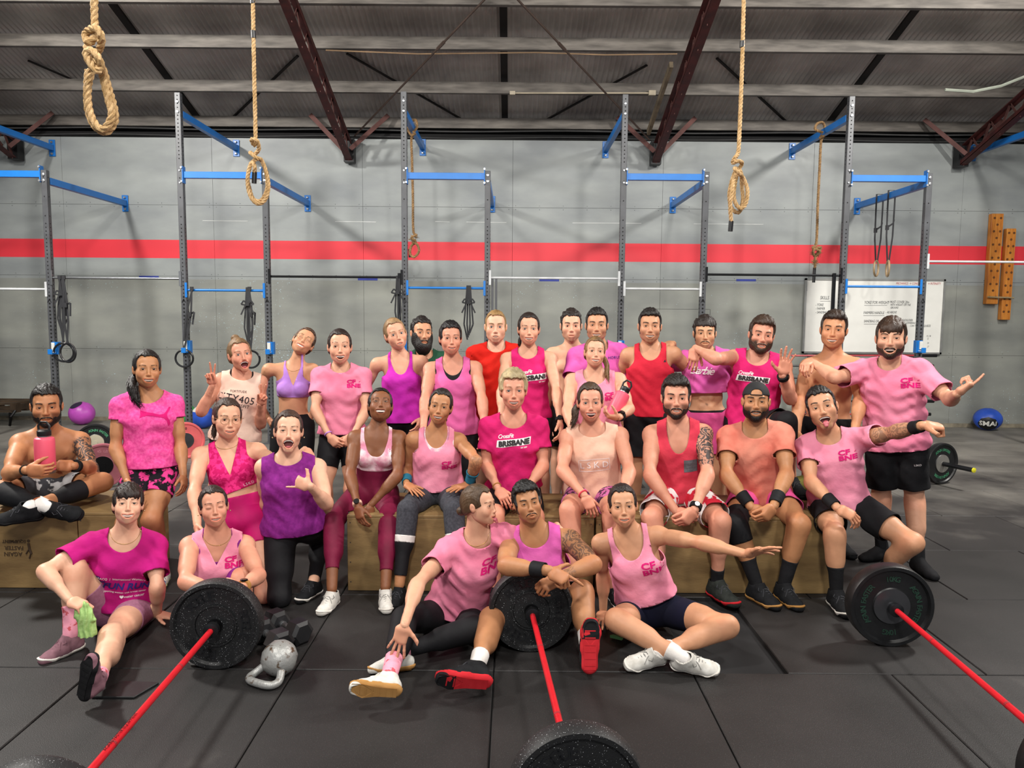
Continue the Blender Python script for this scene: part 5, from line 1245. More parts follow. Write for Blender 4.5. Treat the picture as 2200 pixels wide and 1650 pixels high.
    for k in 'ab':
        hd = o.get('h'+k, ('relax',)); pose = hd[0]; E, W = J['E'+k], J['W'+k]
        if pose == 'none': continue
        dr = nrm(hd[1]) if len(hd) > 1 and hd[1] is not None else nrm(W-E); pn = np.array(hd[2], float) if len(hd) > 2 else np.array([1., 0, 0])*(1 if k == 'a' else -1)+np.array([0, .3, 0])
        pn = nrm(pn-dr*(pn@dr)); Zh = -pn; Xh = np.cross(dr, Zh); R = np.stack([Xh, dr, Zh], 1); V_, Q_ = hand_geo(pose); sc = H/1.76*(.93 if f_ else 1.02); mir = np.array([1 if k == 'a' else -1, 1, 1.])
        Vh = (V_*mir*sc) @ R.T + W; Th = tris(Q_); Th = Th if k == 'a' else Th[:, ::-1]; ch = np.tile(sk*np.array([1.02, .92, .90]), (len(Vh), 1))
        Vs.append(Vh); Ts.append(Th); Cs.append(np.concatenate([ch, np.ones((len(Vh), 1))], 1)); hands[k] = (W, R, sc)
    off = np.cumsum([0]+[len(x) for x in Vs[:-1]]); V = np.concatenate(Vs); T = np.concatenate([t+q for t, q in zip(Ts, off)]); Cc = np.concatenate(Cs)
    near_ = np.linalg.norm(BV[:, :2]-Pv[:2], axis=1) < .16; SEAT.append((name_lab[:26], round(float(BV[near_, 2].min()), 3), round(float(BV[:, 2].min()), 3)))
    zmin = BV[:, 2].min(); root = empty('person', (Pv[0], Pv[1], max(0, zmin) if zmin < .15 else 0), name_lab, 'person', o.get('group', 'people posing for the group photo'))
    me = mesh_np('body', V, T, M_skin); ca_ = me.color_attributes.new('Col', 'FLOAT_COLOR', 'POINT'); ca_.data.foreach_set('color', Cc.astype(f32).ravel())
    body = link('body', me); adopt(body, root)
    def part(nm, V, T, m, lab_=None, smooth=True, parent=None):
        ob = link(nm, mesh_np(nm, V, T, m, smooth=smooth)); 
        if parent is not None: ob.parent = parent
        else: adopt(ob, root)
        if lab_: ob['label'] = lab_
        return ob
    # eyes, teeth, tongue
    if hx['lid'] > .05:
        for s in (-1, 1):
            R = rotm(-hr0[0]*.5, -hr0[1]*.4, 0) if abs(hr0[0]) < 45 else I3
            V_, F_ = uvs((s*.031, -.0730, -.0005), .0128, R=R, n=14, m=10); ob = part('eye', HW_(V_), F_, M_sclera)
            ob.data.materials.append(irism(o.get('iris', '#4a2e1a'))); ob.data.materials.append(M_pupil)
            mi = np.zeros(len(F_), np.int32); mi[:14] = 2; mi[14:28] = 1; mi[28:42] = 0; ob.data.polygons.foreach_set('material_index', mi)
    if hx['op'] > .003:
        w, op, zm, cr, arc = hx['w'], hx['op'], hx['zm'], hx['cr'], hx['arc']; n = 10; V_ = []; F_ = []
        hgt = min(.0135, op*.92) if op < .03 else .0095
        for i in range(n+1):
            x = -w*.92+2*w*.92*i/n; z = arc(x, 1)+.0015; y = -.0885+9*x*x
            V_ += [(x, y, z), (x, y-.001, z-hgt*(.9 if i % 2 else 1)), (x, y+.006, z), (x, y+.005, z-hgt)]
        for i in range(n):
            a = 4*i; F_ += [[a, a+4, a+5, a+1], [a+1, a+5, a+7, a+3], [a+2, a+3, a+7, a+6]]
        if o.get('mouth') not in ('talk',) or True: part('teeth', HW_(V_), F_, M_teeth)
        if op > .03:
            V_, F_ = uvs((0, -.072, zm-op*.45), .014); V_ = (V_-[0, -.072, zm-op*.45])*[1.2, 1.0, .5]+[0, -.072, zm-op*.45]; 
            if o['mouth'] != 'tongue': part('tongue', HW_(V_), F_, M_tongue)
    if o.get('mouth') == 'tongue' or o.get('tongue'):
        tg = SDF((-.03, -.15, -.13), (.03, -.04, -.04), .004); z0 = hx['zm']-hx['op']*.3
        tg.rc((0, -.07, z0), (0, -.102, z0-.010), .009, .009, .01, flat=((1, 0, 0), 1.5)); tg.rc((0, -.102, z0-.010), (0, -.112, z0-.026), .009, .0075, .01, flat=((1, 0, 0), 1.4)); V_, Q_ = tg.mesh(); part('tongue', HW_(V_), tris(Q_), M_tongue)
    hcm = hairm(o.get('haircol', '#2a1d15'))
    # brows
    bv = BVHTree.FromPolygons([Vector(p) for p in HV], [tuple(map(int, t)) for t in HT if HV[t[0], 1] < -.04 and HV[t[0], 2] > -.0])
    bm_ = hairm(o.get('brow', o.get('haircol', '#2a1d15')))
    for s in (-1, 1):
        pts = [(s*x, -.2, z+.006*o.get('browup', 0)) for x, z in ((.014, .0215), (.025, .0240), (.036, .0250), (.045, .0235), (.051, .0195))]; pr = [p for p in project(bv, pts, (0, 1, 0), -.0005) if p is not None]
        if len(pr) > 2:
            mb = MB().tube(pr, [.0018]+[(.0016 if f_ else .0030)]*(len(pr)-2)+[.0012], 5); part('eyebrow', HW_(np.array(mb.V)), mb.F, bm_)
    # hair
    if o.get('hair') == 'cap':
        g2 = SDF((-.12, -.14, -.08), (.12, .16, .15), .0048); X = g2.ax[0][:, None, None]; Y = g2.ax[1][None, :, None]; Z = g2.ax[2][None, None, :]
        g2.ell((0, .013, .024), I3, (.0815, .103, .098), 0); g2.d = np.maximum(g2.d, -(Z-.032+.10*(Y)+0*X).astype(f32)); g2.ell((0, -.10, .052), I3, (.035, .055, .024), .004, '-')
        g2.rc((-.04, .10, .022), (.04, .10, .022), .008, .008, .01); g2.rc((-.035, .15, .012), (.035, .15, .012), .006, .006, .01); g2.ell((0, .12, .018), I3, (.06, .045, .006), .01)
        V_, Q_ = g2.mesh(); hat = part('cap', HW_(V_), tris(Q_), mat('black_cap_cloth', '#17171a', .8), 'black cap worn backwards')
        mb = MB().tube([(x, -.0925+10*x*x*.9, .040) for x in np.linspace(-.036, .036, 7)], .006, 6, flat=.4); part('cap_strap', HW_(np.array(mb.V)), mb.F, mat('black_cap_cloth', '#17171a', .8), parent=hat)
        o2 = dict(o); o2['hair'] = 'short'; o2['hth'] = .003; V_, T_ = hair_geo(o2); V_, T_, _ = clip(V_, T_, .04-V_[:, 2]); part('hair', HW_(V_), T_, hcm)
    elif o.get('hair', 'short') != 'none':
        V_, T_ = hair_geo(o); part('hair', HW_(V_), T_, hcm)
    for i, tl in enumerate(o.get('tails', [])):   # (points in head space, r0, r1, n, wave)
        mb = strands([np.array(p) for p in tl[0]], tl[1], tl[2], tl[3], seed=i+3, wave=tl[4] if len(tl) > 4 else .006); part('ponytail' if not (len(tl) > 5) else tl[5], HW_(np.array(mb.V)), mb.F, hcm)
    if o.get('flyaway'):
        rr = np.random.RandomState(5); mb = MB()
        for i in range(o['flyaway']):
            a = rr.uniform(-1.6, 1.6); e = rr.uniform(.0, 1.3); c = np.array([.082*math.sin(a)*math.cos(e), .02-.05*math.cos(a)*math.cos(e)*0, .03+.09*math.sin(e)]); c[0] = .08*np.sign(c[0])*math.cos(e); d = nrm(c*[1, 0, .6]+rr.normal(size=3)*.05)
            mb.tube([c*.97, c+d*.006+rr.normal(size=3)*.004, c+d*.014+rr.normal(size=3)*.009], [.0007, .0006, .0003], 3)
        x_ = part('stray_hairs', HW_(np.array(mb.V)), mb.F, hcm); x_['kind'] = 'stuff'
    if o.get('beard', 0) >= .8: V_, T_ = beard_geo(o); part('beard', HW_(V_), T_, hairm(o.get('beardcol', o.get('haircol', '#2a1d15'))))
    if o.get('moustache') or o.get('beard', 0) >= .8:
        mb = MB(); bv2 = BVHTree.FromPolygons([Vector(p) for p in HV], [tuple(map(int, t)) for t in HT if HV[t[0], 1] < -.04 and HV[t[0], 2] < -.03]); k_ = 1.25 if o.get('beard', 0) >= .8 else 1
        for s in (-1, 1):
            pr = [p for p in project(bv2, [(s*x, -.2, hx['zm']+z) for x, z in ((.001, .0135), (.010, .0140), (.020, .0120), (.028, .0065), (.032, -.002))], (0, 1, 0), -.0) if p is not None]
            if len(pr) > 3: mb.tube(pr, ([.0026*k_]+[.0036*k_]*(len(pr)-3)+[.0026*k_, .0012]), 6)
        part('moustache', HW_(np.array(mb.V)), mb.F, hairm(o.get('beardcol', o.get('haircol', '#2a1d15'))))
    if o.get('glasses'):
        mb = MB()
        for s in (-1, 1): mb.tube([(s*.033+.024*math.cos(a), -.099+.012*math.cos(a)*s*math.cos(a)*0+abs(math.cos(a))*0, -.004+.021*math.sin(a)) for a in np.linspace(0, 2*PI, 17)[:-1]], .0011, 5, closed=True); mb.tube([(s*.057, -.098, .004), (s*.082, -.05, .006), (s*.088, .008, .0)], .0011, 5)
        mb.tube([(-.009, -.100, .0), (0, -.105, .003), (.009, -.100, .0)], .0011, 5); part('eyeglasses', HW_(np.array(mb.V)), mb.F, mat('gold_wire', '#b5966a', .3, .9))
    for s in o.get('earrings', ''):
        sx = -1 if s == 'a' else 1; V_, F_ = uvs((sx*.088, -.004, -.038), .0042, 8, 6); part('earring', HW_(V_), F_, mat('gold_stud', '#e0cfa0', .25, .9))
    if o.get('necklace'):
        c = N + up*.012; pts = []
        for a in np.linspace(0, 2*PI, 25)[:-1]: pts.append(c + r*.062*math.sin(a)*b + fr*(.055+.0*a)*math.cos(a)*1.15 + up*(-.035*max(0, math.cos(a)) + .0))
        bvb = BVHTree.FromPolygons([Vector(p) for p in BV], [tuple(map(int, t)) for t in BT]); pts = [np.array(bvb.find_nearest(Vector(p))[0])+nrm(p-c)*.002 for p in pts]
        MB_ = MB().tube(pts, .0012, 4, closed=True); part('necklace', np.array(MB_.V), MB_.F, mat('gold_chain', '#c9a75f', .3, .9))
    # ------------------------------------------------ clothes
    Tn = np.linalg.norm(N-Pv); G = {}
    def garment(c):
        kd = c['k']; m_ = c['m']; loose = c.get('loose', 0); nm = c.get('n', kd); BIG = .2
        if c.get('shell', loose < .006):
            keep = np.ones(len(BV), bool); V_ = BV + vnormals(BV, BT)*c.get('th', .0045); T_ = BT
        else:
            g2 = SDF(allp.min(0)-m-.05, allp.max(0)+m+.05, .0125)
            if kd in ('trunks',):
                fl_ = c.get('flare', .03)
                for q, x, rr_, hh in ((.02, 0, (.160*b, .114*b, .105), 0), (.18, 0, (.148*b, .108*b, .10), 0)): g2.ell(Pv+up*q*Tn, [hr, hf, up], rr_, .04, inf=loose*(.7 if q < .1 else .35))
                for s in (-1, 1): g2.ell(Pv-up*.03+hr*s*.07*b-hf*.045, [hr, hf, up], (.085*b, .08*b, .085), .04, inf=loose)
                for k in 'ab': L, K = J['L'+k], J['K'+k]; q = min(1, (c['len']+.03)/LT); g2.rc(L, L+(K-L)*q, th*1.03+loose, th*(1.03-.3*q)+fl_, .03)
            else:
                torso(g2, loose, c.get('hemloose', loose))
                dr_ = c.get('drape', 0)
                if dr_:
                    bw = (.125 if f_ else .14)*b; g2.rc(N-up*.38*Tn+fr*.01, N-up*(c['hem']), bw*.74+loose, bw*.74+dr_, .06, flat=(r, 1.34))
                if c.get('sleeve'):
                    for k in 'ab':
                        g3 = SDF(allp.min(0)-m-.05, allp.max(0)+m+.05, .0125); arm(g3, k, loose, upto=c['sleeve']+.05, infe=c.get('sl', loose+.012)); dv = nrm(J['E'+k]-J['S'+k]); q0 = float(J['S'+k]@dv)+c['sleeve']+.012
                        pl_ = g3.ax[0][:, None, None]*f32(dv[0])+g3.ax[1][None, :, None]*f32(dv[1])+g3.ax[2][None, None, :]*f32(dv[2])-f32(q0); g3.d = np.maximum(g3.d, pl_)
                        hh = np.maximum(.03-np.abs(g2.d-g3.d), 0)/.03; g2.d = np.minimum(g2.d, g3.d)-hh*hh*.03*.25
            V_, Q_ = g2.mesh(); T_ = tris(Q_)
        P = lab(V_); u, w_, q_ = P['u'], P['w'], P['q']; au = np.abs(u)
        if kd in ('leggings', 'trunks', 'tight_shorts'):
            ln = c['len']; f = np.full(len(V_), BIG); hm_ = [q['hem'] for q in o.get('wear', []) if q['k'] in ('tee', 'tank')]; wst = -w_-max(c['waist']*Tn, (max(hm_)-.03) if hm_ else 0)
            f = np.maximum(wst, (P['dt']-np.minimum(P['dla'], P['dlb']))*2.0)
            for k in 'ab': f = np.where((P['dl'+k] <= np.minimum(P['dla'], P['dlb'])) & (P['tl'+k] > .06), np.minimum(f, ln-P['tl'+k]), f)
            da = np.minimum(P['daa'], P['dab']); do = np.minimum(np.minimum(P['dt'], P['dla']), P['dlb'])
            if c.get('shell', loose < .006): f = np.minimum(f, da-do+.002)
        elif kd in ('sock', 'sleeve_knee', 'band'):
            k = c['w']; c = dict(c, t0=P['Ll'+k]-c['fromend'], t1=P['Ll'+k]+.05) if 'fromend' in c else c; pre = 'tl' if kd != 'band' else 'ta'; t = P[pre+k]; dd = P[('dl' if pre == 'tl' else 'da')+k]; oth = np.min([P[x] for x in ('dt', 'daa', 'dab', 'dla', 'dlb') if x != ('dl' if pre == 'tl' else 'da')+k], 0)
            f = np.minimum(np.minimum(t-c['t0'], c['t1']-t), oth-dd+.001)
        else:
            fa = np.full(len(V_), BIG)
            if kd == 'tee':
                for k in 'ab': fa = np.where((P['da'+k] < P['dt']+.01) & (P['ta'+k] < c['sleeve']+.035) & (P['dt'] > c.get('hemloose', loose)+.012), np.minimum(fa, c['sleeve']-P['ta'+k]), fa)
            else:
                arm_d = np.minimum(P['daa'], P['dab']); so = c.get('so', .115)*b; hole = c.get('hole', .40)*Tn; wd = c.get('wide', .30)
                U = so + np.where(-w_ > hole*.35, ((-w_-hole*.35)/hole).clip(0, 3)**2*wd, 0); fa = U-au
                if c.get('shell', loose < .006): fa = np.minimum(fa, arm_d-P['dt']+.004)
            nd = c.get('nd', .07); nw = c.get('nw', .075); nb = c.get('nb', .02); pw = c.get('np', 2.0)
            depth = np.where(q_ > -.005, nd, nb); wz = w_-.02
            if c.get('v'): fn = (au/nw + (-wz).clip(0, 9)/depth-1)*min(nw, .05); fn = np.where(wz > 0, (au/nw-1)*nw, fn)
            else: fn = ((au/nw)**pw + ((-wz).clip(0, 9)/depth)**pw)**(1/pw)-1; fn = np.where(wz > 0, au/nw-1, fn)*min(nw, depth.min() if hasattr(depth, 'min') else nd)
            if kd == 'bra': fn = np.where(q_ < -.03, np.minimum(fn, 1), fn)
            f = np.minimum(fa, np.where((P['daa'] < P['dt']) | (P['dab'] < P['dt']), BIG, fn) if kd == 'tee' else fn); hm = w_+c['hem'] + c.get('tilt', 0)*u + c.get('wave', .0)*np.sin(u*30)
            isarm = ((P['daa'] < P['dt']) & (P['taa'] < c.get('sleeve', 0)+.04)) | ((P['dab'] < P['dt']) & (P['tab'] < c.get('sleeve', 0)+.04)); f = np.minimum(f, np.where(isarm & (kd == 'tee'), BIG, hm))
        V_, T_, (ff,) = clip(V_, T_, f, (f,))
        if not len(T_): WARN.append((name_lab[:20], 'empty garment', kd)); return
        # drop loose islands far smaller than the garment
        if loose >= .006 and not c.get('shell'):
            Nn = vnormals(V_, T_); A = c.get('fold', .004); sd = c.get('seed', int(D*10)); hmz = np.clip(1.3+((V_-N)@up)*0, 0, 2)
            x, y, z = (V_-N)@r, (V_-N)@fr, (V_-N)@up
            n = np.sin(z*70+np.sin(x*22+sd)*2.2+x*25*np.sin(sd))*np.sin(x*14+sd*1.7+y*10) + .7*np.sin(x*55+z*18+sd*2+np.sin(z*15)*1.5)*np.clip(-z/.35, 0, 1) + .5*np.sin((x*1.0+z)*90+sd)*np.exp(-((np.abs(x)-.16)/.06)**2)
            if kd == 'trunks': n = np.sin(x*60+sd)*np.sin(z*20+sd) + .6*np.sin((x+y)*40+z*50)
            V_ = V_ + Nn*(n*A)[:, None]
        V_, T_ = rim(press(V_), T_, .005)
        names = dict(tee='t_shirt', tank='tank_top', bra='sports_bra', leggings='leggings', trunks='shorts', tight_shorts='bike_shorts', sock='sock', sleeve_knee='knee_sleeve', band='wristband')
        ob = part(c.get('n', names.get(kd, kd)), V_, T_, m_, c.get('label')); 
        if kd in ('tee', 'tank') or (kd == 'bra' and 'top' not in G): G['top'] = (V_, T_, ob)
        if kd in ('trunks', 'leggings', 'tight_shorts'): G['bottom'] = (V_, T_, ob)
    for c in o.get('wear', []): garment(c)
    # prints on the shirt: (kind, text, u, w, size, material, opts)
    def put_print(geo, m_, u0, w0, ang=0, nm='shirt_print', off=.0022, which='top'):
        if which not in G: return
        Vt, Ft = geo; GV, GT, gob = G[which]; key = 'bv'+which
        if key not in G: G[key] = BVHTree.FromPolygons([Vector(p) for p in GV], [tuple(map(int, t)) for t in GT])
        ca2, sa2 = math.cos(ang), math.sin(ang); R_, F_r, U_ = (r, fr, up) if which == 'top' else (hr, hf, up)
        O_ = N if which == 'top' else Pv
        P = [O_ + R_*(u0+p[0]*ca2-p[1]*sa2) + U_*(w0+p[0]*sa2+p[1]*ca2) + F_r*.5 for p in Vt]; hit = project(G[key], P, -F_r, off)
        ok = [h is not None for h in hit]; Pn = [h if h is not None else np.zeros(3) for h in hit]; qd = [float((h-O_)@F_r) if h is not None else 0 for h in hit]; Ft = [q for q in Ft if all(ok[i] for i in q) and max(qd[i] for i in q)-min(qd[i] for i in q) < .05]
        if Ft: part(nm, np.array(Pn), Ft, m_, smooth=False, parent=gob)
    def rect(wd, ht, nx_=16, ny_=4, skew=0):
        Vt = [((i/nx_-.5)*wd + skew*(j/ny_-.5)*ht, (j/ny_-.5)*ht, 0) for j in range(ny_+1) for i in range(nx_+1)]; Ft = [[j*(nx_+1)+i, j*(nx_+1)+i+1, (j+1)*(nx_+1)+i+1, (j+1)*(nx_+1)+i] for j in range(ny_) for i in range(nx_)]
        return np.array(Vt), Ft
    for p in o.get('prints', []):
        kd = p[0]; 
        if kd == 'cfbne':
            u0, w0, s, m_ = p[1:5]; put_print(text_geo('CF', size=s*.86, bold=.0016, spacing=1.0, align='LEFT', sx=1.55), m_, u0-s*1.25, w0+s*.36, off=.004); put_print(text_geo('BNE', size=s*.86, bold=.0016, spacing=1.0, align='LEFT', sx=1.55), m_, u0-s*1.25, w0-s*.36, off=.004)
            put_print(rect(s*.3, s*.07, 3, 1), m_, u0+s*1.0, w0+s*.36, .6, off=.004)
        elif kd == 'brisbane':
            u0, w0, s = p[1:4]; ang = p[4] if len(p) > 4 else .09
            put_print(rect(s*1.0, s*.19, 22, 4, .25), mat('white_ink', '#ece8e6', .8, var=.02), u0, w0, ang, off=.0022)
            put_print(text_geo('BRISBANE', size=s*.185, bold=.0026, shear=.12, sx=1.12), mat('black_ink', '#2a2628', .8), u0, w0-.001, ang, off=.0065)
            put_print(text_geo('CrossFit', size=s*.15, bold=.0006, shear=.35, spacing=.9), mat('white_ink', '#ece8e6', .8), u0-s*.24, w0+s*.165, ang); put_print(text_geo('EST 2007', size=s*.05, bold=.0003), mat('white_ink', '#ece8e6', .8), u0+s*.3, w0-s*.13, ang)
        elif kd == 'text':
            _, t, u0, w0, s, m_ = p[:6]; kw = p[6] if len(p) > 6 else {}; wh = kw.pop('which', 'top') if 'which' in kw else 'top'; an_ = kw.get('ang', 0); kk = {a: b_ for a, b_ in kw.items() if a != 'ang'}
            put_print(text_geo(t, size=s, **kk), m_, u0, w0, an_, which=wh, off=.0045)
        elif kd == 'rect': _, u0, w0, wd, ht, m_ = p[:6]; put_print(rect(wd, ht), m_, u0, w0, p[6] if len(p) > 6 else 0, nm=p[7] if len(p) > 7 else 'shirt_print')
        elif kd == 'poly':
            _, pts, u0, w0, s, m_ = p[:6]; mb = MB(); 
            bm = bmesh.new(); vs_ = [bm.verts.new((x*s, y*s, 0)) for x, y in pts]; bm.faces.new(vs_); bmesh.ops.triangulate(bm, faces=bm.faces); bmesh.ops.subdivide_edges(bm, edges=bm.edges[:], cuts=2, use_grid_fill=True); bmesh.ops.triangulate(bm, faces=bm.faces)
            bm.verts.index_update(); put_print((np.array([v_.co[:] for v_ in bm.verts]), [[v_.index for v_ in f2.verts] for f2 in bm.faces]), m_, u0, w0); bm.free()
    # ------------------------------------------------ feet
    for k in 'ab':
        sh = o.get('shoe'+k, o.get('shoes')); K, A = J['K'+k], J['A'+k]; s = -1 if k == 'a' else 1
        fd = o.get('f'+k); dn = nrm(K-A)
        td = nrm(fd[0]) if fd else (nrm((s*.18, -1, 0)) if abs(dn[2]) > .35 else nrm(np.array([s*.2, -.2, 1.])))
        zz = np.array(fd[1], float) if fd and len(fd) > 1 else (np.array([0, 0, 1.]) if abs(dn[2]) > .35 else dn); zz = nrm(zz-td*(zz@td)); xx = np.cross(td, zz); R = np.stack([xx, td, zz], 1); sc = H/1.75*(.93 if f_ else 1.02)*o.get('foot', 1.0)
        As = np.array([A[0], A[1], .0845*sc]) if (zz[2] > .93 and abs(td[2]) < .12 and A[2] < .16) else A
        if sh and sh.get('bare') is None: make_shoe(root, As, R, k == 'a', sh['m'], sh['s'], sh.get('l'), sc, bottom=sh.get('bottom'), toe=sh.get('toe'))
        elif sh: V2, T2, _, _ = shoe_geo('foot'); mir = np.array([1 if k == 'b' else -1, 1, 1.])*sc*[.9, .95, .95]; part('sock', (V2*mir) @ R.T + A, T2 if k == 'b' else T2[:, ::-1], sh['m'], sh.get('label'))
    # watches and bands as rings round the wrist
    for (k, t, rad, wd, m_, nm) in o.get('rings', []):
        E, W = J['E'+k], J['W'+k]; c = E+(W-E)*t; d = nrm(W-E); rr_ = ua*(.82+(.56-.82)*t)+.003
        ob = MB().lathe([(rr_-.002, -wd/2), (rr_+rad, -wd/2), (rr_+rad, wd/2), (rr_-.002, wd/2)], c, d, 20).build(nm, m_, root, smooth=True)
        if nm == 'watch':
            fc = nrm(np.cross(d, np.cross(d, (0, .9, -.3)))) ; fc = nrm(np.array([0, -.8, .6])-d*(np.array([0, -.8, .6])@d)); sf = MB().lathe([(.019, 0), (.019, .007), (.016, .009)], c+fc*(rr_), fc, 16).build('watch_face', mat('watch_glass', '#0c0d10', .15), None); sf.parent = ob; sf.matrix_parent_inverse = Matrix.Identity(4)
            sf.matrix_parent_inverse = ob.matrix_parent_inverse.inverted() if False else Matrix.Identity(4)
    return dict(J=J, root=root, hands=hands, N=N, Pv=Pv, r=r, up=up, fr=fr, Hc=Hc, hs=hs, hR=hR)
# ================================================================= PEOPLE
c_pink = cloth('pink_cotton', '#e98ea8', '#dc7996', vscale=5); c_pink2 = cloth('light_pink_cotton', '#ee98b0', '#e0859f', vscale=6); c_heat = cloth('heathered_pink', '#ec5ba0', '#dd4690', vscale=60, thr=(.4, .6))
c_hot = cloth('hot_pink_cotton', '#d6266f', '#bf1a5f'); c_mag = cloth('magenta_jersey', '#c22fae', '#ab2099'); c_magt = cloth('magenta_cotton', '#bd1a7c', '#a81269'); c_barb = cloth('orchid_cotton', '#d965ab', '#c653a0')
c_red = cloth('scarlet_jersey', '#dc281a', '#c01a10', vscale=3); c_redt = cloth('red_jersey', '#d22c40', '#b81e33'); c_cream = cloth('cream_cotton', '#e9cdbb', '#dcb8a6', vscale=4); c_peach = cloth('peach_cotton', '#eabfa8', '#dcaa92')
c_salm = cloth('washed_salmon_cotton', '#dd8f7a', '#c65f50', vscale=4, thr=(.35, .62)); c_purp = cloth('purple_mesh', '#8c2a88', '#761f75', vscale=40); c_green = cloth('dark_green_cotton', '#25503a', '#1c3d2c')
c_lil = cloth('lilac_fabric', '#b98ad8', '#a878c8', bump=.1); c_tie = cloth('tie_dye_fabric', '#f3dfe2', '#dd8fa8', vscale=14, thr=(.42, .62), bump=.1); c_leo = cloth('mottled_pink_fabric', '#e2307f', '#c01560', vscale=38, thr=(.47, .53), bump=.1)
c_ptank = cloth('rose_jersey', '#dc6ba4', '#c95a95'); c_coral = cloth('coral_cotton', '#dc4557', '#c53248'); c_grey = cloth('grey_marl', '#6f7075', '#5c5d62', vscale=60)
c_blk = cloth('black_lycra', '#1a1a1d', '#131316', bump=.1, rough=.7); c_blks = cloth('black_shorts_cloth', '#1e1e21', '#151517'); c_navy = cloth('navy_lycra', '#14162c', '#0f1020', bump=.1); c_maroon = cloth('maroon_lycra', '#7a1a3c', '#661230', bump=.1, rough=.6)
c_pinks = cloth('raspberry_lycra', '#c4156c', '#ad0e5c', bump=.1, rough=.6); c_mauve = cloth('mauve_lycra', '#a9758e', '#98657e', vscale=50, bump=.1); c_gleg = cloth('charcoal_marl', '#45464d', '#34353b', vscale=70, bump=.1)
c_hotsh = cloth('pink_shorts_cloth', '#e05b98', '#d04c89'); c_marb = cloth('marbled_black_pink', '#e0408c', '#17121a', vscale=24, thr=(.50, .56), bump=.1, detail=7); c_camo = cloth('grey_camo_cloth', '#bdbdbf', '#3b3b40', vscale=7, thr=(.48, .5), bump=.2)
c_patch = cloth('patchwork_shorts', '#e6e2e0', '#c5263a', vscale=7, thr=(.47, .49)); c_leop = cloth('leopard_lycra', '#c56aa0', '#3c2438', vscale=40, thr=(.46, .5), stretch=(1, 1, .6), bump=.1)
c_wht = cloth('white_cotton', '#e4e0dc', '#d2cdc8'); c_teal = cloth('teal_wrap', '#2f7d96', '#22627a'); c_pinksock = cloth('pink_sock', '#e79aae', '#c4565f', vscale=24, thr=(.40, .43))
c_shoew = cloth('white_mesh', '#d8d6d0', '#bfbcb4', vscale=30, bump=.15); c_solew = cloth('white_foam', '#e6e3dc', '#d5d0c7', bump=.05); c_shoeb = cloth('black_mesh', '#1c1d20', '#131416', vscale=30); c_soleb = cloth('black_rubber_sole', '#1a1a1c', '#121214'); c_soleg = cloth('gum_rubber', '#b88a52', '#a67840', bump=.1); c_soler = cloth('red_rubber', '#cf3038', '#b82029', bump=.1)
c_lace = cloth('grey_lace', '#8e8d8a', '#7c7b78', bump=0); c_laced = cloth('dark_grey_lace', '#45464b', '#38393d', bump=0); c_shoem = cloth('mauve_mesh', '#8c6670', '#795660', vscale=30); c_shoed = cloth('dark_olive_mesh', '#2e322f', '#222523', vscale=30); c_shoeblue = cloth('cream_blue_mesh', '#d9d8d0', '#2c4a86', vscale=10, thr=(.46, .5))
c_lime = cloth('lime_sole', '#b9c98a', '#a5b577'); c_ink = cloth('pink_ink', '#c9186c', '#c9186c', bump=0); c_inkw = cloth('white_ink2', '#efe9e9', '#efe9e9', bump=0); c_inkb = cloth('black_ink2', '#2a282c', '#2a282c', bump=0); c_inkn = cloth('navy_ink', '#2e2a78', '#2e2a78', bump=0)
SW = dict(m=c_shoew, s=c_solew, l=c_lace); SB = dict(m=c_shoeb, s=c_solew, l=c_laced); SBB = dict(m=c_shoeb, s=c_soleb, l=c_laced); SGUM = dict(m=c_shoew, s=c_soleg, l=c_shoew, bottom=c_soleg); SBG = dict(m=c_shoeb, s=c_soleg, l=c_laced)
SRED = dict(m=c_shoeb, s=c_soler, l=c_laced, bottom=c_soler, toe=c_soleb); SDR = dict(m=c_shoed, s=c_soler, l=c_laced); SMA = dict(m=c_shoem, s=c_solew, l=c_shoem); SMAb = dict(m=c_shoem, s=c_soleb, l=c_shoem, bottom=c_soleb); SBL = dict(m=c_shoeblue, s=c_lime, l=c_navy)
def sockp(m, LS0, h, H, k): 
    return dict(k='sock', m=m, w=k, fromend=h, th=.004)
def socks(m, h, H): return [sockp(m, 0, h, H, 'a'), sockp(m, 0, h, H, 'b')]
tee = lambda m, hem, **k: dict(dict(k='tee', m=m, hem=hem, sleeve=.17, loose=.016, hemloose=.03, drape=.03, nw=.076, nd=.048, nb=.02, fold=.0035), **k)
tank = lambda m, hem, **k: dict(dict(k='tank', m=m, hem=hem, loose=.012, hemloose=.022, drape=.02, nw=.078, nd=.085, nb=.04, so=.125, hole=.42, fold=.003), **k)
SK = dict(fair='#d6a487', mid='#c89573', tan='#b38059', olive='#b07e58', brown='#7f5236', light='#dcae92', red='#d0957b')
P = {}
def add(key, lab, **o): P[key] = person(lab, o)
HIP = lambda x, y, z: None
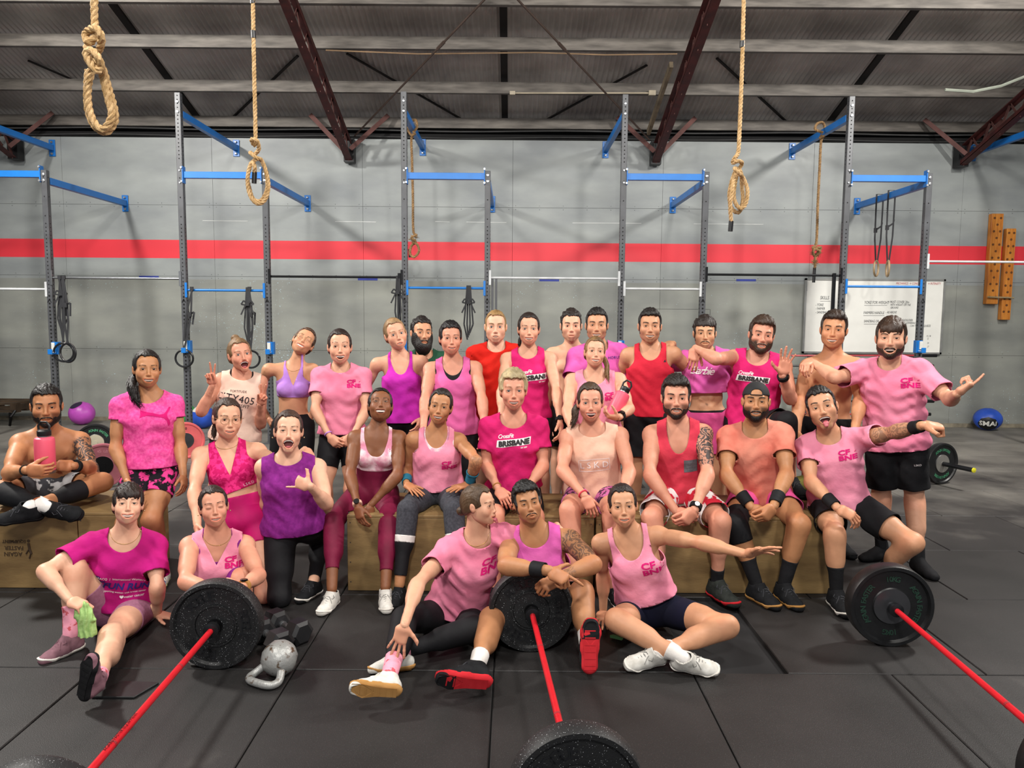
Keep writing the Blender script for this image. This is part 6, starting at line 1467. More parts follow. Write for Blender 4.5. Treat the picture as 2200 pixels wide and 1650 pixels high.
# ---------------- back row
add('lilac', 'woman in a lilac sports bra and wire glasses, head thrown back to one side', sex='f', H=1.68, b=.93, D=6.0, neck=(631, 790), head=(652, 735, 66), hrot=(8, 22, 30), hd=.02, pel=(630, 912, 0), sa=(578, 793), sb=(672, 793),
    ea=(548, 846, 'f'), wa=(578, 900, 0.02), ha=('clasp', (.5, -.6, -.8), (1, .2, 0)), eb=(690, 860, 'f'), wb=(660, 905, 0.05), hb=('clasp', (-.5, -.6, -.8), (-1, .2, 0)), skin=SK['mid'], haircol='#5a4030', hair='back', eyes=.03, mouth='grin', glasses=1, earrings='ab', necklace=1,
    tails=[([(0, .11, .03), (.03, .13, -.04), (.05, .12, -.12)], .022, .008, 18)],
    wear=[dict(k='bra', m=c_lil, hem=.235, th=.006, nw=.062, nd=.165, nb=.2, so=.082, hole=.30, wide=.30, v=1), dict(k='leggings', m=c_blk, len=.76, waist=.80)], shoes=SB)
add('peace', 'blonde woman in a cream tank making two peace signs', sex='f', H=1.64, b=1.05, D=5.6, neck=(519, 806), head=(516, 762, 70), hrot=(14, 4, -7), pel=(505, 940, 0), sa=(476, 815), sb=(560, 820),
    ea=(432, 886, 'n'), wa=(457, 826, 'n'), ha=('peace', (-.12, -.15, 1), (0.1, -1, 0)), eb=(560, 912, 'n'), wb=(559, 868, 'n'), hb=('peace', (.45, -.2, .85), (0, -1, 0)), skin=SK['red'], haircol='#8a6a48', hair='back', bun=(0, .07, .125), mouth='yell', iris='#5a6a70',
    wear=[tank(c_cream, .50, nd=.05, nw=.085, so=.135, hole=.5, wide=.25), dict(k='bra', n='sports_bra', m=c_blk, hem=.25, so=.1), dict(k='tight_shorts', m=c_blk, len=.25, waist=.75)], shoes=SB,
    prints=[('text', 'CITY4051', -.01, -.165, .075, c_inkb, dict(ang=-.12, spacing=1.05)), ('text', 'CROSSFIT', -.0, -.215, .036, c_inkb, dict(ang=-.1)), ('text', 'FORTITUDE', -.01, -.11, .022, c_inkb), ('text', 'EST 2013', .0, -.245, .018, c_inkb)])
add('cfbne_standing', 'dark-haired woman in a light pink t-shirt, hands clasped before her black shorts', sex='f', H=1.68, b=.98, D=5.7, neck=(732, 792), head=(730, 745, 74), hrot=(3, 3, 0), pel=(735, 940, 0), sa=(687, 806), sb=(780, 806),
    ea=(677, 880, 'n'), wa=(708, 938, 'n'), ha=('clasp', (.7, -.3, -.7), (.3, .9, 0)), eb=(786, 882, 'n'), wb=(757, 938, 'n'), hb=('clasp', (-.7, -.2, -.6), (-.3, .9, 0)), skin=SK['fair'], haircol='#2c1c18', hair='back', mouth='open', browup=.8,
    wear=[tee(c_pink, .50), dict(k='tight_shorts', m=c_blk, len=.22, waist=.6)], shoes=SB, prints=[('cfbne', .10, -.11, .042, c_ink)], rings=[('a', .9, .003, .008, c_lil, 'bracelet')])
add('greybeard', 'man with a full black beard in a dark green t-shirt, half hidden at the back', sex='m', H=1.8, b=1.0, D=6.5, neck=(912, 764), head=(906, 716, 66), hrot=(14, 4, 3), sa=(872, 776), sb=(955, 774), skin=SK['mid'], haircol='#1f1714', hair='curly', hth=.012, beard=1.5, bth=.014, mouth='closed', wear=[tee(c_green, .6), dict(k='trunks', m=c_blks, loose=.02, len=.3, waist=.8)], shoes=SB)
add('magenta', 'tall fair-haired woman in a bright magenta racerback tank', sex='f', H=1.74, b=.97, D=5.95, neck=(860, 768), head=(850, 718, 68), hrot=(10, 2, -14), pel=(865, 902, 0), sa=(811, 781), sb=(906, 776),
    ea=(778, 845, 'f'), wa=(825, 892, 'f'), eb=(916, 846, 'f'), wb=(903, 900, 'n'), skin=SK['fair'], haircol='#9a7a55', hair='back', mouth='talk', iris='#58707c', tails=[([(0, .10, .02), (.02, .12, -.05), (.02, .11, -.12)], .02, .008, 14)],
    wear=[tank(c_mag, .52, nd=.15, nw=.078, so=.10, hole=.42, wide=.4, fold=.003), dict(k='leggings', m=c_blk, len=.76, waist=.7)], shoes=SB)
add('rose', 'woman with sleek black hair in a rose pink tank over a black bra', sex='f', H=1.72, b=1.12, D=5.7, neck=(973, 777), head=(968, 727, 70), hrot=(6, 2, 0), pel=(975, 918, 0), sa=(925, 792), sb=(1021, 790),
    ea=(914, 858, 'n'), wa=(909, 925, 'n'), eb=(1036, 858, 'n'), wb=(1041, 925, 'n'), skin=SK['red'], haircol='#151013', hair='short', hth=.016, side=.008, mouth='smile',
    wear=[tank(c_ptank, .56, nd=.155, nw=.082, so=.118, hole=.42, wide=.4), dict(k='bra', m=c_blk, hem=.3, nd=.12, nw=.085, so=.12, th=.006), dict(k='leggings', m=c_blk, len=.76, waist=.6)], shoes=SB)
add('redtee', 'man with slicked ginger hair in a bright red t-shirt', sex='m', H=1.82, b=.98, D=6.05, neck=(1066, 748), head=(1065, 702, 68), hrot=(0, 0, 0), sa=(1021, 760), sb=(1110, 758), skin=SK['light'], haircol='#a5804f', hair='short', hth=.008, hline=-.012, mouth='talk', iris='#58707c', wear=[tee(c_red, .62, nd=.045), dict(k='trunks', m=c_blks, loose=.02, len=.3, waist=.85)], shoes=SB)
add('bare_back', 'bare-chested man with short dark curls standing at the very back', sex='m', H=1.82, b=.95, D=6.3, neck=(1229, 748), head=(1227, 700, 66), hrot=(2, 0, 0), sa=(1186, 760), sb=(1270, 760), skin='#dfae90', haircol='#241a15', hair='curly', hth=.010, mouth='closed', bare=1, beard=.3, wear=[dict(k='trunks', m=c_blks, loose=.02, len=.3, waist=.85)], shoes=SB)
add('pinktee_back', 'grinning man with a dark crew cut in an oversized pink t-shirt at the back', sex='m', H=1.84, b=1.0, D=5.98, neck=(1286, 748), head=(1282, 699, 69), hrot=(0, 2, 0), sa=(1240, 766), sb=(1330, 758), ea=(1222, 838, 'n'), wa=(1226, 905, 'n'), skin=SK['mid'], haircol='#15100f', hair='short', hth=.018, side=.004, mouth='grin', beard=.35, wear=[tee(c_barb, .62, sleeve=.2, loose=.024), dict(k='trunks', m=c_blks, loose=.02, len=.3, waist=.85)], shoes=SB,
    prints=[('text', 'HORUS', .125, -.07, .03, c_inkn)])
add('brisbane_tank', 'tall woman in a hot pink CrossFit Brisbane tank, arms at her sides', sex='f', H=1.78, b=.98, D=5.7, neck=(1134, 756), head=(1136, 707, 69), hrot=(2, 2, 0), pel=(1136, 900, 0), sa=(1089, 771), sb=(1181, 769),
    ea=(1078, 840, 'n'), wa=(1077, 905, 'n'), eb=(1196, 842, 'n'), wb=(1203, 908, 'n'), skin=SK['fair'], haircol='#2b1d17', hair='back', hth=.007, mouth='grin', iris='#5a6a70', tails=[([(-.01, .11, .0), (-.06, .10, -.08), (-.06, .09, -.16)], .018, .006, 14)],
    wear=[tank(c_hot, .51, nd=.07, nw=.078, so=.13, hole=.44, wide=.3), dict(k='trunks', m=c_blks, loose=.014, len=.2, waist=.8, flare=.012)], shoes=SB, prints=[('brisbane', .03, -.19, .25)], rings=[('b', .9, .005, .022, c_soleb, 'watch')])
add('redtank', 'athletic dark-haired man in a red tank, shorts and a broad smile', sex='m', H=1.82, b=1.04, D=5.8, neck=(1397, 748), head=(1396, 701, 71), hrot=(2, 2, 1), pel=(1395, 892, 0), sa=(1350, 762), sb=(1446, 760),
    ea=(1322, 825, 'f'), wa=(1357, 862, 'f'), ha=('clasp', (.6, -.3, -.6), (1, 0, 0)), eb=(1488, 800, 'f'), wb=(1540, 782, .2), hb=('relax', (1, 0, -.3), (0, -1, 0)), skin=SK['mid'], haircol='#1b1412', hair='short', hth=.018, side=.005, quiff=.6, mouth='grin', beard=.35,
    wear=[tank(c_redt, .53, nd=.11, nw=.085, so=.118, hole=.40, wide=.35, hemloose=.014, drape=.01), dict(k='trunks', m=c_blks, loose=.022, len=.30, waist=.85)], shoes=SB, prints=[('poly', [(-.5, -.4), (.5, -.4), (0, .5)], .112, -.095, .022, c_inkb)])
add('crop', 'curly-haired young man in an orchid pink cropped tee showing his stomach', sex='m', H=1.77, b=.92, D=5.85, neck=(1516, 760), head=(1514, 716, 68), hrot=(2, 0, 0), pel=(1518, 892, 0), sa=(1473, 775), sb=(1560, 772),
    ea=(1452, 780, .26), wa=(1446, 738, .0), ha=('relax', (-.85, -.5, -.1), (0, .2, -1)), eb=(1590, 830, 'f'), skin='#cfa07c', haircol='#251914', hair='mop', hth=.016, mouth='closed', beard=.25, moustache=1, abs=[(s*.038, q) for s in (-1, 1) for q in (.16, .30, .44, .56)], bare=1,
    wear=[tee(c_barb, .30, sleeve=.22, loose=.022, hemloose=.03, drape=.05, nd=.03, fold=.005), dict(k='trunks', m=c_hotsh, loose=.02, len=.28, waist=.93), dict(k='trunks', n='waistband', m=c_blk, loose=.004, shell=1, len=.02, waist=.90)], shoes=SB, prints=[('text', 'Barbie', -.03, -.125, .085, c_inkw, dict(shear=.45, bold=.001, spacing=.82, ang=-.1))])
add('bottle_woman', 'laughing woman in a pink tank with a ponytail, cradling a coral drink bottle', sex='f', H=1.64, b=1.12, D=5.45, neck=(1278, 804), head=(1278, 757, 66), hrot=(6, 8, 3), pel=(1282, 935, 0), sa=(1229, 817), sb=(1329, 815),
    ea=(1219, 880, 'n'), wa=(1232, 935, 'n'), eb=(1352, 878, 'n'), wb=(1330, 897, 'n'), hb=('grip', (-.8, -.2, .1), (.1, .5, 1)), skin=SK['fair'], haircol='#8a6740', hair='back', mouth='grin', tails=[([(0, .10, .03), (.07, .08, -.02), (.095, -.0, -.09), (.10, -.03, -.17), (.115, -.04, -.24)], .026, .010, 26)],
    wear=[tank(c_pink2, .50, nd=.09, nw=.088, so=.13), dict(k='tight_shorts', m=c_blk, len=.3, waist=.7)], shoes=SB, prints=[('cfbne', .115, -.155, .042, c_ink)], rings=[('b', .85, .006, .024, c_blk, 'watch')])
add('waving', 'bearded man in a hot pink CrossFit Brisbane tank holding up an open palm', sex='m', H=1.84, b=1.1, D=5.6, neck=(1627, 769), head=(1636, 720, 75), hrot=(6, 0, 7), pel=(1615, 905, 0), sa=(1578, 768), sb=(1683, 784),
    ea=(1540, 772, 'f'), wa=(1494, 748, -.02), ha=('relax', (-.25, -.35, -1), (.2, 1, 0)), eb=(1699, 858, 'n'), wb=(1681, 806, 'n'), hb=('splay', (.12, -.1, 1), (.1, -1, 0)), skin=SK['red'], haircol='#3a281b', hair='short', hth=.024, quiff=.9, mouth='talk', beard=1.0,
    kb=(1690, 905, 'n'), ab=(1700, 1035, 'z', .59), wear=[tank(c_hot, .56, nd=.075, nw=.085, so=.15, hole=.6, wide=.2, loose=.02), dict(k='trunks', m=c_blks, loose=.02, len=.30, waist=.8), dict(k='sleeve_knee', m=c_blk, w='b', t0=.30, t1=.60, th=.007)], shoes=SBB, prints=[('brisbane', -.02, -.155, .235, 0)], rings=[('b', .93, .008, .03, c_soleb, 'watch')])
add('bare_right', 'muscular bare-chested man in black shorts, at the right of the back row', sex='m', H=1.84, b=1.12, D=5.5, neck=(1787, 766), head=(1791, 709, 77), hrot=(-4, 2, 3), pel=(1778, 912, 0), sa=(1737, 787), sb=(1841, 786),
    ea=(1717, 860, 'n'), wa=(1712, 930, 'n'), eb=(1848, 862, 'n'), wb=(1835, 932, 'n'), skin='#c9916a', haircol='#33241b', hair='short', hth=.020, side=.005, quiff=1.0, mouth='grin', beard=.2, bare=1, abs=[(s*.04, q) for s in (-1, 1) for q in (.2, .34, .47)], wear=[dict(k='trunks', m=c_blks, loose=.014, len=.32, waist=.88)], shoes=SBB)
add('pointing', 'big bearded man in a light pink t-shirt and black shorts, pointing out to the right', sex='m', H=1.82, b=1.14, D=5.15, neck=(1912, 782), head=(1914, 727, 86), hrot=(-4, 2, 0), hd=-.06, pel=(1925, 945, .02), sa=(1860, 796), sb=(1973, 796),
    ea=(1795, 812, 'f'), wa=(1742, 776, .22), ha=('clasp', (-.55, -.5, -.2), (.2, .1, -1)), eb=(2041, 858, 'n'), wb=(2056, 846, 'n'), hb=('point', (.75, -.35, .75), (-.5, .6, .5)), skin=SK['fair'], haircol='#3c2719', hair='fringe', hth=.018, mouth='open', beard=.9, bth=.004,
    ka=(1893, 1068), aa=(1893, 1178, 'z', .085), kb=(1965, 1076), ab=(1974, 1204, 'z', .085), fa=((-1, -.35, 0), (0, 0, 1)), fb=((.1, -1, 0), (0, 0, 1)),
    wear=[tee(c_pink, .60, sleeve=.24, loose=.02, nd=.05, fold=.006), dict(k='trunks', m=c_blks, loose=.025, len=.33, waist=.5), *socks(c_blks, .09, 1.82)], shoes=dict(bare=1, m=c_blks), prints=[('cfbne', .125, -.115, .048, c_ink), ('text', 'LSKD', .13, -.16, .02, c_inkw, dict(which='bottom'))])
add('puma', 'woman with a dark side ponytail in a bright pink tee and marbled shorts', sex='f', H=1.58, b=1.02, D=4.85, neck=(318, 843), head=(316, 793, 80), hrot=(8, 2, 2), pel=(325, 1002, 0), sa=(258, 870), sb=(374, 866),
    ea=(248, 962, 'n'), wa=(272, 1030, 'n'), eb=(388, 962, 'n'), wb=(394, 1024, 'n'), aa=(305, 1225, 'z', .085), ab=(351, 1226, 'z', .085), skin=SK['tan'], haircol='#1b1312', hair='back', hth=.010, mouth='grin', flyaway=26,
    tails=[([(-.01, .10, .0), (-.07, .06, -.06), (-.085, -.02, -.12), (-.07, -.05, -.19), (-.045, -.055, -.25)], .038, .018, 60, .012)],
    wear=[tee(c_heat, .49, sleeve=.10, loose=.010, hemloose=.022, drape=.02, nw=.10, nd=.085), dict(k='trunks', m=c_marb, loose=.012, len=.20, waist=.7, flare=.02), *socks(c_pinksock, .10, 1.58)], shoes=SBL,
    prints=[('poly', [(-1.0, .52), (-.6, .38), (-.2, .30), (.15, .20), (.42, .22), (.62, .45), (.70, .62), (.82, .62), (.74, .42), (.60, .18), (.62, .0), (.75, -.25), (.78, -.50), (.68, -.62), (.62, -.45), (.58, -.22), (.40, -.04), (.20, .02), (.0, .06), (-.3, .12), (-.62, .14), (-.9, .10), (-1.05, .0), (-.98, .22)], .055, -.155, .098, c_ink)])
# ---------------- middle row
BOXD = .10
add('bare_left', 'bare-chested man with a tattooed upper arm, cross-legged on the left box', sit=.5, sex='m', H=1.76, b=1.08, D=4.98, neck=(104, 930), head=(100, 872, 86), hrot=(0, -4, 0), hd=-.10, pel=(106, 1048, .10), sa=(44, 950), sb=(172, 946),
    ea=(20, 1016, 'n'), wa=(58, 1010, -.53), ha=('grip', (1, .05, -.05), (.0, 1, .1)), eb=(196, 1006, 'n'), wb=(158, 1001, -.28), hb=('clasp', (-1, -.15, .05), (-.1, .6, -.5)), ka=(-18, 1052, -.28), aa=(108, 1092, 'z', .575), kb=(220, 1036, -.26), ab=(62, 1092, 'z', .58), fa=((1, -.25, 0), (-.1, -.8, .6)), fb=((-.9, -.5, 0), (-.2, -.5, 1)),
    skin='#b57f58', haircol='#17110f', hair='short', hth=.018, side=.006, mouth='closed', beard=.85, bth=.004, moustache=1, bare=1, tattoo=[('b', .03, .30, 1)],
    wear=[dict(k='trunks', m=c_camo, loose=.024, len=.28, waist=.68), dict(k='sleeve_knee', m=c_blk, w='a', t0=.56, t1=.84, th=.006), dict(k='sleeve_knee', m=c_blk, w='b', t0=.64, t1=.84, th=.006), *socks(c_wht, .09, 1.76)], shoes=SBB, rings=[('b', .88, .008, .03, c_soleb, 'watch'), ('a', .92, .003, .008, c_blk, 'bracelet')])
add('glasses', 'woman in wire glasses and a mottled hot pink bra with raspberry shorts, kneeling', sex='f', H=1.70, b=1.08, D=4.72, neck=(489, 957), head=(489, 899, 86), hrot=(12, -2, 4), pel=(522, 1120, -.06), sa=(431, 977), sb=(552, 968),
    ea=(418, 1056, 'n'), wa=(424, 1128, 'n'), eb=(612, 1010, 'f'), wb=(655, 966, .02), hb=('relax', (.55, -.7, -.3), (0, .1, -1)), ka=(485, 1284, 'z', .07), aa=(484, 1226, 'z', .07), kb=(572, 1282, 'z', .07), ab=(566, 1226, 'z', .07), fa=((0, .3, -1), (0, 1, .2)), fb=((0, .3, -1), (0, 1, .2)), skin=SK['fair'], haircol='#3a281f', hair='back', hth=.006, mouth='smile', glasses=1, necklace=1,
    tails=[([(-.01, .10, .0), (-.055, .09, -.07), (-.06, .07, -.15)], .02, .008, 16)],
    wear=[dict(k='bra', m=c_leo, hem=.30, th=.006, nw=.075, nd=.215, nb=.12, so=.105, hole=.36, wide=.30, v=1, tilt=-.15), dict(k='tight_shorts', m=c_pinks, len=.16, waist=.66)], shoes=SB, prints=[('text', 'LSKD', .085, -.262, .024, c_inkw, dict(spacing=1.3, ang=.2))])
add('purple', 'woman yelling with joy in a purple tank, making a shaka sign, on one knee', sex='f', H=1.68, b=1.12, D=4.52, neck=(620, 984), head=(620, 926, 88), hrot=(2, 6, 2), pel=(632, 1130, .05), sa=(567, 1003), sb=(682, 1003),
    ea=(572, 1080, 'f'), wa=(590, 1120, 'f'), eb=(702, 1082, 'n'), wb=(666, 1044, 'n'), hb=('shaka', (-.95, .1, .25), (.1, .95, -.2)), ka=(600, 1285, 'z', .07), aa=(604, 1230, 'z', .07), kb=(692, 1150, 'n'), ab=(674, 1250, 'z', .09), fa=((0, .3, -1), (0, 1, .2)), fb=((-.45, -1, 0), (0, 0, 1)), skin=SK['light'], haircol='#4a3328', hair='back', mouth='yell', eyes=.5, earrings='ab',
    tails=[([(.01, .10, .0), (.055, .09, -.06), (.055, .07, -.12)], .02, .008, 16)],
    wear=[tank(c_purp, .47, nd=.045, nw=.085, so=.142, hole=.52, wide=.25), dict(k='leggings', m=c_blk, len=.78, waist=.6)], shoes=SB)
add('tiedye', 'woman laughing with her head back in a pink tie-dye bra and maroon leggings', sit=.5, sex='f', H=1.66, b=.96, D=4.95, neck=(809, 930), head=(817, 872, 78), hrot=(4, 24, 3), hd=.03, pel=(803, 1056, .06), sa=(763, 940), sb=(858, 940),
    ea=(752, 1022, 'n'), wa=(769, 1087, 'n'), ha=('relax', (.3, -.5, -1), (.5, .8, -.2)), eb=(854, 1022, 'n'), wb=(795, 1087, 'n'), hb=('relax', (-.05, -.5, -1), (-.5, .8, -.2)), ka=(716, 1122, -.42), aa=(713, 1266, 'z', .11), kb=(836, 1124, -.42), ab=(828, 1262, 'z', .11), skin=SK['brown'], haircol='#120d0c', hair='back', mouth='open', eyes=.45,
    wear=[dict(k='bra', m=c_tie, hem=.245, th=.006, nw=.082, nd=.155, nb=.12, so=.108, hole=.30, wide=.3), dict(k='leggings', m=c_maroon, len=.72, waist=.50)], shoes=SW, rings=[('a', .93, .005, .022, c_peach, 'watch')])
add('wristwraps', 'smiling woman in a pink CF BNE tank with teal wrist wraps and grey leggings', sit=.5, sex='f', H=1.62, b=1.0, D=4.92, neck=(938, 930), head=(946, 873, 76), hrot=(-4, 2, 8), pel=(940, 1058, .06), sa=(889, 943), sb=(985, 946),
    ea=(876, 1005, 'f'), wa=(873, 1040, -.17), ha=('flat', (.7, -.7, -.3), (0, .1, -1)), eb=(1024, 990, 'f'), wb=(1007, 1040, -.17), hb=('flat', (-.8, -.6, -.15), (0, .1, -1)), ka=(876, 1094, -.40), aa=(858, 1256, 'z', .11), kb=(975, 1096, -.40), ab=(985, 1262, 'z', .11), skin=SK['tan'], haircol='#221713', hair='back', hth=.006, mouth='grin', tails=[([(0, .10, .02), (.03, .11, -.05), (.05, .08, -.13)], .018, .006, 12)],
    wear=[tank(c_pink2, .375, nd=.115, nw=.085, so=.118, drape=.04), dict(k='bra', m=c_tie, hem=.25, nd=.1), dict(k='leggings', m=c_gleg, len=.56, waist=.72), dict(k='sock', n='white_band', m=c_wht, w='a', t0=.555, t1=.60, th=.006), dict(k='sock', n='white_band', m=c_wht, w='b', t0=.555, t1=.60, th=.006), dict(k='sock', m=c_blk, w='a', t0=.595, t1=.80, th=.006), dict(k='sock', m=c_blk, w='b', t0=.595, t1=.80, th=.006),
          dict(k='band', n='wrist_wrap', m=c_teal, w='a', t0=.42, t1=.495, th=.009), dict(k='band', n='wrist_wrap', m=c_teal, w='b', t0=.42, t1=.495, th=.009)], shoes=SBB, prints=[('cfbne', .085, -.185, .042, c_ink)], tattoo=[('b', .30, .42, .35)])
add('blonde', 'woman with short platinum hair in a hot pink CrossFit Brisbane t-shirt, seated', sit=.5, sex='f', H=1.70, b=1.05, D=4.9, neck=(1103, 898), head=(1103, 838, 84), hrot=(2, 0, 0), pel=(1105, 1056, .06), sa=(1050, 916), sb=(1157, 915),
    ea=(1046, 1000, 'n'), wa=(1070, 1050, -.25), ha=('relax', (.5, -.6, -.6), (.2, .6, -.8)), eb=(1168, 1000, 'n'), wb=(1130, 1052, -.25), hb=('relax', (-.5, -.6, -.6), (-.2, .6, -.8)), ka=(1062, 1110, -.42), aa=(1064, 1262, 'z', .10), kb=(1148, 1110, -.42), ab=(1152, 1262, 'z', .10), skin=SK['red'], haircol='#c9b489', brow='#8a6a48', hair='short', hth=.022, side=.012, quiff=.7, mouth='grin', eyes=.6, iris='#58707c',
    wear=[tee(c_hot, .47, sleeve=.15, nw=.092, nd=.07), dict(k='tight_shorts', m=c_blk, len=.34, waist=.6)], shoes=SBB, prints=[('brisbane', 0, -.135, .225)], rings=[('a', .9, .002, .006, c_soleg, 'bracelet')])
add('lskd', 'woman with a long brown side ponytail in a cream LSKD tank, seated', sit=.5, sex='f', H=1.68, b=1.16, D=4.88, neck=(1272, 922), head=(1268, 864, 82), hrot=(2, 0, -2), pel=(1276, 1056, .06), sa=(1219, 938), sb=(1332, 934),
    ea=(1208, 1010, 'n'), wa=(1256, 1066, 'n'), ha=('relax', (.5, -.4, -.9), (0, .8, -.6)), eb=(1352, 1012, 'n'), wb=(1340, 1065, 'n'), ka=(1224, 1096, -.42), aa=(1232, 1262, 'z', .10), kb=(1316, 1100, -.42), ab=(1322, 1262, 'z', .10), skin=SK['red'], haircol='#4a3626', hair='back', hth=.010, mouth='open', iris='#5a6a70',
    tails=[([(-.03, .08, .01), (-.085, .05, -.04), (-.10, .02, -.11), (-.125, .0, -.17)], .03, .012, 30)],
    wear=[tank(c_peach, .47, nd=.05, nw=.09, so=.148, hole=.50, wide=.25, hemloose=.03), dict(k='tight_shorts', m=c_leop, len=.28, waist=.6)], shoes=SB,
    prints=[('text', 'L S K D', .005, -.205, .060, c_inkw, dict(ang=.05)), ('rect', .005, -.165, .20, .003, c_inkw, .05), ('rect', .005, -.245, .20, .003, c_inkw, .05), ('rect', -.095, -.21, .003, .08, c_inkw, .05), ('rect', .105, -.20, .003, .08, c_inkw, .05)], rings=[('a', .92, .003, .007, c_coral, 'bracelet')])
add('sleeve', 'dark-haired man with a fully tattooed upper arm in a coral and grey tank', sit=.5, sex='m', H=1.84, b=1.06, D=4.85, neck=(1457, 914), head=(1452, 854, 88), hrot=(2, 0, 0), pel=(1460, 1056, .08), sa=(1400, 932), sb=(1511, 930),
    ea=(1396, 1020, 'n'), wa=(1452, 1098, 'n'), ha=('clasp', (.8, -.3, -.5), (.2, .9, .2)), eb=(1520, 1020, 'n'), wb=(1492, 1096, 'n'), hb=('clasp', (-.6, -.3, -.6), (-.2, .9, .2)), ka=(1400, 1112, -.45), aa=(1420, 1262, 'z', .10), kb=(1548, 1120, -.45), ab=(1540, 1252, 'z', .10), fb=((.4, -1, 0), (0, 0, 1)), skin=SK['red'], haircol='#231814', hair='short', hth=.024, quiff=.9, mouth='talk', beard=.85, bth=.003, tattoo=[('b', .0, .27, 1)],
    wear=[tank(c_coral, .50, nd=.17, nw=.075, so=.13, hole=.46, wide=.3), dict(k='trunks', m=c_patch, loose=.024, len=.36, waist=.6), *socks(c_blks, .10, 1.84)], shoes=SDR, prints=[('rect', .075, -.235, .085, .085, c_grey, 0, 'chest_pocket')], rings=[('b', .9, .006, .03, c_soleb, 'watch')])
add('cap', 'bearded man in a backwards black cap and washed salmon t-shirt', sit=.5, sex='m', H=1.80, b=1.10, D=4.85, neck=(1622, 920), head=(1624, 862, 84), hrot=(0, 2, 0), pel=(1632, 1056, .08), sa=(1565, 938), sb=(1680, 932),
    ea=(1560, 1020, 'n'), wa=(1614, 1090, 'n'), ha=('clasp', (.7, -.3, -.6), (.2, .9, .2)), eb=(1690, 1020, 'n'), wb=(1662, 1088, 'n'), hb=('clasp', (-.6, -.3, -.6), (-.2, .9, .2)), ka=(1580, 1126, -.47), aa=(1626, 1258, 'z', .10), kb=(1718, 1126, -.42), ab=(1684, 1258, 'z', .10), fa=((.5, -1, 0), (0, 0, 1)), fb=((.15, -1, 0), (0, 0, 1)), skin=SK['tan'], haircol='#1a1311', hair='cap', mouth='smile', beard=.95, bth=.006,
    wear=[tee(c_salm, .50, sleeve=.17, nw=.082, nd=.055, loose=.014), dict(k='trunks', m=c_hotsh, loose=.018, len=.24, waist=.6), dict(k='sleeve_knee', m=c_blk, w='a', t0=.31, t1=.55, th=.007), *socks(c_blks, .17, 1.80), dict(k='band', m=c_blk, w='a', t0=.485, t1=.565, th=.010), dict(k='band', m=c_blk, w='b', t0=.485, t1=.565, th=.010)], shoes=SBG)
add('tongue_man', 'man sticking out his tongue in a pink tee, tattooed arm thrust out right', sit=.5, sex='m', H=1.78, b=1.0, D=4.78, neck=(1782, 938), head=(1766, 876, 90), hrot=(-4, 6, -17), pel=(1802, 1080, .02), sa=(1733, 958), sb=(1845, 944),
    ea=(1742, 1036, 'n'), wa=(1800, 1092, 'n'), ha=('relax', (.85, -.3, -.45), (0, .6, -.8)), eb=(1924, 928, 'n'), wb=(1984, 914, 'n'), hb=('thumb', (1, -.15, -.05), (0, .35, -1)), ka=(1793, 1146, -.45), aa=(1797, 1272, 'z', .10), kb=(1962, 1166, -.2), ab=(1882, 1238, 'z', .12), fa=((0, -1, 0), (0, 0, 1)), fb=((.2, -1, 0), (0, 0, 1)), skin=SK['mid'], haircol='#17110f', hair='short', hth=.014, side=.004, mouth='tongue', beard=.3, browup=.8, tattoo=[('b', .18, .50, .55)],
    wear=[tee(c_pink2, .50, sleeve=.17, nw=.078, nd=.05), dict(k='trunks', m=c_blks, loose=.022, len=.28, waist=.5), *socks(c_blks, .16, 1.78), dict(k='band', n='wrist_wrap', m=c_blk, w='a', t0=.48, t1=.56, th=.010), dict(k='band', n='wrist_wrap', m=c_blk, w='b', t0=.49, t1=.56, th=.010)], shoes=SB, prints=[('cfbne', .10, -.10, .045, c_ink)])
# ---------------- front row
add('funrun', 'woman with a wispy fringe in a magenta Fun Run t-shirt sitting on the floor', sex='f', H=1.64, b=1.05, D=4.05, neck=(268, 1150), head=(275, 1084, 88), hrot=(4, 10, 5), pel=(266, 1300, .05), sa=(203, 1170), sb=(330, 1172),
    ea=(96, 1226, 'n'), wa=(150, 1290, 'n'), ha=('clasp', (.9, -.2, -.25), (.1, .3, -1)), eb=(338, 1260, 'f'), wb=(338, 1320, 'z', .05), hb=('flat', (1, -.05, -.12), (0, 0, -1)), ka=(160, 1226, 'n'), aa=(152, 1362, 'z', .10), kb=(240, 1366, 'n'), ab=(208, 1466, 'z', .10), fa=((-.55, -1, -.05), (0, 0, 1)), fb=((.25, -.05, 1), (.45, 1, 0)), skin=SK['light'], haircol='#2c1d17', hair='fringe', hth=.018, mouth='grin', eyes=.55, earrings='b', flyaway=60, necklace=1,
    wear=[tee(c_magt, .40, sleeve=.18, nw=.085, nd=.075, loose=.018, fold=.005), dict(k='tight_shorts', m=c_mauve, len=.25, waist=.7), sockp(c_pinksock, 0, .14, 1.64, 'a'), sockp(c_pinksock, 0, .075, 1.64, 'b')], shoea=SMA, shoeb=SMAb,
    prints=[('text', 'FUN RUN', .01, -.245, .054, c_inkn, dict(bold=.0015, shear=.2, ang=-.06)), ('text', 'RACQ  |  International Women\'s Day', .005, -.200, .0175, c_inkw, dict(ang=-.09)), ('text', 'supporting women with breast cancer', .0, -.278, .0145, c_inkw, dict(ang=-.06)), ('text', '\u2665mater cancer', .04, -.305, .019, c_inkw),
            ('poly', [(-.1, .5), (.05, .5), (.1, .38), (.0, .32), (.1, .2), (.3, .25), (.32, .18), (.1, .08), (.05, -.1), (.25, -.35), (.15, -.42), (-.05, -.15), (-.3, -.2), (-.45, -.42), (-.52, -.36), (-.3, -.08), (-.12, .0), (-.2, .2), (-.35, .05), (-.4, .12), (-.2, .32)], -.125, -.232, .11, c_inkn)])
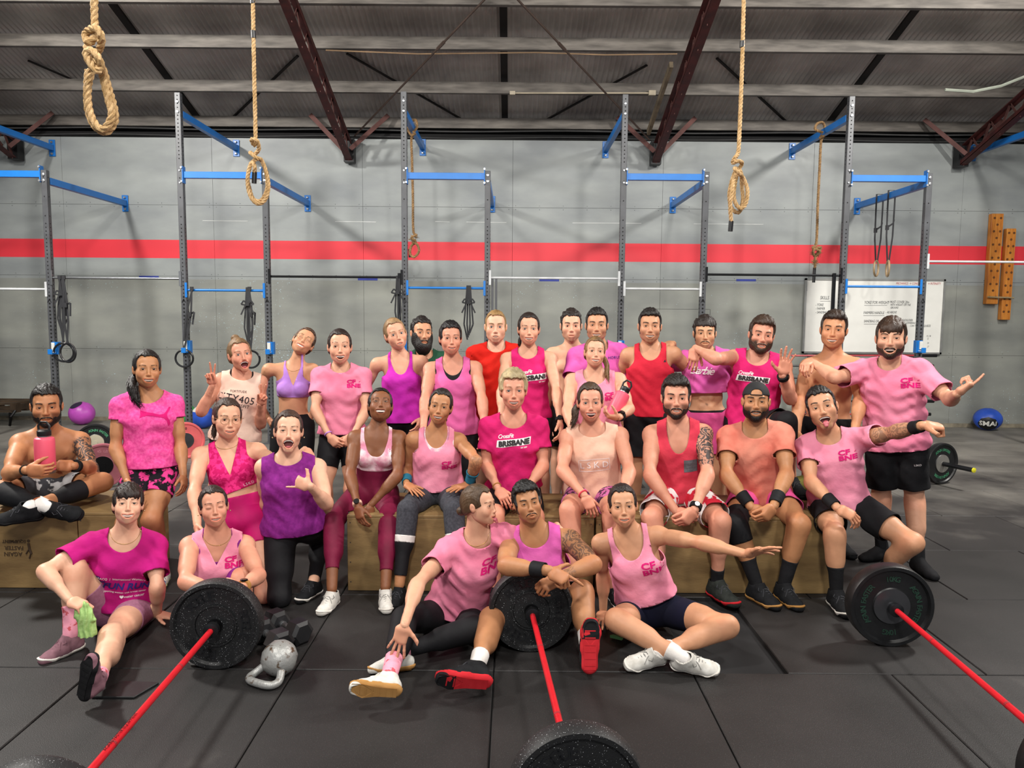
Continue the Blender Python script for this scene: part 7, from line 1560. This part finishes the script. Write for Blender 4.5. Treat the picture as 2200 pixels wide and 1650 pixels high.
add('laughing', 'woman with eyes shut laughing in a pink tank behind the left barbell plate', sex='f', H=1.66, b=1.08, D=4.05, neck=(467, 1152), head=(459, 1088, 88), hrot=(6, 4, -3), pel=(468, 1310, .08), sa=(408, 1172), sb=(526, 1170),
    ea=(398, 1250, 'n'), wa=(470, 1272, 'n'), ha=('flat', (.9, -.2, -.1), (0, .5, -1)), eb=(556, 1236, 'n'), wb=(518, 1264, 'n'), hb=('flat', (-.95, -.1, -.05), (0, .6, -.9)), ka=(430, 1292, 'n'), aa=(455, 1362, 'z', .10), kb=(514, 1246, 'n'), ab=(530, 1346, 'z', .10), skin=SK['red'], haircol='#2b1d18', hair='back', hth=.008, eyes=.02, mouth='smile', earrings='ab', necklace=1,
    wear=[tank(c_pink2, .46, nd=.135, nw=.078, so=.122, v=1), dict(k='bra', m=c_purp, hem=.25, nd=.13), dict(k='tight_shorts', m=c_maroon, len=.24, waist=.6)], shoes=SW, prints=[('cfbne', .088, -.105, .040, c_ink)], rings=[('b', .85, .006, .024, c_soleg, 'watch')])
add('kissing', 'woman in profile with a low bun, tongue out, in pink tee and leggings', sex='f', H=1.68, b=1.0, D=4.0, neck=(1024, 1152), head=(1030, 1084, 86), hrot=(66, 4, 2), pel=(975, 1322, .12), sa=(966, 1182), sb=(1085, 1152),
    ea=(897, 1254, 'n'), wa=(869, 1343, -.64), ha=('splay', (-.3, -.12, -.95), (0, 1, -.15)), eb=(1150, 1160, .16), wb=(1196, 1130, .02), hb=('relax', (.15, -.45, -.9), (-.1, 1, 0)), ka=(868, 1330, 'n'), aa=(834, 1462, 'z', .11), kb=(1020, 1350, -.25), ab=(862, 1400, 'z', .09), fa=((-1, -.1, .12), (.1, 1, .25)), fb=((-1, -.3, 0), (0, .3, 1)), skin=SK['fair'], haircol='#5e4630', hair='back', bun=(-.0, .125, -.045), mouth='smile', tongue=1,
    wear=[tee(c_pink, .48, sleeve=.20, loose=.02, fold=.006), dict(k='leggings', m=c_blk, len=.78, waist=.6), *socks(c_pinksock, .17, 1.68)], shoes=SGUM, prints=[('cfbne', .115, -.13, .052, c_ink)], necklace=1)
add('moustache', 'moustached man pouting in a pink tank, forearms on the centre barbell plate', sex='m', H=1.74, b=1.06, D=4.0, neck=(1148, 1142), head=(1133, 1080, 86), hrot=(8, 4, -10), pel=(1160, 1322, .12), sa=(1095, 1168), sb=(1222, 1160),
    ea=(1086, 1216, 'n'), wa=(1180, 1226, 'n'), ha=('gun', (.85, -.25, -.4), (0, .5, -.9)), eb=(1276, 1212, 'n'), wb=(1200, 1240, -.32), hb=('clasp', (-.8, -.3, -.4), (0, .6, -.8)), ka=(1056, 1330, 'n'), aa=(1022, 1440, 'z', .10), kb=(1250, 1272, 'n'), ab=(1264, 1404, 'z', .10), fa=((-1, -.15, .15), (.1, 1, .3)), fb=((0, .1, 1), (0, 1, -.1)), skin=SK['olive'], haircol='#0f0c0c', hair='short', hth=.024, side=.014, quiff=.8, mouth='pucker', eyes=.5, moustache=1, beard=.15, tattoo=[('b', .0, .26, .75), ('b', .40, .46, .4)],
    wear=[tank(c_barb, .50, nd=.07, nw=.082, so=.135, hole=.5), dict(k='trunks', m=c_blks, loose=.022, len=.30, waist=.6), *socks(c_wht, .12, 1.74), dict(k='band', m=c_blk, w='a', t0=.475, t1=.545, th=.010), dict(k='band', m=c_blk, w='b', t0=.485, t1=.53, th=.010)], shoes=SRED, prints=[('text', 'WMN', .0, -.23, .13, c_inkb, dict(bold=.004, ang=-.12)), ('poly', [(-.5, -.5), (.5, -.5), (.5, .5), (-.5, .5)], .12, -.22, .03, c_inkb)])
add('outstretched', 'cross-legged woman in cropped pink tank and navy shorts, one arm flung out', sex='f', H=1.72, b=.98, D=4.0, neck=(1350, 1148), head=(1338, 1086, 92), hrot=(2, 2, -5), pel=(1396, 1310, .05), sa=(1291, 1166), sb=(1412, 1150),
    ea=(1296, 1236, 'f'), wa=(1296, 1316, 'z', .06), ha=('flat', (-.2, -.9, -.1), (0, 0, -1)), eb=(1508, 1166, 'n'), wb=(1600, 1190, 'n'), hb=('splay', (.95, -.2, .28), (.2, -.6, -.7)), ka=(1324, 1332, 'n'), aa=(1470, 1416, 'z', .085), kb=(1562, 1346, 'n'), ab=(1412, 1404, 'z', .085), fa=((1, -.25, 0), (-.1, -.55, .8)), fb=((-1, -.35, 0), (.1, -.5, .8)), skin=SK['mid'], haircol='#231714', hair='back', hth=.007, mouth='smile', earrings='b',
    wear=[tank(c_pink2, .38, nd=.125, nw=.082, so=.112, drape=.04, hole=.46), dict(k='tight_shorts', m=c_navy, len=.20, waist=.70), *socks(c_wht, .09, 1.72)], shoes=SW, prints=[('cfbne', .09, -.16, .05, c_ink)])
# ---------------- drink bottles held by people, wiping cloth
M_bot = mat('coral_powder_coat', '#e5566f', .45, var=.04); M_lid = mat('black_lid', '#18191b', .4)
def bottle(base, top, r, lab):
    base = np.array(base, float); top = np.array(top, float); d = nrm(top-base); L = np.linalg.norm(top-base); root = empty('drink_bottle', tuple(base), lab, 'bottle', 'coral drink bottles')
    MB().lathe([(r*.93, 0), (r*.97, .004), (r*.97, .02)], base, d, 28).lathe([(r*.62, L*.99), (r*.62, L*1.06)], base, d, 24).build('steel_band', M_chrome, root, smooth=True)
    MB().lathe([(r*.96, .018), (r, .024), (r, L*.90), (r*.93, L*.96), (r*.66, L)], base, d, 32).build('bottle_body', M_bot, root, smooth=True)
    MB().lathe([(r*.66, L*1.03), (r*.68, L*1.04), (r*.68, L*1.16), (r*.5, L*1.2)], base, d, 24).build('lid', M_lid, root, smooth=True)
    x, y, _ = frame(d, (0, -1, 0)); c = base+d*L*1.16
    MB().tube([c-x*r*.55, c-x*r*.6+d*.03, c-x*r*.3+d*.055, c+x*r*.3+d*.055, c+x*r*.6+d*.03, c+x*r*.55], .007, 8).build('carry_loop', M_lid, root, smooth=True)
    return root
bottle(at(98, 1016, 4.55), at(95, 938, 4.55), .058, 'coral drink bottle with black loop lid held by the shirtless man on the left box')
b0 = at(1313, 900, 5.16); bottle(b0, at(1340, 843, 5.2), .052, 'coral drink bottle tilted against the woman with the side ponytail')
hx = P['funrun']['hands']['a']; c0 = hx[0]+hx[1]@np.array([0, .09, -.02]); g = SDF(c0+[-.09, -.09, -.22], c0+[.09, .09, .08], .006)
g.rc(c0+[0, 0, .02], c0+[0, 0, -.04], .02, .03, .01); g.rc(c0+[0, 0, -.03], c0+[.005, 0, -.13], .034, .036, .02, flat=((1, 0, 0), 1.25)); g.rc(c0+[-.03, -.005, .01], c0+[-.045, 0, -.03], .010, .014, .01); g.rc(c0+[.02, 0, -.02], c0+[.045, -.01, -.05], .012, .012, .01)
V, Q = g.mesh(); T = tris(Q); V, T, _ = clip(V, T, V[:, 2]-(c0[2]-.135)); N_ = vnormals(V, T); V = V+N_*(np.sin((V[:, 0]+V[:, 1]*.6)*230+np.sin(V[:, 2]*40)*1.5)*.004)[:, None]
o = link('wiping_cloth', mesh_np('wiping_cloth', V, T, cloth('lime_microfibre', '#a9c983', '#8fb368', vscale=60))); tag(o, 'crumpled lime green cloth in the hand of the woman in magenta', 'cloth')
# teeth-to-toe extras: gym bag edge beside the man on the left box, olive bag behind the right box
o = SDF(at(1725, 1040, 5.35)-[.25, .2, .2], at(1725, 1040, 5.35)+[.25, .2, .2], .012); cc = at(1722, 1045, 5.3); cc[2] = BH+.06
o.ell(cc, I3, (.13, .09, .065), .02); o.ell(cc+[.06, 0, .02], I3, (.07, .07, .06), .03); V, Q = o.mesh()
tag(link('folded_shirt', mesh_np('folded_shirt', V, Q, cloth('olive_cloth', '#7d7a3a', '#5f5c28'))), 'crumpled olive garment on the box behind the man in the cap', 'garment')
